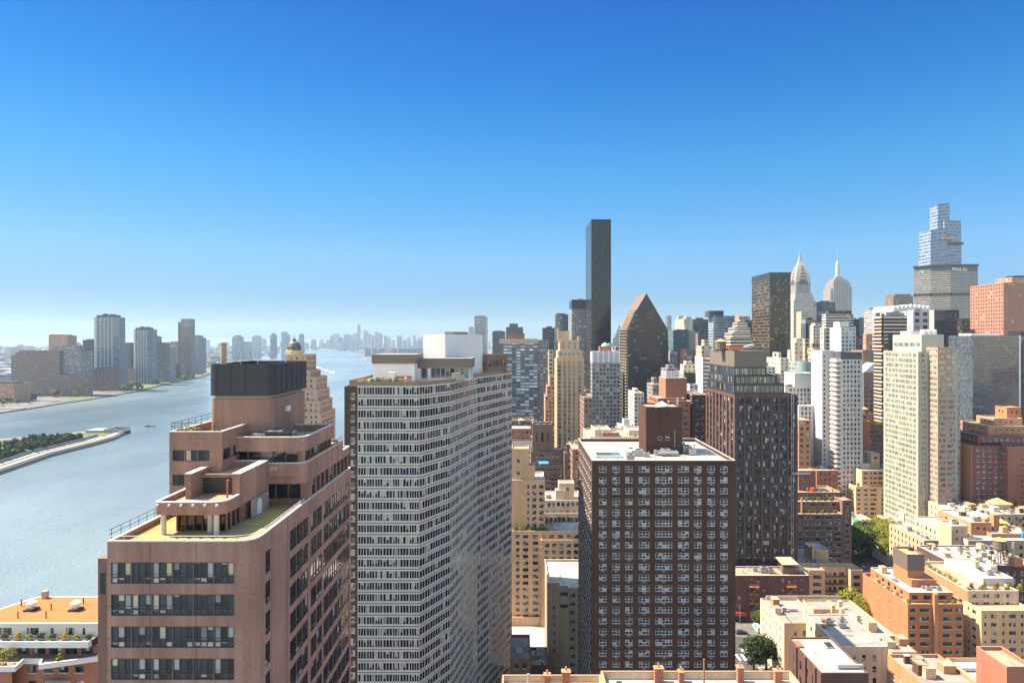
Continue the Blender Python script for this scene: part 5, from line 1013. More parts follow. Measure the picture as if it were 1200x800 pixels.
# white tower with curved balconies
Y = 400
b = Bld('apartment_tower', 'slim white apartment tower with a dark grey cap, curved corner balconies and grey side slab', at=(205, 410))
WT = spec(bw=2.25, ww=1.25, fh=2.95, wh=1.75, top=.8, nx=2, frame=FR_D, glass=G_CURT, margin=.8)
b.block((px(985, Y), px(1011, Y), Y, 422), 0, pz(421, Y), BR_WHITE, WT, roof=R_GREY, par=0)
b.block((px(985.3, Y), px(1010.7, Y), Y+.2, 421.8), pz(421, Y), pz(412.5, Y), plain('slate_cap', (.07, .075, .085), .5), None, roof=R_DARK, par=.8, part='cap')
for q in range(38):
    m = b.one('balcony', WHITE); z = pz(424, Y)-q*2.95
    if z < 5: break
    m.prism(roundpoly([(px(978.5, Y), Y-.4), (px(985, Y)-.01, Y-.4), (px(985, Y)-.01, Y+8), (px(979.5, Y), Y+8)], {0: 1.8}), z, z+1.15)
m = b.mb('core_wall', BR_GREY); m.box(px(980.5, Y), px(985, Y)-.02, Y+1.2, Y+9, 0, pz(420, Y))
b.block((px(963.5, 409), px(977.5, 409), 409, 424), 0, pz(410.5, 409), wallm('pale_grey_panel', (.44, .44, .46), .06, .06, .05), {0: spec(bays=[(.8, 1.9)], fh=2.95, wh=1.5, top=3, nx=1, frame=FR_D, glass=G_DARK)}, par=.5, part='side_slab'); b.finish()
b = Bld('apartment_tower', 'white mid-rise with gridded dark windows and a plain white rooftop box', at=(190, 438))
Y = 430; b.block((px(920, Y), px(962.5, Y), Y, 452), 0, pz(453, Y), BR_WHITE, spec(bw=2.35, ww=1.35, fh=3.0, wh=2.0, top=1.2, nx=2, frame=FR_D, glass=G_CURT, margin=2), roof=R_WHITE, par=.6)
b.block((px(931, 434), px(954, 434), 434, 450), pz(453, Y)-.6, pz(437, 434), BR_WHITE, None, roof=R_WHITE, par=.4, part='rooftop_box')
b.block((px(936, 420), px(953.5, 420), 420, 429.99), 0, pz(475, 420), BR_WHITE, spec(bw=2.4, ww=1.2, fh=3.0, wh=2.0, top=1, nx=2, frame=FR_D, glass=G_CURT, margin=.4), roof=R_WHITE, par=.4, part='lower_wall'); clutter(b, px(921, 432), px(929, 432), 432, 446, pz(453, Y)-.6, 2, 4); b.finish(80)
for i in range(4): shrub(px(921+i*2, 433), 432, pz(453, Y)-.6, 'bright shrub on the roof of the white mid-rise', 2, 2, LF_Y, group='roof shrubs of the white mid-rise')
b = Bld('glass_tower', 'rounded green glass tower rising behind the white mid-rise', at=(205, 470)); Y = 460
b.block(roundpoly(rect(px(938, Y), px(963, Y), Y, 480), {0: 6, 1: 6}), 0, pz(424, Y), plain('green_spandrel', (.2, .3, .27), .4), spec(fh=3.3, wh=2.2, top=.8, bw=2.6, ww=2.45, nx=2, frame=FR_W, glass=G_TEAL, margin=.05, recess=.05), roof=R_TAN, par=.6, cope=WHITE); b.finish(60)

g = random.Random(77)
for i in range(34):
    u, Y, v = ((g.uniform(1136, 1160), g.uniform(308, 328), None), (g.uniform(1165, 1200), g.uniform(304, 326), None), (g.uniform(1125, 1195), g.uniform(269, 288), None), (g.uniform(1130, 1195), g.uniform(326, 344), None))[i % 4]
    z = (pz(612, 306)-.5, pz(625, 302)-.4, pz(662, 266)-.5, pz(602, 322)-.4)[i % 4]
    shrub(px(u, Y), Y, z, 'potted roof plant among the crowded low roofs before the big red brick block', g.uniform(1.1, 2.0), g.uniform(1.2, 2.0), (LF_G, LF_Y, LF_G, LF_O, LF_D)[i % 5], group='roof plants on the crowded low roofs')
# ================================================================ TOWERS FURTHER OFF
FM = {}
def fac(key):
    T = dict(
     grey=dict(wall=(.3, .29, .27), glass=(.04, .045, .055)), brown=dict(wall=(.2, .13, .095), glass=(.03, .03, .035), w=.5, pblind=.1, blind=(.25, .22, .2)), tan=dict(wall=(.46, .37, .25), glass=(.05, .05, .055), w=.5, h=.5),
     cream=dict(wall=(.56, .49, .36), glass=(.06, .06, .065), w=.45, h=.5), white=dict(wall=(.50, .485, .46), glass=(.06, .065, .075), w=.55, h=.55), orange=dict(wall=(.43, .22, .12), glass=(.05, .045, .045), w=.45, h=.5),
     redgran=dict(wall=(.33, .145, .09), glass=(.03, .025, .03), w=.42, h=.45, pblind=.1), steel=dict(wall=(.17, .2, .22), glass=(.05, .07, .09), w=.8, h=.7, pblind=.1, blind=(.25, .27, .28)), blueglass=dict(wall=(.08, .11, .14), glass=(.05, .085, .12), w=.92, h=.85, pblind=.08),
     black=dict(wall=(.085, .062, .036), glass=(.012, .012, .013), w=.96, h=.58, pblind=.14, blind=(.25, .19, .11), ior=1.4), dark=dict(wall=(.038, .032, .029), glass=(.018, .019, .024), w=.7, h=.6, pblind=.1, blind=(.22, .2, .18), ior=1.4), bronze=dict(wall=(.018, .016, .017), glass=(.018, .018, .021), w=.9, h=.86, pblind=.12, blind=(.045, .038, .036), ior=1.36, var=.05),
     stripe=dict(wall=(.62, .55, .45), glass=(.025, .025, .03), w=1.0, h=.52, pblind=.06), ostripe=dict(wall=(.60, .30, .17), glass=(.03, .03, .035), w=1.0, h=.5, pblind=.25, blind=(.75, .68, .55)), gridwhite=dict(wall=(.2, .2, .2), glass=(.05, .06, .07), w=.85, h=.55, pblind=.3, blind=(.2, .22, .24)),
     blueband=dict(wall=(.10, .105, .11), glass=(.05, .07, .085), w=.93, h=.5, pblind=.5, blind=(.55, .66, .74)), metl=dict(wall=(.22, .20, .175), glass=(.07, .07, .075), w=1.0, h=.42, pblind=.2, blind=(.2, .2, .2)), palegrid=dict(wall=(.25, .285, .34), glass=(.10, .14, .20), w=.97, h=.55, pblind=.1, blind=(.25, .3, .36)),
     limestone=dict(wall=(.29, .26, .235), glass=(.07, .068, .07), w=.42, h=1.0, pblind=0), bone=dict(wall=(.44, .385, .31), glass=(.05, .05, .055), w=.5, h=.62, pblind=.1), teal=dict(wall=(.05, .09, .10), glass=(.04, .075, .085), w=.85, h=.75, pblind=.15, blind=(.15, .22, .24)), bluecurtain=dict(wall=(.24, .29, .36), glass=(.10, .145, .21), w=1.0, h=.6, pblind=0, ior=1.5), mirror=dict(wall=(.035, .045, .055), glass=(.055, .08, .105), w=.78, h=.72, pblind=0.02, blind=(.15, .16, .17), ior=1.8, rough=.06), slate=dict(wall=(.06, .063, .08), glass=(.022, .025, .034), w=.75, h=.6, pblind=.2, blind=(.13, .14, .16), ior=1.4),
     greygrid=dict(wall=(.22, .20, .185), glass=(.035, .04, .05), w=.62, h=.5, pblind=.22, blind=(.42, .43, .45)), bay=dict(wall=(.50, .39, .22), glass=(.06, .08, .09), w=.5, h=.82, pblind=.12))
    k = T[key]; return facadem('facade_'+key, **k)
def tower(name, label, u0, u1, vt, Y, mat, ub=None, dep=None, bay=3.2, fh=3.6, roof=R_DARK, par=1.0, z0=0, cat='tower', group=None, extra=(), tops=True):
    """a tower whose front spans u0..u1 at depth Y; ub: column of the rear edge of its visible side; extra: setbacks ((u0,u1,vt,dY,dep[,mat]), ...)"""
    x0, x1 = px(u0, Y), px(u1, Y)
    if dep is None:
        dep = 28
        if ub is not None:
            xc = x0 if u0 > U0 else x1; dep = max(6, xc*F/(ub-U0)-Y)
    b = Bld(name, label, cat, at=((x0+x1)/2, Y+dep/2), group=group)
    m = fac(mat); zt = pz(vt, Y)
    b.block((x0, x1, Y, Y+dep), z0, zt, m, grid(bay, fh), roof=roof, par=par)
    for e in extra:
        a, c, v, dy, dd = e[:5]; b.block((px(a, Y+dy), px(c, Y+dy), Y+dy, Y+dy+dd), zt-par, pz(v, Y+dy), fac(e[5]) if len(e) > 5 and e[5] else m, grid(bay, fh), roof=roof, par=.6, part='crown')
    b.zt, b.x0, b.x1, b.Y, b.Y1, b.zr = zt, x0, x1, Y, Y+dep, zt-par
    if tops and not extra and x1-x0 > 12:
        g = random.Random(int(u0*13+vt)); w = (x1-x0); q = b.one('roof_plant', [fac('grey') if mat in ('white', 'cream', 'tan', 'limestone') else DK])
        a = b.x0+w*g.uniform(.15, .35); c = b.x1-w*g.uniform(.15, .35); q.box(a, c, Y+dep*.25, Y+dep*.75, b.zr, zt+g.uniform(1.2, 3.0))
    return b
T = lambda *a, **k: tower(*a, **k).finish()
# --- big landmarks
b = tower('skyscraper', 'tallest slim dark bronze glass tower, a plain sheer box', 693, 716, 257, 770, 'bronze', ub=686.3, bay=2.2, fh=3.7, tops=False, par=2)
m = b.one('antenna', METAL); m.tube((b.x0+14, 790, b.zr), (b.x0+14, 790, b.zt+4), .5, n=6); m.box(b.x0+10, b.x0+18, 785, 792, b.zr, b.zt+1.2); b.finish()
b = Bld('skyscraper', 'dark tower tapering to a pointed wedge roof with toothed balcony edges', 'tower', at=(135, 665)); Y = 640
xa, xb, xm = px(736, Y), px(783, Y), px(757.5, Y); zs, zr_ = pz(386, Y), pz(363, Y); za = pz(343.5, Y)
nst = 9; prof = [(xa, xb, 0, zs)]
for i in range(nst):
    t0, t1 = (i+1)/nst, (i+1)/nst; prof.append((xa+(xm-9-xa)*t0*.93, xb-(xb-xm-9)*t0*.93, zs+(zr_-zs)*i/nst, zs+(zr_-zs)*(i+1)/nst))
mt = fac('dark')
for i, (p, q, z0, z1) in enumerate(prof): b.block((p, q, Y, 690), z0, z1, mt, grid(2.6, 3.0), roof=R_DARK, par=0, part='wall')
p, q = prof[-1][0], prof[-1][1]; m = b.one('roof', [DK, plain('tan_metal_roof', (.14, .10, .075), .6)])
m.ngon([(p, Y, zr_), (q, Y, zr_), (xm, Y+.1, za)], 0); m.ngon([(q, 690, zr_), (p, 690, zr_), (xm, 690, za)], 0); m.quad((p, 690, zr_), (p, Y, zr_), (xm, Y, za), (xm, 690, za), 1); m.quad((q, Y, zr_), (q, 690, zr_), (xm, 690, za), (xm, Y, za), 0)
tan_b = plain('balcony_tan', (.30, .23, .155), .8); nb = 0
for lv in range(54):
    z = zs-3-lv*3.0
    if z < 4: break
    for yy in (643, 655, 667, 679):
        m = b.one('balcony', tan_b) if nb < 72 else b.mb('balcony_stuff', tan_b); nb += 1; m.box(xa-1.7, xa-.001, yy, yy+7, z, z+1.15)
    for yy in ((645, 668) if lv % 2 else (656, 679)): m = b.mb('balcony_stuff', tan_b); m.box(xb+.001, xb+1.5, yy, yy+7, z, z+1.15)
for i, (p, q, z0, z1) in enumerate(prof[1:]): m = b.one('balcony', tan_b); m.box(p-1.6, p-.001, Y+2, 688, z0, z0+1.1); m = b.one('balcony', tan_b); m.box(q+.001, q+1.6, Y+2, 688, z0, z0+1.1)
b.finish()
b = tower('office_tower', 'black glass office slab with tan lit blinds banding its sunny side', 902, 926.5, 319, 750, 'black', ub=881, bay=1.6, fh=3.75, tops=False, par=2.5)
m = b.one('crown_band', DK); m.box(b.x0-.15, b.x1+.15, b.Y-.15, b.Y1+.15, b.zt-7, b.zt-.2)
for q in (98, 66): m = b.one('plant_floor', DK); m.box(b.x0-.12, b.x1+.12, b.Y-.12, b.Y1+.12, q, q+6)
b.finish()
# art deco spire
Y = 1520; cx = px(942, Y); CH = 'limestone'
b = Bld('skyscraper', 'slender pale art deco skyscraper with a curved silvery tiered crown and needle spire', 'tower', at=(cx, Y+20))
def shaft(hw, v0, v1, y0=None, part='wall', mat=CH, hd=None):
    z0 = 0 if v0 is None else pz(v0, Y); hd = hd or hw; b.block((cx-hw, cx+hw, Y+20-hd, Y+20+hd), z0, pz(v1, Y), fac(mat), grid(4.2, 3.8), roof=R_DARK, par=0, part=part)
shaft(27, None, 353, mat='bone'); shaft(23.5, 353, 349.5, mat='bone'); shaft(20.5, 349.5, 343.5, mat='bone'); shaft(17, 343.5, 330)
for sx in (-1, 1):
    for sy in (-1, 1): b.block(rect(*sorted((cx+sx*17.6, cx+sx*23)), *sorted((Y+20+sy*17.6, Y+20+sy*23))), pz(380, Y), pz(350.5, Y), fac('bone'), grid(4, 3.8), par=0, part='corner_pier')
SIL = plain('silvery_steel', (.40, .35, .28), .42, .25); TRI = plain('triangular_window_dark', (.08, .07, .06), .4)
m = b.mb('crown', SIL); prof = [(17, pz(331, Y)), (16.5, pz(326, Y)), (14.8, pz(321, Y)), (12.2, pz(316, Y)), (9.4, pz(312, Y)), (6.6, pz(308.5, Y)), (4.2, pz(305.5, Y)), (2.4, pz(301, Y)), (.7, pz(296, Y)), (.25, pz(290, Y))]
for (r0, z0), (r1, z1) in zip(prof, prof[1:]):
    for i in range(4):
        a0, a1 = pi/4+i*pi/2, pi/4+(i+1)*pi/2; k = 1.414
        m.quad((cx+r0*k*cos(a0), Y+20+r0*k*sin(a0), z0), (cx+r0*k*cos(a1), Y+20+r0*k*sin(a1), z0), (cx+r1*k*cos(a1), Y+20+r1*k*sin(a1), z1), (cx+r1*k*cos(a0), Y+20+r1*k*sin(a0), z1))
for j in range(5):   # sunburst arches, one above the other on each face
    zb = pz(333-j*4.6, Y); w = 14.5-j*2.5; hh = 17-j*2
    for f in range(4):
        mm = b.one('sunburst_arch', [SIL, TRI]); d = prof[min(j, 6)][0]+.6
        def pt(x, z, o=0.0):
            a = f*pi/2; c, s = cos(a), sin(a); lx, ly = x, -(d+o); return (cx+lx*c-ly*s, Y+20+lx*s+ly*c, z)
        ar = [(w*cos(pi*i/10), zb+hh*sin(pi*i/10)) for i in range(11)]; ai = [(w*.82*cos(pi*i/10), zb+hh*.8*sin(pi*i/10)) for i in range(11)]
        for i in range(10): mm.quad(pt(*ar[i]), pt(*ar[i+1]), pt(*ai[i+1]), pt(*ai[i]), 0); mm.quad(pt(*ar[i]), pt(ar[i][0], ar[i][1], -3), pt(ar[i+1][0], ar[i+1][1], -3), pt(*ar[i+1]), 0)
        mm.ngon([pt(p[0], p[1], -.3) for p in ai][::-1], 1)
        for i in (2, 4, 6, 8): mm.ngon([pt(*ai[i], .05), pt(ai[i][0]*.72+.6, zb+(ai[i][1]-zb)*.72, .05), pt(ai[i][0]*.72-.6, zb+(ai[i][1]-zb)*.72, .05)], 0)
b.finish()
# stepped limestone giant with mast
Y = 2050; cx = px(986, Y); b = Bld('skyscraper', 'massive stepped limestone skyscraper with a rounded mast on its stepped crown', 'tower', at=(cx, Y+25))
for hw, hd, v0, v1 in ((42, 34, None, 372), (33, 25, 372, 338), (26.5, 28, None, 331.5), (23.5, 24, 331.5, 329), (19, 19, 329, 327), (13.5, 14, 327, 325), (10, 10, 325, 323.5)):
    b.block((cx-hw, cx+hw, Y+25-hd, Y+25+hd), 0 if v0 is None else pz(v0, Y), pz(v1, Y), fac(CH), grid(5.2, 3.8), roof=R_TAN, par=0)
for sx in (-1, 1): b.block((cx+sx*28.5-5.2, cx+sx*28.5+5.2, Y+3, Y+47), 0, pz(335 if sx > 0 else 339.5, Y), fac(CH), grid(4.4, 3.8), roof=R_TAN, par=0, part='wing_wall')
m = b.one('mast', plain('pale_mast', (.4, .38, .35), .5)); m.lathe(cx, Y+25, [(8, pz(324, Y)), (7, pz(321, Y)), (6.2, pz(315, Y)), (5.2, pz(308.5, Y)), (3.6, pz(306.5, Y)), (1.2, pz(305, Y)), (.7, pz(300, Y)), (.2, pz(291, Y))], 12); b.finish()
# glass giant behind the octagonal slab
Y = 1437; b = Bld('skyscraper', 'tallest pale blue glass tower, tapering and broken into overlapping shards', 'tower', at=(px(1111, Y), Y+30)); PGm = fac('bluecurtain')
def shard(u0, u1, t0, t1, vt, y0, y1, vb=None, slope=0, mat=PGm):
    xa, xb = px(u0, Y), px(u1, Y); ta, tb = px(t0, Y), px(t1, Y); zt = pz(vt, Y); mm = b.mb('wall', mat); k = .86; ym = (y0+y1)/2; z0 = 0 if vb is None else pz(vb, Y)
    lo = [(xa, y0), (xb, y0), (xb, y1), (xa, y1)]; hi = [(ta, ym+(y0-ym)*k), (tb, ym+(y0-ym)*k), (tb, ym+(y1-ym)*k), (ta, ym+(y1-ym)*k)]; zz = [zt, zt+slope, zt+slope, zt]
    for i in range(4):
        j = (i+1) % 4; L = hypot(lo[j][0]-lo[i][0], lo[j][1]-lo[i][1]); nbk = max(1, round(L/4.5)); h = (zt-z0)/7.5
        mm.quad((*lo[i], z0), (*lo[j], z0), (*hi[j], zz[j]), (*hi[i], zz[i]), 0, [(0, 0), (nbk, 0), (nbk, h), (0, h)])
    b.mb('roof', R_PALE).ngon([(*hi[i], zz[i]) for i in range(4)])
shard(1089, 1112, 1092, 1110, 269, Y, Y+48, slope=4); shard(1110, 1132, 1110, 1129.5, 257.5, Y+6, Y+55, slope=-1); shard(1102, 1121, 1104.5, 1118.5, 237.5, Y+14, Y+46, slope=3)
m = b.one('plant_band', [plain('rust_band', (.5, .25, .17), .6), DK]); m.box(px(1104, Y), px(1118, Y), Y-.6, Y+60, pz(280.5, Y), pz(278, Y), 0); m.box(px(1114, Y), px(1131.2, Y), Y+4.5, Y+62, pz(286, Y), pz(283.5, Y), 1); b.finish()
# octagonal slab with the sign
Y = 1060; b = Bld('office_tower', 'broad octagonal concrete office slab with a white name sign under its dark cap', 'tower', at=(px(1112, Y), Y+30)); X = lambda u: px(u, Y)
y1 = 1060; oc = [(X(1114), Y), (X(1147), Y+2), (X(1151), Y+22), (X(1147), Y+44), (X(1114), Y+50), (X(1090.5)*1.02, Y+46), (X(1075)*1.02, Y+30), (X(1090.5)*1.0125, Y+13)]
zt = pz(317.5, Y); ms = fac('metl'); b.block(oc, 0, zt, ms, grid(2.4, 3.7), par=0)
b.block(inset(oc, .2), zt, pz(311.8, Y), plain('frieze', (.13, .125, .12), .7), None, par=0, part='frieze'); b.block(inset(oc, -1.2), pz(311.8, Y), pz(309.5, Y), DK, None, par=0, part='cap')
m = b.one('plant_floor', [DK, plain('frieze', 0)]); q = inset(oc, -.15)
for i in range(8):
    p0, p1 = q[i], q[(i+1) % 8]; zz0, zz1 = pz(346, Y), pz(343, Y); m.quad((*p0, zz0), (*p1, zz0), (*p1, zz1), (*p0, zz1), 0); L = hypot(p1[0]-p0[0], p1[1]-p0[1]); n = max(1, int(L/5))
    for j in range(n+1):
        t = j/n; x, y = p0[0]+(p1[0]-p0[0])*t, p0[1]+(p1[1]-p0[1])*t; m.box(x-.6, x+.6, y-.3, y+.3, zz0, zz1, 1)
fc = bpy.data.curves.new('sign_lettering', 'FONT'); fc.body = 'MetLife'; fc.size = 8.4; fc.extrude = .35; fc.space_character = 1.0; fc.offset = .12
so = text_obj('sign_lettering', fc); so.data.materials.append(WHITE); so.parent = b.o; so.location = b.L((X(1115.2), Y-.7, pz(317.3, Y))); so.rotation_euler = (pi/2, 0, 0.04)
p0, p1 = Vector(oc[6]), Vector(oc[7]); dd = (p1-p0).normalized(); nn = Vector((dd.y, -dd.x)); m = b.one('sign_emblem', [plain('emblem_blue', (.02, .2, .6), .5), plain('emblem_green', (.25, .5, .08), .5)])
for i, (s0, s1) in enumerate(((.30, .44), (.46, .58))):
    L = (p1-p0).length; A = p0+dd*L*s0+nn*.5; B_ = p0+dd*L*s1+nn*.5; z0, z1 = pz(319, Y), pz(315.5, Y); m.quad((A.x, A.y, z0), (B_.x, B_.y, z0), (B_.x, B_.y, z1), (A.x+dd.x*2*(i == 0), A.y, z1), i)
b.finish()
# red granite block
b = tower('office_tower', 'rosy granite tower with small punched windows, sunny side bright pink', 1176, 1215, 331, 600, 'redgran', ub=1137, bay=3.4, fh=3.4, tops=False, par=1.2); b.finish()
T('office_tower', 'low brown and pink crowned block rising just behind the rosy granite tower', 1186, 1222, 325, 680, 'orange', ub=1166)
b = tower('glass_tower', 'silvery mirror glass slab with a fine dark grid and white edge strip', 1140, 1194, 393, 430, 'mirror', dep=24, bay=1.5, fh=1.85, tops=False, roof=R_WHITE)
m = b.one('edge_strip', WHITE); m.box(b.x1+.001, b.x1+1.2, b.Y-.2, b.Y+6, 0, b.zt); m = b.one('roof_plant', WHITE); m.box(b.x0+3, b.x0+22, b.Y+6, b.Y+18, b.zr, b.zt+1.4); b.finish()
T('office_tower', 'dark slab edge beside the silvery mirror glass slab', 1197.5, 1225, 393, 434, 'slate', dep=20)
# banded orange and white
b = tower('apartment_tower', 'dark glass tower with orange and white striped balconies on its sunny side', 1035, 1063, 370, 560, 'dark', ub=1024.3, fh=3.1, tops=False, roof=R_TAN)
for q in range(60):
    z = b.zt-2-q*3.1
    if z < 20: break
    m = b.one('balcony', plain('orange_balcony', (.6, .3, .16), .7) if q % 2 else WHITE); m.box(b.x0-1.6, b.x0-.01, b.Y-.5, b.Y1, z, z+1.3)
    if q < 7 or q % 2: m.box(b.x0-1.6, b.x1 if q < 5 else b.x0+4, b.Y-.5, b.Y-.01, z, z+1.2)
m = b.one('roof_plant', fac('grey')); m.box(b.x0+4, b.x0+20, b.Y+3, b.Y+12, b.zr, b.zt+3); b.finish()
# scalloped roof building
Y = 820; b = Bld('office_tower', 'white building under a scalloped curving crest of arched white ribs', 'tower', at=(px(1066, Y), Y+20))
b.block((px(1049, Y), px(1090, Y), Y, Y+50), 0, pz(364, Y), fac('white'), grid(4, 3.8), roof=R_WHITE, par=0)
for i in range(9):
    m = b.one('scalloped_rib', WHITE); u = 1046+i*4.9; vt = 356.5+.9*abs(i-4)*.5; xx = px(u, Y); ww = px(u+4.6, Y)-xx; z0 = pz(365, Y); zt = pz(vt, Y)
    pr_ = [(0, 0), (.06, .5), (.22, .85), (.5, 1), (.8, .9), (1, .62)]
    for (a0, h0), (a1, h1) in zip(pr_, pr_[1:]): m.quad((xx+ww*a0, Y-2, z0+(zt-z0)*h0), (xx+ww*a1, Y-2, z0+(zt-z0)*h1), (xx+ww*a1, Y+46, z0+(zt-z0)*h1), (xx+ww*a0, Y+46, z0+(zt-z0)*h0))
    m.ngon([(xx+ww*a, Y-2, z0+(zt-z0)*h) for a, h in pr_]+[(xx+ww, Y-2, z0)]); m.quad((xx, Y+46, z0), (xx, Y-2, z0), (xx, Y-2, z0+.1), (xx, Y+46, z0+.1))
b.finish()
T('office_tower', 'brown arched-top block behind the scalloped white crest', 1047, 1070, 347, 900, 'brown', ub=1037.5, extra=((1049, 1068, 344.5, 3, 20),))
T('office_tower', 'small grey flat-topped block between the banded tower and brown arched block', 1024, 1036, 362.5, 980, 'grey')
T('office_tower', 'pale sunlit slab wall joined to a black glass block', 1070, 1089, 364, 690, 'white', dep=22, bay=9, fh=7)
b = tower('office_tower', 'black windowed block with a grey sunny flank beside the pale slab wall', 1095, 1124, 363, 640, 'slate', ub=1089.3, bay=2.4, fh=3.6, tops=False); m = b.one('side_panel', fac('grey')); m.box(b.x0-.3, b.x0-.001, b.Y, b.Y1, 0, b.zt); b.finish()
T('office_tower', 'narrow dark brown tower wedged before the rosy granite block', 1127, 1137, 373, 620, 'dark', ub=1123.5)
T('low_building', 'dark glass low-rise at the foot of the narrow dark tower', 1122, 1138, 466, 470, 'slate', ub=1119)
T('low_building', 'orange roofed low building peeking beside the rosy granite base', 1124, 1140, 449, 560, 'orange', dep=30, roof=R_TAN)
# cluster before the spire
T('office_tower', 'dark glass block seen between the art deco spire and the limestone giant', 957, 979, 354, 1350, 'slate', ub=953)
T('apartment_tower', 'blue grey striped tower standing before the art deco spire', 944, 957.5, 374.5, 800, 'steel', ub=938.5, bay=4, fh=30)
T('apartment_tower', 'tan tower with a square cap peeping behind the blue grey striped tower', 939, 948, 365, 900, 'tan', dep=16)
T('office_tower', 'dark curved-top office block banded with tan strips', 968, 1000, 368, 900, 'stripe', ub=963, extra=((971, 998, 364, 3, 30, 'dark'),))
T('office_tower', 'dark block stepping down beside the curved-top banded office block', 1000, 1007, 374, 920, 'dark', dep=30)
T('apartment_tower', 'pale yellow stepped block below the blue grey striped tower', 953, 963, 381, 640, 'cream', ub=949, extra=((955, 962, 378.5, 2, 8),))
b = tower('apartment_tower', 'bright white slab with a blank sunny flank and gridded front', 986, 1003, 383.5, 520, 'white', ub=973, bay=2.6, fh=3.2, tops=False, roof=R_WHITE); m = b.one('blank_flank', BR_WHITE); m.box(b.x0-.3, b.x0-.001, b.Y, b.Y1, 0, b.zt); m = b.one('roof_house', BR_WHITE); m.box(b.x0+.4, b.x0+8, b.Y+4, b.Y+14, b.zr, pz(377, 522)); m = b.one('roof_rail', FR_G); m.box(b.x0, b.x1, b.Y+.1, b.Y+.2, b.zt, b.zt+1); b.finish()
T('apartment_tower', 'pale cream sliver slab joined to the bright white slab', 965, 974, 384, 545, 'cream', ub=963, bay=5, fh=3.2)
T('office_tower', 'blue grey block in the gap beside the bright white slab', 1003, 1017, 396, 700, 'slate', ub=1000)
T('office_tower', 'hazy dark block far behind the bright white slab', 1007, 1016, 373, 1500, 'slate', ub=1004)
T('office_tower', 'white and blue sliver tower beside the orange striped tower', 1017, 1024, 372, 1100, 'steel', ub=1014)
T('apartment_house', 'orange brick house under the blue grey block', 1015, 1025, 391, 640, 'orange', ub=1012)
b = tower('apartment_house', 'brown blank-walled house behind the slim white tower', 1011, 1024, 410, 450, 'brown', dep=16, bay=12, fh=20); b.finish()
b = Bld('apartment_house', 'brown house with a white sloping gable wall beside the orange striped tower', 'building', at=(px(1017, 440), 450)); b.block((px(1012, 440), px(1024, 440), 440, 460), 0, pz(436, 440), fac('brown'), grid(3, 3), par=0)
m = b.one('gable', BR_WHITE); m.ngon([(px(1012, 440), 439.8, pz(436, 440)), (px(1024, 440), 439.8, pz(436, 440)), (px(1024, 440), 439.8, pz(425, 440))]); m.quad((px(1012, 440), 439.8, pz(436, 440)), (px(1024, 440), 439.8, pz(425, 440)), (px(1024, 440), 460, pz(425, 440)), (px(1012, 440), 460, pz(436, 440))); b.finish()
for (n, l, u0, u1, v, Y, mt, ub, ex) in (
  ('apartment_house', 'yellow stepped house below the blue grey striped tower', 931, 941, 401, 560, 'cream', 928, ((933, 940, 396, 2, 10),)),
  ('apartment_house', 'cream narrow house with a tan top next to the yellow stepped house', 943, 949, 397, 590, 'tan', 940, ()),
  ('apartment_house', 'tan block with a flat terrace below the pale yellow stepped block', 951, 963, 413, 500, 'tan', 947, ((953, 960, 408, 2, 10),)),
  ('apartment_house', 'yellow sunlit house with orange top between spire and pale slab', 952, 964, 402, 600, 'orange', 949, ()),
  ('apartment_house', 'slim cream house beside the black banded office slab', 926, 932, 410, 620, 'cream', 924, ()),
  ('apartment_house', 'pale low house in front of the black banded office slab', 905, 925, 470, 520, 'white', None, ()),
  ('apartment_house', 'brown low house right of the glass crown tower', 936, 956, 505, 480, 'orange', None, ()),
  ('apartment_house', 'pinkish low house before the white mid-rise', 936, 950, 492, 405, 'orange', None, ())):
    T(n, l, u0, u1, v, Y, mt, ub=ub, extra=ex, cat='building', roof=R_TAN)
# --- between the pointed tower and the black slab
T('office_tower', 'big dark teal slab behind the pointed tower', 789, 815, 387, 1000, 'teal', ub=783)
T('office_tower', 'pale blue twisting tower far off beside the pointed tower', 782, 787, 370, 3000, 'blueglass', dep=40)
T('office_tower', 'tan stepped tower with a cupola behind the dark teal slab', 803, 811, 373, 1500, 'tan', ub=791, extra=((795, 800, 370, 2, 10), (804, 810, 371, 2, 14)))
T('office_tower', 'wide slate slab behind the tan cupola tower', 812, 831, 374, 1250, 'slate', ub=810)
b = tower('glass_tower', 'white and blue reflective tower with a dark penthouse', 836, 861, 370, 850, 'palegrid', ub=830, extra=((831, 848, 364, 2, 20, 'slate'),)); b.finish()
b = tower('office_tower', 'ziggurat of cream balcony bands stepping up to a small peak', 856, 881, 396, 700, 'stripe', ub=851, fh=3.4, extra=((858, 880, 390, 2, 26), (861, 879, 384, 4, 22), (864, 876, 378, 6, 16), (867, 873, 375, 8, 10))); b.finish()
T('office_tower', 'dark block with a rusty top behind the cream ziggurat', 870, 882, 375, 900, 'slate', ub=865, extra=((866, 879, 370.5, 4, 20, 'orange'),))
T('office_tower', 'slate tower with tan piers behind the yellow house', 818, 829, 390, 900, 'brown', ub=815)
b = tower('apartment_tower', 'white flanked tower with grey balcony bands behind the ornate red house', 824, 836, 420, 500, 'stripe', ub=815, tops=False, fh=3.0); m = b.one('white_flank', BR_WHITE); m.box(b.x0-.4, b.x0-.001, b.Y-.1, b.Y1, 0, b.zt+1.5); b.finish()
T('apartment_house', 'yellow stepped brick house with a tall tank house on top', 822, 834, 405, 560, 'tan', ub=816, extra=((825, 831, 398, 3, 8),))
T('apartment_house', 'narrow bright red house among the tan roofs', 798, 805, 409, 640, 'redgran', ub=794)
T('apartment_house', 'cream low house before the narrow red house', 801, 815, 427, 520, 'cream', ub=797, extra=((804, 811, 423, 2, 8),))
T('apartment_house', 'dark low house above the ornate red lattice crown', 803, 815, 437, 450, 'dark', ub=800)
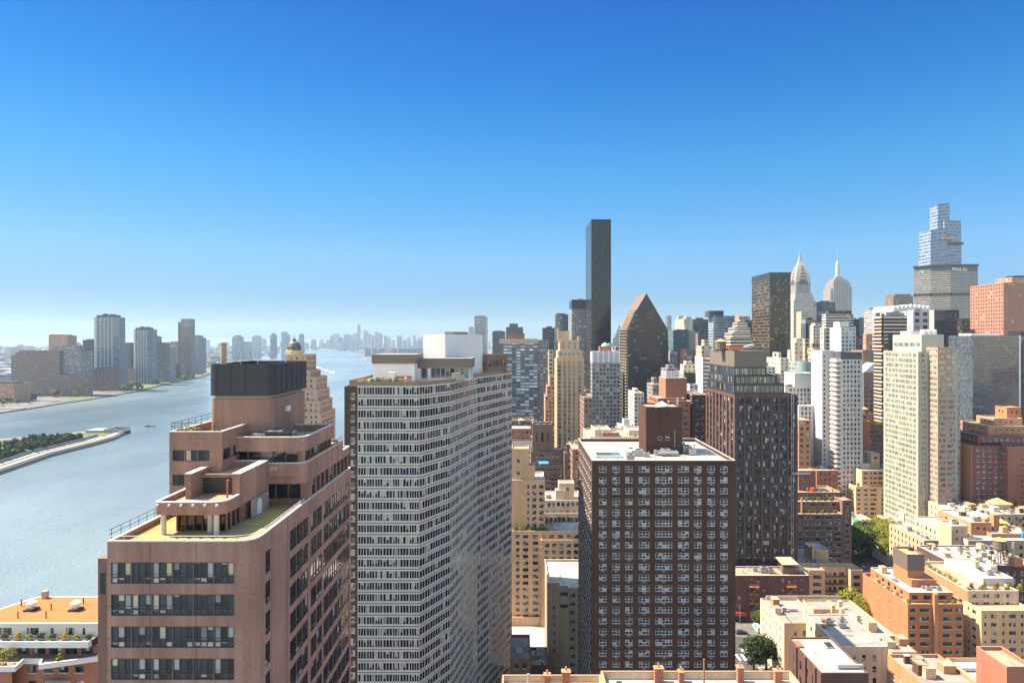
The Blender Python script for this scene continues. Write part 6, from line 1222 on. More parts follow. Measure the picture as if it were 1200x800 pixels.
T('apartment_house', 'tan house beside the toothed pointed tower', 784, 790, 428, 600, 'tan', ub=781)
T('apartment_house', 'small white house behind the ornate red house', 808, 818, 450, 420, 'white', ub=805)
# --- centre
b = tower('office_tower', 'dark slab with pale blue and white banded windows and a tan crown', 585, 630, 397, 700, 'blueband', dep=26, bay=4.4, fh=3.3, tops=False); m = b.one('crown_band', BR_GREY); m.box(b.x0, b.x1, b.Y-.2, b.Y+26.2, b.zt-5, b.zt+.1)
m = b.one('roof_plant', [BR_BROWN]); m.box(b.x0+8, b.x1-14, 704, 722, b.zr, b.zt+6); b.block((b.x1+.02, px(643, 705), 705, 726), 0, pz(398, 705), fac('greygrid'), grid(3, 3.3), par=.6, part='side_wall'); b.finish()
T('apartment_tower', 'plain grey concrete slab tower standing alone on the skyline', 556, 569, 370, 1700, 'grey', ub=571.5)
T('apartment_tower', 'small white block beside the lone grey slab tower', 549, 555, 383, 2300, 'white')
T('office_tower', 'hazy slate block with a stepped top behind the banded slab', 593, 613, 383, 1600, 'slate', extra=((597, 607, 379, 2, 20),))
T('office_tower', 'hazy grey block just past the lone slab tower', 577, 592, 388, 1900, 'slate')
T('office_tower', 'dark plain slab between the banded slab and teal tower', 636, 650, 384, 1050, 'slate', dep=26)
T('office_tower', 'green grey glass tower behind the yellow art deco tower', 651, 666, 368, 1000, 'teal', dep=30, fh=4)
b = tower('office_tower', 'dark tower with a black cap and gridded pale windows next to the tallest box', 670, 687, 362, 880, 'greygrid', ub=667, tops=False); b.block((b.x0, b.x1, b.Y, b.Y1), b.zt, pz(351, 880), DK, None, par=.5, part='cap'); m = b.one('aerial', METAL); m.box(b.x0+10, b.x0+16, 888, 890, pz(351, 880), pz(349, 880)); b.finish()
# yellow art deco tower with glass bays
Y = 500; b = Bld('apartment_tower', 'yellow tan art deco tower with vertical glass bays stepping to a tall crown', 'tower', at=(px(668, Y), Y+15)); YB = wallm('yellow_brick', (.50, .36, .22), .1, .15, .1)
BS = spec(fh=3.1, wh=2.5, top=1.2, bays=[(.8, 3.2), (5.2, 7.0), (8.8, 10.6), (12.4, 13.8), (15.6, 18.6)], nx=2, frame=FR_G, glass=G_BLUE, recess=.3)
def stp(u0, u1, v, y0, y1, z0=0, sp=BS, mat=YB): b.block((px(u0, y0), px(u1, y0), y0, y1), z0, pz(v, y0), mat, {0: sp, 3: spec(bw=3.4, ww=1.2, fh=3.1, wh=2.2, top=1.4, nx=1, frame=FR_G, glass=G_BLUE, margin=.4)} if sp else None, roof=R_TAN, par=.6, cope=PALE_EDGE)
stp(652.5, 684.5, 421, Y, 530); zz = pz(421, Y)-.6
stp(654, 683, 411, Y+1.5, 528, zz, dict(BS, bays=[(1.2, 3.2), (5, 6.8), (8, 9.8), (11, 12.8), (14.6, 16.6)])); zz = pz(411, Y+1.5)-.6
stp(656, 679, 398.5, Y+3, 525, zz, dict(BS, bays=[(1.6, 4), (6.4, 8.4), (10.6, 13)])); zz = pz(398.5, Y+3)-.6
stp(654.5, 667, 388, Y+8, 522, zz, None); m = b.one('turret', YB); m.box(px(653, Y+7), px(655, Y+7), Y+7, Y+10, zz, pz(384, Y+7)); m.box(px(677, Y+3), px(679, Y+3), Y+2.9, Y+6, zz, pz(394, Y+3))
for i, u in enumerate((652.5, 658.5, 664.2, 670.2, 676.2, 683)): m = b.one('pilaster', YB); m.box(px(u, Y), px(u, Y)+1.0, Y-.5, Y-.001, 0, pz(419-(i in (1, 2, 3, 4))*2, Y))
b.finish(80)
T('apartment_house', 'orange brick stepped tower beside the yellow art deco tower', 639, 651, 464, 540, 'orange', ub=637.5, extra=((641, 651, 452, 2, 20), (644, 650.5, 441, 4, 14), (643, 648.5, 410, 30, 12, 'tan')), roof=R_TAN)
T('apartment_house', 'brown brick house filling the gap under the tallest box', 684.5, 694, 466, 440, 'brown', dep=30)
b = tower('apartment_tower', 'grey grid-front tower with a pale ribbed crown band and green cupola', 694, 726.5, 412, 480, 'greygrid', ub=692, bay=2.6, fh=2.95, tops=False)
m = b.one('crown_band', plain('pale_crown', (.4, .4, .42), .6)); m.box(b.x0-.2, b.x1+.2, b.Y-.2, b.Y1, b.zt-8, b.zt+.1)
for i in range(6): m = b.one('crown_pier', WHITE); x = b.x0+i*(b.x1-b.x0-1)/5; m.box(x, x+1, b.Y-.6, b.Y-.201, b.zt-8.2, b.zt+.8)
m = b.one('roof_house', BR_RUST); m.box(b.x0+6, b.x0+15, 484, 490, b.zr, b.zt+4); m = b.one('cupola', plain('copper_green', (.2, .38, .33), .6)); m.lathe(b.x0+10.5, 487, [(3.2, b.zt+4), (2.6, b.zt+5.2), (1, b.zt+6.6), (0, b.zt+6.8)], 10); m.box(b.x0+13, b.x0+16, 485, 488, b.zt+4, b.zt+6.4); b.finish()
T('office_tower', 'faint grey tower far off in the gap beside the pointed tower', 718, 724, 396, 2400, 'grey')
T('office_tower', 'faint blue stepped tower far off between the tallest box and pointed tower', 721, 731, 391, 3100, 'blueglass', extra=((723, 729, 386, 3, 18), (725, 727, 381, 6, 8)))
# apartment house by the river with a domed cupola
Y = 400; cx = px(344.5, Y+12); b = Bld('apartment_house', 'buff art deco riverside apartment house with a dark domed cupola', 'building', at=(cx, Y+15)); RV = wallm('salmon_buff_brick', (.46, .3, .2), .12, .15, .1)
RS = spec(bw=3.1, ww=1.4, fh=3.2, wh=1.7, top=1.6, nx=2, frame=FR_G, glass=G_CURT)
b.block((px(300, Y), px(376, Y), Y, 432), 0, pz(484, Y), RV, RS, roof=R_TAN, par=.6)
for u0, u1, v, dy in ((312, 374, 470, 1), (318, 371, 457, 2), (322, 368.5, 442, 3), (328, 361, 434, 4), (333.5, 356, 415.5, 5)):
    b.block((px(u0, Y), px(u1, Y), Y+dy, 430-dy), pz(484, Y)-.6, pz(v, Y), RV, dict(RS, margin=.4), roof=R_TAN, par=.5, part='upper_wall')
m = b.one('cupola_drum', BR_TAN); m.lathe(cx, Y+12, [(5.6, pz(416, Y)), (5.6, pz(411, Y)), (4.6, pz(410.5, Y))], 8); m = b.one('cupola', [plain('dark_lead', (.09, .08, .075), .5)]); m.lathe(cx, Y+12, [(4.7, pz(410.5, Y)), (4.4, pz(406, Y)), (3.4, pz(402, Y)), (2, pz(400, Y)), (1.1, pz(399.5, Y)), (1.0, pz(397, Y)), (.3, pz(396, Y)), (.1, pz(393, Y))], 12); b.finish(80)
# orange roofed river house
b = Bld('apartment_house', 'brick riverside house with a flat terracotta roof and white terraced penthouse floor', 'building', at=(-92, 140)); Y = 130; zt = pz(729, Y)
TR = wallm('terracotta_roof', (.36, .125, .045), .12, .1, .15); RB2 = wallm('warm_red_brick', (.34, .15, .095)); fr_ = [(px(-40, Y), Y), (px(116, Y), Y), (px(128, 143), 143), (px(45, 143), 143), (px(-20, 133), 135)]
m = b.one('roof', TR); m.ngon([(*p, zt) for p in fr_]); m = b.one('roof_edge', WHITE); ins = inset(fr_, -.35)
for i in range(5): j = (i+1) % 5; m.quad((*ins[i], zt-.25), (*ins[j], zt-.25), (*ins[j], zt-.02), (*ins[i], zt-.02)); m.quad((*ins[i], zt-.02), (*ins[j], zt-.02), (*fr_[j], zt-.01), (*fr_[i], zt-.01))
WP = spec(fh=4, wh=1.45, top=.85, bays=[(2, 3.4), (6.8, 9.2), (12.2, 14.6), (17, 17.6), (20, 21.8), (23.4, 23.9), (24.7, 27.2)], nx=3, frame=FR_D, glass=G_HOME)
m = b.mb('penthouse_wall', WHITE); b.face(m, fr_[0], fr_[1], zt-3.1, zt-.2, dict(WP, bot=.2)); b.face(m, fr_[1], fr_[2], zt-3.1, zt-.2, spec(fh=4, wh=1.6, top=.6, bays=[(1, 9)], nx=6, frame=FR_D, glass=G_HOME, bot=.2))
z1 = zt-3.1; t1 = [(px(-40, Y), Y-2.6), (px(113, Y), Y-2.6), (px(117, Y), Y+2), (px(126, 143), 146), (-110, 146), (-112, Y)]
b.block(t1, z1-.75, z1+.45, WHITE, None, roof=R_TAN, par=.45, part='terrace', roofpart='terrace_floor')
b.block([(px(-40, Y), Y-.4), (px(116, Y), Y-.4), (px(127, 143), 143), (-112, 143)], z1-3.2, z1-.75, RB2, {0: spec(fh=3, wh=2, top=.3, bays=[(1+i*3.2, 3.4+i*3.2) for i in range(9)], nx=3, frame=FR_D, glass=G_HOME, bot=.1)}, par=0)
z2 = z1-3.2
b.block([(px(-40, Y), Y-6), (px(18, Y-6), Y-6), (px(28, Y-3), Y-3), (px(48, Y-3), Y-3), (px(46, Y-5), Y-5.2), (px(115, Y-2), Y-2), (px(122, 140), 143), (-112, 143)], z2-.5, z2+.5, WHITE, None, roof=R_TAN, par=.5, part='terrace', roofpart='terrace_floor')
RW = spec(fh=3.0, wh=1.4, top=1.0, bw=3.1, ww=1.7, nx=2, frame=FR_D, glass=G_HOME, sill=STONE)
b.block([(px(-40, Y), Y-4.5), (px(14, Y-4.5), Y-4.5), (px(24, Y), Y-1.6), (px(115, Y-1.6), Y-1.6), (px(120, 140), 143), (-112, 143)], 0, z2-.5, RB2, RW, par=0)
for q in range(4): m = b.one('balcony', [WHITE, FR_D]); z = z2-4.6-q*3.0; m.box(px(46, Y-4), px(74, Y-4), Y-4.6, Y-1.7, z, z+.25, 0); m.box(px(46, Y-4), px(74, Y-4), Y-4.6, Y-4.5, z+.25, z+1.1, 1)
m = b.one('rail', METAL)
for i in range(22): x = px(-20, Y)+i*1.1; m.tube((x, Y-2.5, z1+.45), (x, Y-2.5, z1+1.0), .03, n=4)
m.tube((px(-20, Y), Y-2.5, z1+1.0), (px(113, Y), Y-2.5, z1+1.0), .03, n=4)
for i, u in enumerate((37, 89)): m = b.one('turbine_vent', [WHITE, BLACK]); x = px(u, 136); m.box(x-1.1, x+1.1, 135, 137, zt, zt+.4, 1); m.lathe(x, 136, [(.5, zt+.4), (.5, zt+.9), (.95, zt+1.1), (1.0, zt+1.6), (.5, zt+2.0), (0, zt+2.05)], 12, 0)
for i, (u, y) in enumerate(((25, 138), (21, 132), (54, 132), (60, 136), (98, 139))): m = b.one('roof_pipe', BLACK); m.tube((px(u, y), y, zt), (px(u, y), y, zt+1.4), .12, n=6)
m = b.one('chimney', BR_GREY); m.box(px(53, 143), px(58, 143), 141.8, 142.9, zt-1, zt+1.6); b.finish(60)
for i in range(8): shrub(px(4+i*14, 128), 128.6, z1, 'potted shrub on the white penthouse terrace of the terracotta roofed house', 1.1, 1.4, (LF_G, LF_O, LF_Y, LF_G)[i % 4], group='pots on the white penthouse terrace')
shrub(px(5, 125.5), 125.2, z2, 'large yellow green bush on the lower terrace corner of the terracotta roofed house', 2.2, 3.4, LF_Y); shrub(px(72, 127), 126.5, z2, 'small lime green bush midway along the lower terrace of the terracotta roofed house', 1.3, 1.3, LF_Y)
m = MB(); o = empty('garden_annex', (px(116, 120), 120, 0), 'brown brick annex with a balcony squeezed beside the pink brick block', 'building'); m.box(-.2, 1.6, 0, 8, 0, pz(654, 120)); m.build('wall', BR_BROWN, o); m = MB(); m.box(-1.7, -.21, .5, 6, 58, 58.3); m.box(-1.7, -1.6, .5, 6, 58.3, 59.3); m.build('balcony', FR_D, o); m = MB(); m.box(.2, 1.2, -.05, -.01, 68, 72); m.build('window', G_DARK, o)
# ================================================================ ACROSS THE RIVER
Tq = lambda *a, **k: tower(*a, **k)
b = Tq('apartment_block', 'wide plum brown brick block nearest the far shore with stepped roof edge', 13, 55, 416, 1330, 'brown', dep=40, bay=4, fh=3.1, extra=((18, 55, 413, 6, 30), (22, 54, 410.5, 12, 20)), group=None); b.finish()
b = Tq('apartment_block', 'plum brown brick block with a flat pale top joined to its stepped twin', 55, 70, 411, 1325, 'brown', dep=30, bay=4, fh=3.1, tops=False); b.block((b.x1+.02, px(94, 1330), 1332, 1370), 0, pz(411, 1330), fac('greygrid'), grid(4, 3.1), part='side_wall')
b.block((px(59, 1334), px(89, 1334), 1336, 1360), b.zr, pz(405, 1334), fac('greygrid'), grid(4, 3.1), part='crown'); b.block((b.x1-6, px(107, 1322), 1318, 1324.9), 0, pz(439, 1322), fac('brown'), grid(4, 3.1), part='podium_wall'); b.finish()
b = Tq('apartment_tower', 'tan shouldered tower with a pinkish top rising behind the plum blocks', 57, 80, 393, 1560, 'orange', ub=52, dep=30, extra=((58, 70, 391.6, 2, 16), (70.5, 79.5, 392, 2, 16))); b.finish()
T('apartment_tower', 'dark slate slab standing between the plum block and the tallest far shore tower', 93, 105, 407, 1500, 'slate', dep=30); T('apartment_tower', 'slate tower with a square top just behind the dark slate slab', 97, 107, 398, 1650, 'slate', dep=30)
for (lab, u0, u1, v, Y, ch) in (('tallest blue grey glass tower on the far shore, ribbed with pale vertical bands', 107.5, 137.5, 371.5, 1480, 2.2), ('second blue grey ribbed tower on the far shore, rounder and lower than the tallest', 154.5, 176.5, 386, 1680, 2.6)):
    x0, x1 = px(u0, Y), px(u1, Y); w = x1-x0; b = Bld('apartment_tower', lab, 'tower', at=((x0+x1)/2, Y+18)); zt = pz(v, Y); ms = fac('steel')
    b.block([(x0+w*.16, Y), (x1-w*.16, Y), (x1, Y+8), (x1, Y+30), (x0, Y+30), (x0, Y+8)], 0, zt, ms, grid(3, 3.1), roof=R_DARK, par=1)
    for i in range(5): m = b.one('pale_rib', plain('pale_rib', (.4, .43, .45), .6)); x = x0+w*(.18+i*.15); m.box(x, x+w*.035, Y-1.0, Y-.001, 0, zt-2)
    b.block((x0+w*.12, x1-w*.12, Y+6, Y+24), zt-1, zt+5, fac('slate'), grid(3, 3), part='crown'); m = b.one('roof_plant', DK); m.box(x0+w*.35, x0+w*.5, Y+8, Y+14, zt+4, zt+8); m.box(x0+w*.6, x0+w*.82, Y+8, Y+14, zt+4, zt+7); b.finish()
    for uu0, uu1, vv in (((105, 109, 402), (136.5, 142, 402)) if u0 < 120 else ()):
        pass
T('apartment_tower', 'lower blue grey shoulder slab on the river side of the tallest far shore tower', 136, 143.5, 403, 1510, 'steel', dep=24)
T('apartment_tower', 'hazy brown slab between the two blue grey ribbed towers', 141, 155, 402.5, 1800, 'slate', dep=30); T('apartment_tower', 'small plum tower just past the second ribbed tower', 177, 184, 394, 1850, 'steel', dep=24)
T('apartment_tower', 'plum shouldered slab past the second ribbed tower', 179, 199, 408, 1760, 'gridwhite', dep=30, extra=((181, 194, 401, 4, 20, 'brown'),)); T('apartment_tower', 'pale grey slab behind the plum shouldered slab', 195, 208, 401, 1950, 'grey', dep=30)
b = Tq('apartment_tower', 'slim bronze brown tower with a glass cap near the far bend of the shore', 212, 224.2, 383, 1950, 'brown', dep=22, bay=3, fh=3.2, tops=False); b.block((b.x0, b.x1, b.Y, b.Y1), b.zt+.01, pz(373.5, 1950), fac('steel'), grid(3, 3.2), part='cap'); m = b.one('tan_flank', plain('tan_metal_roof', 0)); m.box(b.x0-9, b.x0-.01, b.Y+1, b.Y1, 0, b.zt+15); b.finish()
T('apartment_tower', 'blue grey slab behind the slim bronze tower', 224.5, 233, 393, 2150, 'steel', dep=30); T('apartment_tower', 'blue grey slab end stepping down past the slim bronze tower', 231, 237.5, 396, 2250, 'steel', dep=26)
T('low_building', 'brown brick low block on the far shore beneath the slim bronze tower', 187, 212, 426, 1880, 'brown', dep=30, bay=6); T('low_building', 'plum low block between the ribbed towers by the water', 177, 191, 424, 1800, 'slate', dep=40)
T('low_building', 'brick low block at the frame edge on the far shore', -12, 17, 449, 1190, 'orange', dep=40, bay=5, roof=R_TAN); T('low_building', 'pale low block with blue grey roofs behind the brick low block', -20, 14, 441, 1420, 'grey', dep=60, roof=R_PALE); T('low_building', 'long low plum podium under the tallest far shore tower', 104, 140, 431, 1460, 'brown', dep=16); T('low_building', 'dark gantry-like low block in front of the plum blocks', 19, 38, 462, 1235, 'slate', dep=12)
T('low_building', 'small plum low block behind the far shore park', 143, 153, 432, 1640, 'orange', dep=20)
# piers and park strips
for i, (u, v, du, lab) in enumerate(((26, 479, 0, ''), (82, 469.5, 0, ''), (126, 463, 0, ''), (158, 459, 0, ''))):
    x, y = gp(u, v); m = MB(); m.box(x-75, x, y, y+9, -3, 1.2); tag(m.build('pier', M_QUAY), ('low stone pier nearest the frame edge on the far shore', 'long low pier before the plum blocks', 'low pier below the tallest ribbed tower', 'low pier beside the far shore park')[i], 'pier')
for q in (((48, 476), (60, 472), (112, 465), (98, 461)), ((150, 460), (215, 445), (243, 439.5), (235, 437), (200, 442), (150, 452))): sheet('park_lawn', [gp(*p) for p in q], .3, M_PARK)
TM = [tree_meshes(11, 9, 260, 1.0, 50+i, lm, 9) for i, lm in enumerate((LF_G, LF_Y, LF_D))]
g = random.Random(5)
for i in range(78):
    t = i/78; u, v = (0+g.uniform(-4, 36), 474+g.uniform(-6, 2)) if i < 14 else ((38+g.uniform(0, 66), 466-g.uniform(0, 4)) if i < 30 else ((118+g.uniform(0, 50), 460-g.uniform(0, 8)) if i < 56 else (168+g.uniform(0, 72), 449-(g.uniform(0, 72))*.13)))
    x, y = gp(u, v+(0 if i < 56 else -2)); plant_tree(x, y, .2, TM[g.choice((0, 0, 1, 1, 2))], 'small leafy tree in the park along the far shore', g.uniform(.8, 1.5), group='park trees along the far shore', rz=g.uniform(0, 6))
# island with its memorial tip
ISL = [(-760, 470), gp(-60, 575), gp(0, 553), gp(60, 532.5), gp(110, 520), gp(133, 513.5), (px(146, 800), 800), (px(143, 812), 815), (px(120, 818), 820), (px(60, 765), 790), (px(0, 740), 745), (-800, 700)]
sheet('island', ISL, 1.2, M_QUAY, 4); sheet('park_lawn', inset(ISL, 6), 1.25, M_PARK)
m = MB()
for p, q in zip(ISL[1:6], ISL[2:7]): 
    p, q = Vector(p), Vector(q); d = (q-p).normalized(); n = Vector((-d.y, d.x)); a, c = p+n*1.5, q+n*1.5
    m.quad((p.x, p.y, -2.5), (q.x, q.y, -2.5), (c.x-d.x*0, c.y, 2.2), (a.x, a.y, 2.2)); e, f = p+n*9, q+n*9; m.quad((a.x, a.y, 2.2), (c.x, c.y, 2.2), (f.x, f.y, 2.25), (e.x, e.y, 2.25))
tag(m.build('sea_wall', M_QUAY), 'sloping stone sea wall along the island edge', 'sea wall')
m = MB(); pth = [Vector(p) for p in ISL[1:6]]
for p, q in zip(pth, pth[1:]):
    d = (q-p).normalized(); n = Vector((-d.y, d.x)); a, c, e, f = p+n*11, q+n*11, p+n*17, q+n*17; m.quad((a.x, a.y, 2.3), (c.x, c.y, 2.3), (f.x, f.y, 2.3), (e.x, e.y, 2.3)); m.quad((f.x, f.y, 2.3), (e.x, e.y, 2.3), (e.x, e.y, 5.5), (f.x, f.y, 5.5))
tag(m.build('path', plain('white_granite', (.28, .275, .265), .7)), kind='structure')
o = empty('memorial', (px(128, 800), 800, 1.2), 'white granite memorial terrace with open room at the island tip', 'memorial'); GR = plain('white_granite', 0)
m = MB(); m.box(-24, -4, -8, 12, 0, 3.2); m.quad((-24, -8, 3.21), (-4, -8, 3.21), (-4, 12, 3.21), (-24, 12, 3.21)); m.build('terrace', GR, o)
m = MB(); m.box(0, 1, -10, 14, 0, 5.2); m.box(1.01, 17, -10, -9, 0, 5.2); m.box(1.01, 17, 13, 14, 0, 5.2); m.box(17.01, 18, -10, 14, -2, 2.0); m.build('open_room_wall', GR, o); m = MB(); m.box(-4, 18, -10.5, 14.5, -3.5, -.02); m.build('base', M_QUAY, o)
g = random.Random(9); TI = [tree_meshes(9.5, 7.5, 420, .8, 80+i, LF_D, 10, .2) for i in range(3)]
def ish(u, v): return Vector(gp(u, v))
near = [ish(-40, 569), ish(0, 553), ish(60, 532.5), ish(110, 520), ish(128, 514.8)]
for q in range(150):
    t = (q//5)/29.9*3.55; k = min(int(t), 3); p = near[k].lerp(near[k+1], t-k); d = (near[min(k+1, 4)]-near[k]).normalized(); n = Vector((-d.y, d.x)); r = q % 5
    if t > 3.3 and r > 2: continue
    p = p+n*(21+r*11); plant_tree(p.x+g.uniform(-1.5, 1.5), p.y+g.uniform(-2, 2), 1.2, TI[q % 3], 'clipped dark green tree in the dense grove on the island', g.uniform(.95, 1.2), group='grove of trees on the island', rz=g.uniform(0, 6))
# far skyline, countable towers
g = random.Random(21)
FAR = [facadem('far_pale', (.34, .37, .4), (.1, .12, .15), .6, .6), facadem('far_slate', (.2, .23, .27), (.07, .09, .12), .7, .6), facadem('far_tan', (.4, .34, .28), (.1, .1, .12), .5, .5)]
def far(u0, u1, v, Y, lab, grp, name='far_tower', mi=None, dep=40):
    m = MB(); mm = Bld.__new__(Bld); x0, x1, zt = px(u0, Y), px(u1, Y), pz(v, Y)
    p = rect(x0, x1, Y, Y+dep)
    for i in range(4):
        a, c = p[i], p[(i+1) % 4]; n = max(1, round(hypot(a[0]-c[0], a[1]-c[1])/6)); h = zt/6; m.quad((*a, 0), (*c, 0), (*c, zt), (*a, zt), 0, [(0, 0), (n, 0), (n, h), (0, h)])
    m.ngon([(*q, zt) for q in p])
    if (u1-u0) > 3 and g.random() < .7: w = x1-x0; m.box(x0+w*.25, x1-w*.25, Y+8, Y+dep-8, zt-.5, zt+g.uniform(4, 12))
    ox, oy = (x0+x1)/2, Y; m.v = [(a-ox, b_-oy, c) for a, b_, c in m.v]
    return tag(m.build(name, FAR[g.randrange(3) if mi is None else mi], loc=(ox, oy, 0)), lab, 'tower', grp)
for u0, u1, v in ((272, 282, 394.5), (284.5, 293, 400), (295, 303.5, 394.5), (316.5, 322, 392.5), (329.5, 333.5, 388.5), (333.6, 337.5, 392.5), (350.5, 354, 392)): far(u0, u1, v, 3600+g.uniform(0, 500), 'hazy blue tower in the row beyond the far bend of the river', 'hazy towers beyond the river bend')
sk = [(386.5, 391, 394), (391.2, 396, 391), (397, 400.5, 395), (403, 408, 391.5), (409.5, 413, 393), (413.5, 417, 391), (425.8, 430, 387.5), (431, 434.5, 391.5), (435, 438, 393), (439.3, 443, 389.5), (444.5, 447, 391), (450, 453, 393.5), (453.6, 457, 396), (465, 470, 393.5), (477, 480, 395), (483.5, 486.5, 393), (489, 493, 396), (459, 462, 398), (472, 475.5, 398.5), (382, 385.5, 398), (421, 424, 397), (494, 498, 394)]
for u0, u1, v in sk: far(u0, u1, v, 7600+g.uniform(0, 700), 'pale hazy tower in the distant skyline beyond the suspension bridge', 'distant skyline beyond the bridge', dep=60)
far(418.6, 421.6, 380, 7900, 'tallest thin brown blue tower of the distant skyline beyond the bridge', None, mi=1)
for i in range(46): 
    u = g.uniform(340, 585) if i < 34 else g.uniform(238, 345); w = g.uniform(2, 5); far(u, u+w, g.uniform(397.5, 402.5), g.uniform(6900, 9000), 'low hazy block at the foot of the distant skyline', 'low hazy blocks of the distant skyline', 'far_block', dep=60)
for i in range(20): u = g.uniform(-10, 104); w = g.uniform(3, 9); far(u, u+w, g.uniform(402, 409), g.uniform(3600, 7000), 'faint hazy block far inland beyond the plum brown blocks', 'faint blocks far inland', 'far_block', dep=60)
# far-off rooftops one cannot count
m = MB()
for i in range(1700):
    Y = 1500+g.random()**1.5*9000; lim = -1150-(Y-2000)*.26 if Y > 2000 else -1000; x = g.uniform(max(-Y*1.05, -9000), lim-40)
    if Y > 6900: x = g.uniform(-7500, 600)
    w, d, h = g.uniform(14, 60), g.uniform(14, 60), g.uniform(7, 26); m.box(x, x+w, Y, Y+d, 0, h, g.randrange(3), bottom=False)
tag(m.build('distant_rooftops', [plain('far_roof_a', (.3, .28, .26), .9), plain('far_roof_b', (.2, .17, .15), .9), plain('far_roof_c', (.42, .41, .4), .9)]), kind='stuff')
m = MB()
for i in range(900):
    Y = 1500+g.random()**1.6*8500; lim = -1050-(Y-2000)*.25 if Y > 2000 else -930; x = g.uniform(max(-Y*1.05, -8000), lim-10)
    leaves(m, (x, Y, 6), g.uniform(8, 22), 12, 7, g, .45)
tag(m.build('distant_foliage', LF_G), kind='stuff')
# bridge
Yb = 6300; o = empty('suspension_bridge', (px(414, Yb), Yb, 0), 'far hazy suspension bridge with a lattice tower crossing the river', 'bridge'); BS_ = plain('bridge_steel', (.25, .28, .34), .6)
m = MB(); m.box(-900, 900, -18, 18, 38, 47); m.build('deck', BS_, o); xt = (0, -489)
for x in xt:
    m = MB()
    for sx in (-12, 12):
        for sy in (-14, 14): m.tube((x+sx, sy, -2), (x+sx*.5, sy, 102), 3.4, 2.4, 6)
    for z in (30, 62, 82, 98): m.box(x-12, x+12, -15, 15, z, z+4)
    for z in (47, 70): m.tube((x-10, -14, z), (x+8, -14, z+24), 1.5, n=4); m.tube((x+10, -14, z), (x-8, -14, z+24), 1.5, n=4)
    m.build('bridge_tower', BS_, o)
for sy in (-14, 14):
    m = MB(); pts = [(xx, 100-52*(1-((xx+244.5)/244.5)**2)) for xx in range(-489, 1, 35)]+[(0, 100)]
    pts = [(-890, 46)]+pts+[(400, 46)]
    for p, q in zip(pts, pts[1:]): m.tube((p[0], sy, p[1]), (q[0], sy, q[1]), 1.3, n=4)
    for p in pts[1:-1]: m.tube((p[0], sy, 46), (p[0], sy, p[1]), .5, n=4)
    m.build('cable', BS_, o)
# power station with four stacks and the dark refinery on the far point
for i, u in enumerate((436, 443.3, 457.5, 466)): 
    m = MB(); x = px(u, 4450); m.tube((0, 0, 0), (0, 0, 112-(i % 2)*6), 5.5, 4, 12); m.lathe(0, 0, [(4.6, 100), (4.6, 104)], 12); tag(m.build('chimney_stack', plain('stack_tan', (.36, .3, .26), .8), loc=(x, 4450, 0)), 'tall pale smokestack in the row of four on the far river point', 'smokestack', 'row of four smokestacks')
far(427, 499, 408.2, 4500, 'long dark red shed on the far river point below the smokestacks', None, 'refinery_shed', 1, 40); far(450, 461, 410.5, 4400, 'small pale tan shed in front of the long dark red shed', None, 'refinery_shed', 2, 20)
for u, v, w in ((419, 414.8, 4), (424, 415.6, 6), (432, 416.4, 5)):
    x, y = gp(u, v); plant_tree(x, y, 0, TM[0], 'leafy tree on the far river point', 2.0, group='trees on the far river point')
# boats
def boat(u, v, label, L=22, rz=0, hullm=None, name='motor_boat'):
    x, y = gp(u, v, -2); o = empty(name, (x, y, -2), label, 'boat'); o.rotation_euler = (0, 0, rz); m = MB(); w = L*.22
    hp = [(-L/2, -w/2), (L*.2, -w/2), (L*.42, -w*.25), (L/2, 0), (L*.42, w*.25), (L*.2, w/2), (-L/2, w/2)]
    n = len(hp); lo = [(p[0]*.93, p[1]*.8) for p in hp]
    for i in range(n): j = (i+1) % n; m.quad((*lo[i], -.3), (*lo[j], -.3), (*hp[j], 1.8+(hp[j][0] > 0)*.7), (*hp[i], 1.8+(hp[i][0] > 0)*.7))
    m.ngon([(*p, 1.8+(p[0] > 0)*.7) for p in hp]); m.build('hull', hullm or WHITE, o)
    m = MB(); m.prism(roundpoly([(-L*.35, -w*.34), (L*.15, -w*.34), (L*.15, w*.34), (-L*.35, w*.34)], {1: w*.2, 2: w*.2}), 1.8, 4.2); m.build('cabin', WHITE, o)
    m = MB(); m.prism([(-L*.34, -w*.35), (L*.155, -w*.35), (L*.155, w*.35), (-L*.34, w*.35)], 2.9, 3.6); m.build('window', G_DARK, o); m = MB(); m.tube((-L*.1, 0, 4.2), (-L*.1, 0, 7.5), .1, n=5); m.build('mast', METAL, o)
boat(391, 436, 'white motor boat heading this way with a foaming wake', 26, -1.15); boat(324, 421.5, 'tiny white ferry far off near the river bend', 40, .3, name='ferry'); boat(407, 438, 'small dark boat by the white slab edge', 12, 1.2, BLACK) if False else None
x, y = gp(176, 499.8, -2); o = empty('barge', (x, y, -2), 'small dark low barge drifting mid-river off the island tip', 'barge'); m = MB(); m.prism([(-7, -1.8), (6, -1.8), (7.5, 0), (6, 1.8), (-7, 1.8)], -.3, .9); m.build('hull', BLACK, o); m = MB(); m.box(-4, -1.5, -1, 1, .9, 2.2); m.build('cabin', FR_D, o)
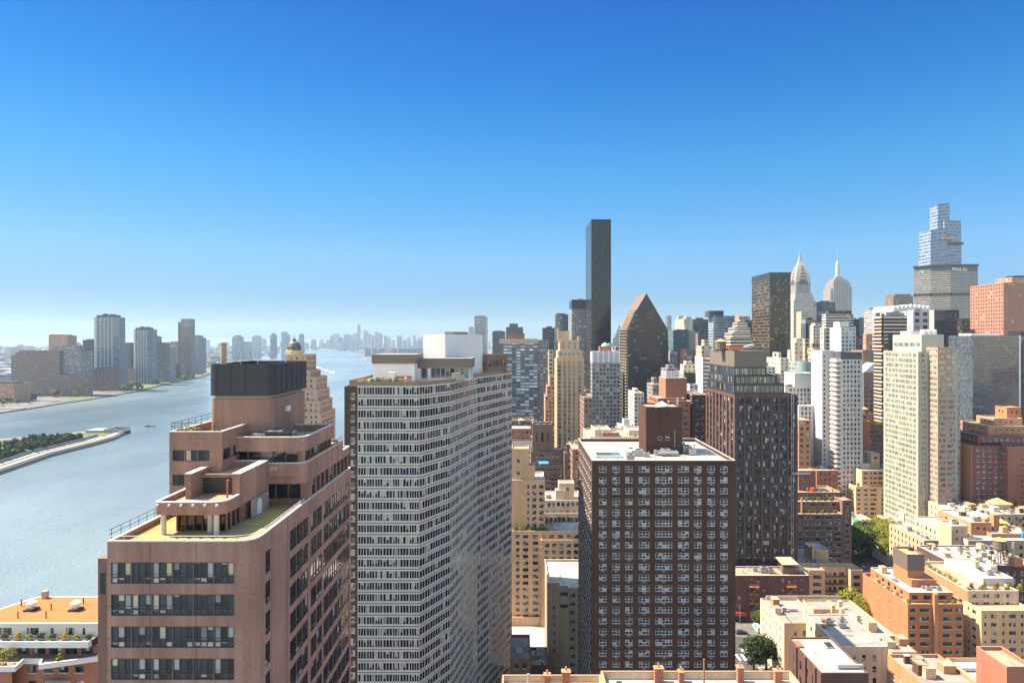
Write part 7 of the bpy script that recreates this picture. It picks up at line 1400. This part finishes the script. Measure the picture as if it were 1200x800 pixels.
# ================================================================ STREET TREES, CARS
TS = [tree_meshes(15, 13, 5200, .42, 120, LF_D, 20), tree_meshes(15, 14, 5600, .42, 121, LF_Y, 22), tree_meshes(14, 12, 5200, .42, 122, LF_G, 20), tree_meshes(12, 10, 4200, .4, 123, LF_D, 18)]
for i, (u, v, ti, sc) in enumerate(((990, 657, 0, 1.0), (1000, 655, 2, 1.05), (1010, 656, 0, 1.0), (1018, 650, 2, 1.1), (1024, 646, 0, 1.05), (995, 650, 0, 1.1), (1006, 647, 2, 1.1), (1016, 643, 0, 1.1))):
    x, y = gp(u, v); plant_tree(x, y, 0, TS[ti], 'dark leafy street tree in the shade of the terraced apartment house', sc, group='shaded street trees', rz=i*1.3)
for i, (u, v, sc) in enumerate(((1030, 648, 1.1), (1037, 651, 1.15), (1044, 650, 1.1), (1052, 647, 1.05), (1056, 654, 1.05), (1063, 650, 1.0), (1068, 655, .95), (1040, 660, .95), (1034, 640, 1.15), (1047, 641, 1.1), (1026, 637, 1.05))):
    x, y = gp(u, v); plant_tree(x, y, 0, TS[1], 'sunlit yellow green street tree before the cream low houses', sc, group='sunlit street trees', rz=i*1.7)
plant_tree(*gp(883, 790), 0, TS[3], 'tall dark street tree beside the cream walk-up', 1.15, rz=.5); plant_tree(*gp(898, 785), 0, TS[3], 'dark street tree hugging the lower wall of the cream walk-up', 1.0, rz=2.1); plant_tree(*gp(889, 735), 0, TS[2], 'small green tree at the corner of the dark red tenement', .5, rz=1); plant_tree(px(1003, 262), 262, 0, TS[1], 'yellow green yard tree below the tan tenement', 1.0, rz=2)
plant_tree(px(1008, 258), 258, 0, TS[1], 'second yellow green yard tree against the orange brick side wall', .85, rz=4); plant_tree(px(1089, 280), 280, 0, TS[1], 'bright tree behind the dark metal clad bulkhead', 1.25, rz=3)
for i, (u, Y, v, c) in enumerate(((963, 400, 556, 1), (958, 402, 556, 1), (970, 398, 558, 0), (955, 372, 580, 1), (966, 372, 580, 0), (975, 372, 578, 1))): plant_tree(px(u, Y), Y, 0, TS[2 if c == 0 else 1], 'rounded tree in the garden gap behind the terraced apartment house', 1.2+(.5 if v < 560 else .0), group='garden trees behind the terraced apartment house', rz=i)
CM = {}
def car(x, y, rz, col, label, L=4.6, H=1.45, name='parked_car', cat='car', z=.02):
    o = empty(name, (x, y, z), label, cat); o.rotation_euler = (0, 0, rz); w = 1.8; key = (L, H)
    if key not in CM:
        b_ = [(-L/2, .35), (-L/2, .85), (-L*.36, .95), (-L*.28, H), (L*.08, H), (L*.24, .92), (L*.47, .78), (L/2, .6), (L/2, .35)] if H < 1.8 else [(-L/2, .35), (-L/2, H), (L*.3, H), (L*.4, 1.2), (L/2, 1.0), (L/2, .35)]
        m = MB(); n = len(b_); k = lambda p: w/2-(.18 if p[1] > 1.1 else 0)
        for i in range(n): p, q = b_[i], b_[(i+1) % n]; m.quad((p[0], -k(p), p[1]), (p[0], k(p), p[1]), (q[0], k(q), q[1]), (q[0], -k(q), q[1]))
        m.ngon([(p[0], -k(p), p[1]) for p in b_][::-1]); m.ngon([(p[0], k(p), p[1]) for p in b_])
        g_ = MB()
        for s in (-1, 1): yy = s*(w/2-.07); g_.quad((-L*.3, yy, .98), (L*.17, yy, .98), (L*.06, s*(w/2-.165), H-.1), (-L*.25, s*(w/2-.165), H-.1))
        g_.quad((L*.09, -.68, H-.05), (L*.09, .68, H-.05), (L*.235, .75, .97), (L*.235, -.75, .97)); g_.quad((-L*.285, .68, H-.04), (-L*.285, -.68, H-.04), (-L*.365, -.75, 1.0), (-L*.365, .75, 1.0))
        g_.v = [(a, b2, c+.012) for a, b2, c in g_.v]; wl = MB(); wl.tube((0, -.1, 0), (0, .1, 0), .33, n=14)
        CM[key] = (m, g_.mesh('window', [G_DARK]), wl.mesh('wheel', [BLACK]))
    m, gm, wm = CM[key]; m.build('body', plain('car_%s' % '_'.join('%d' % (c*100) for c in col), col, .25), o)
    for nm, me, lo in [('window', gm, (0, 0, 0))]+[('wheel', wm, (sx*L*.31, sy*.8, .33)) for sx in (-1, 1) for sy in (-1, 1)]:
        q = bpy.data.objects.new(nm, me); COL.objects.link(q); q.parent = o; q.location = lo
P = lambda u, v: gp(u, v)
for (u, v, rz, c, lab) in ((985, 664, .0, (.5, .5, .52), 'silver car parked in the shaded avenue near the tan tenement roof'), (1003, 661, 0, (.03, .03, .035), 'black car in the shaded avenue beside the white two storey house'), (997, 668, 0, (.6, .6, .6), 'white car in the shaded avenue in front of the black one'), (1013, 657, 0, (.1, .02, .02), 'maroon car in the shaded avenue farthest along the kerb'), (1012, 666, 0, (.12, .14, .18), 'blue grey car at the foot of the white two storey house')): car(*P(u, v), rz, c, lab)
car(*P(887, 738), pi/2, (.7, .7, .7), 'white delivery van at the corner by the dark red tenement', 5.8, 2.3, 'delivery_van', 'van'); car(*P(872, 764), pi/2, (.65, .64, .6), 'pale sedan on the street beside the dark brown slab'); car(*P(869, 742), 0, (.05, .05, .06), 'dark car crossing at the striped corner')
o = empty('corner_awning', (59.0, 197, 0), 'bright red awning at the foot of the dark brown slab', 'awning'); m = MB(); m.quad((-.9, -6, 2.6), (1.8, -6, 2.6), (1.8, 6, 2.6), (-.9, 6, 2.6)); m.quad((1.8, -6, 2.6), (-.9, -6, 3.8), (-.9, 6, 3.8), (1.8, 6, 2.6)); m.build('canopy', plain('red_paint', 0), o); m = MB(); m.tube((1.7, -5.8, 0), (1.7, -5.8, 2.6), .05, n=5); m.tube((1.7, 5.8, 0), (1.7, 5.8, 2.6), .05, n=5); m.build('pole', METAL, o)
o = empty('street_lamp', (*gp(867, 735), .14), 'curved street lamp at the corner by the red shop front', 'street lamp'); m = MB(); m.tube((0, 0, 0), (0, 0, 8.5), .1, .07, 8); m.tube((0, 0, 8.5), (-2, 0, 9.2), .05, n=6); m.build('pole', METAL, o); m = MB(); m.box(-2.5, -1.8, -.15, .15, 9.1, 9.25); m.build('lamp_head', STONE, o)
# ---- plain infill blocks among the towers, seen only as slivers of wall and roof
g = random.Random(33); LABS = {}
spots = [(u, Y) for Y in (560, 650, 740, 830, 930, 1040, 1160, 1300) for u in range(600, 1215, 13)]
KEYS = ('brown', 'tan', 'grey', 'cream', 'orange', 'white', 'greygrid', 'slate')
for (u, Y) in spots:
    if g.random() < .45: continue
    u += g.uniform(-4, 4); w = g.uniform(9, 15)
    if u < 640: continue
    v = g.uniform(418, 446)+(26 if Y < 700 else 0)*g.random()+(24 if u < 700 else 0)
    if Y > 900: v = g.uniform(408, 425)
    zt = pz(v, Y)
    if zt < 15: continue
    key = KEYS[g.randrange(8)]; m = MB(); x0, x1 = px(u, Y), px(u+w, Y); dep = g.uniform(18, 34)
    mb = Bld.__new__(Bld); p = rect(x0, x1, Y, Y+dep); ox, oy = (x0+x1)/2, Y
    root = empty('city_block', (ox, oy, 0), 'plain city block showing only as a sliver among the midtown towers', 'building', 'infill blocks among the midtown towers'); root
    p = [(a-ox, c-oy) for a, c in p]
    for i in range(4):
        a, c = p[i], p[(i+1) % 4]; n = max(1, round(hypot(a[0]-c[0], a[1]-c[1])/3.2)); h = zt/3.3; m.quad((*a, 0), (*c, 0), (*c, zt), (*a, zt), 0, [(0, 200-h), (n, 200-h), (n, 200), (0, 200)])
    m.build('wall', fac(key), root); m = MB(); m.ngon([(*q, zt-.02+.02) for q in p]); r_ = m.build('roof', (R_TAN, R_WHITE, R_DARK, R_GREY)[g.randrange(4)], root)
    m = MB(); a = (x1-x0)*.5; m.box(-a*.5, a*.2, dep*.3, dep*.7, zt, zt+g.uniform(2.5, 6)); m.build('bulkhead', fac(key) if key != 'slate' else DK, root)
# ---- the uncounted mass of town that carries on outside the picture and behind the slabs
g = random.Random(91); mats = [fac(k) for k in ('brown', 'tan', 'grey', 'cream', 'orange', 'greygrid')]+[R_TAN, R_GREY, R_WHITE]; m = MB()
def mass(x0, y0, w, d, z):
    p = rect(x0, x0+w, y0, y0+d); k = g.randrange(6)
    for i in range(4):
        a, c = p[i], p[(i+1) % 4]; n = max(1, round(hypot(a[0]-c[0], a[1]-c[1])/3.2)); h = z/3.3; m.quad((*a, 0), (*c, 0), (*c, z), (*a, z), k, [(0, 200-h), (n, 200-h), (n, 200), (0, 200)])
    m.ngon([(*q, z) for q in p], 6+g.randrange(3)); m.box(x0+w*.3, x0+w*.6, y0+d*.3, y0+d*.6, z, z+3, k)
for row in range(26):
    y = 150+row*66
    for col in range(22):
        x = max(.815*(y+50), 175)+col*30
        if g.random() < .8: mass(x+g.uniform(0, 4), y+g.uniform(0, 5), g.uniform(18, 26), g.uniform(38, 50), g.choice((16, 20, 24, 30, 40, 55))*g.uniform(.8, 1.3)*(1+y/900))
for row in range(7):
    y = 310+row*62
    for col in range(4):
        x = -26-col*24
        if x > -100 and x > -.225*y and x < -.05*y: mass(x, y+g.uniform(0, 6), g.uniform(16, 21), g.uniform(30, 46), g.uniform(12, 24))
tag(m.build('city_mass', mats), kind='stuff')
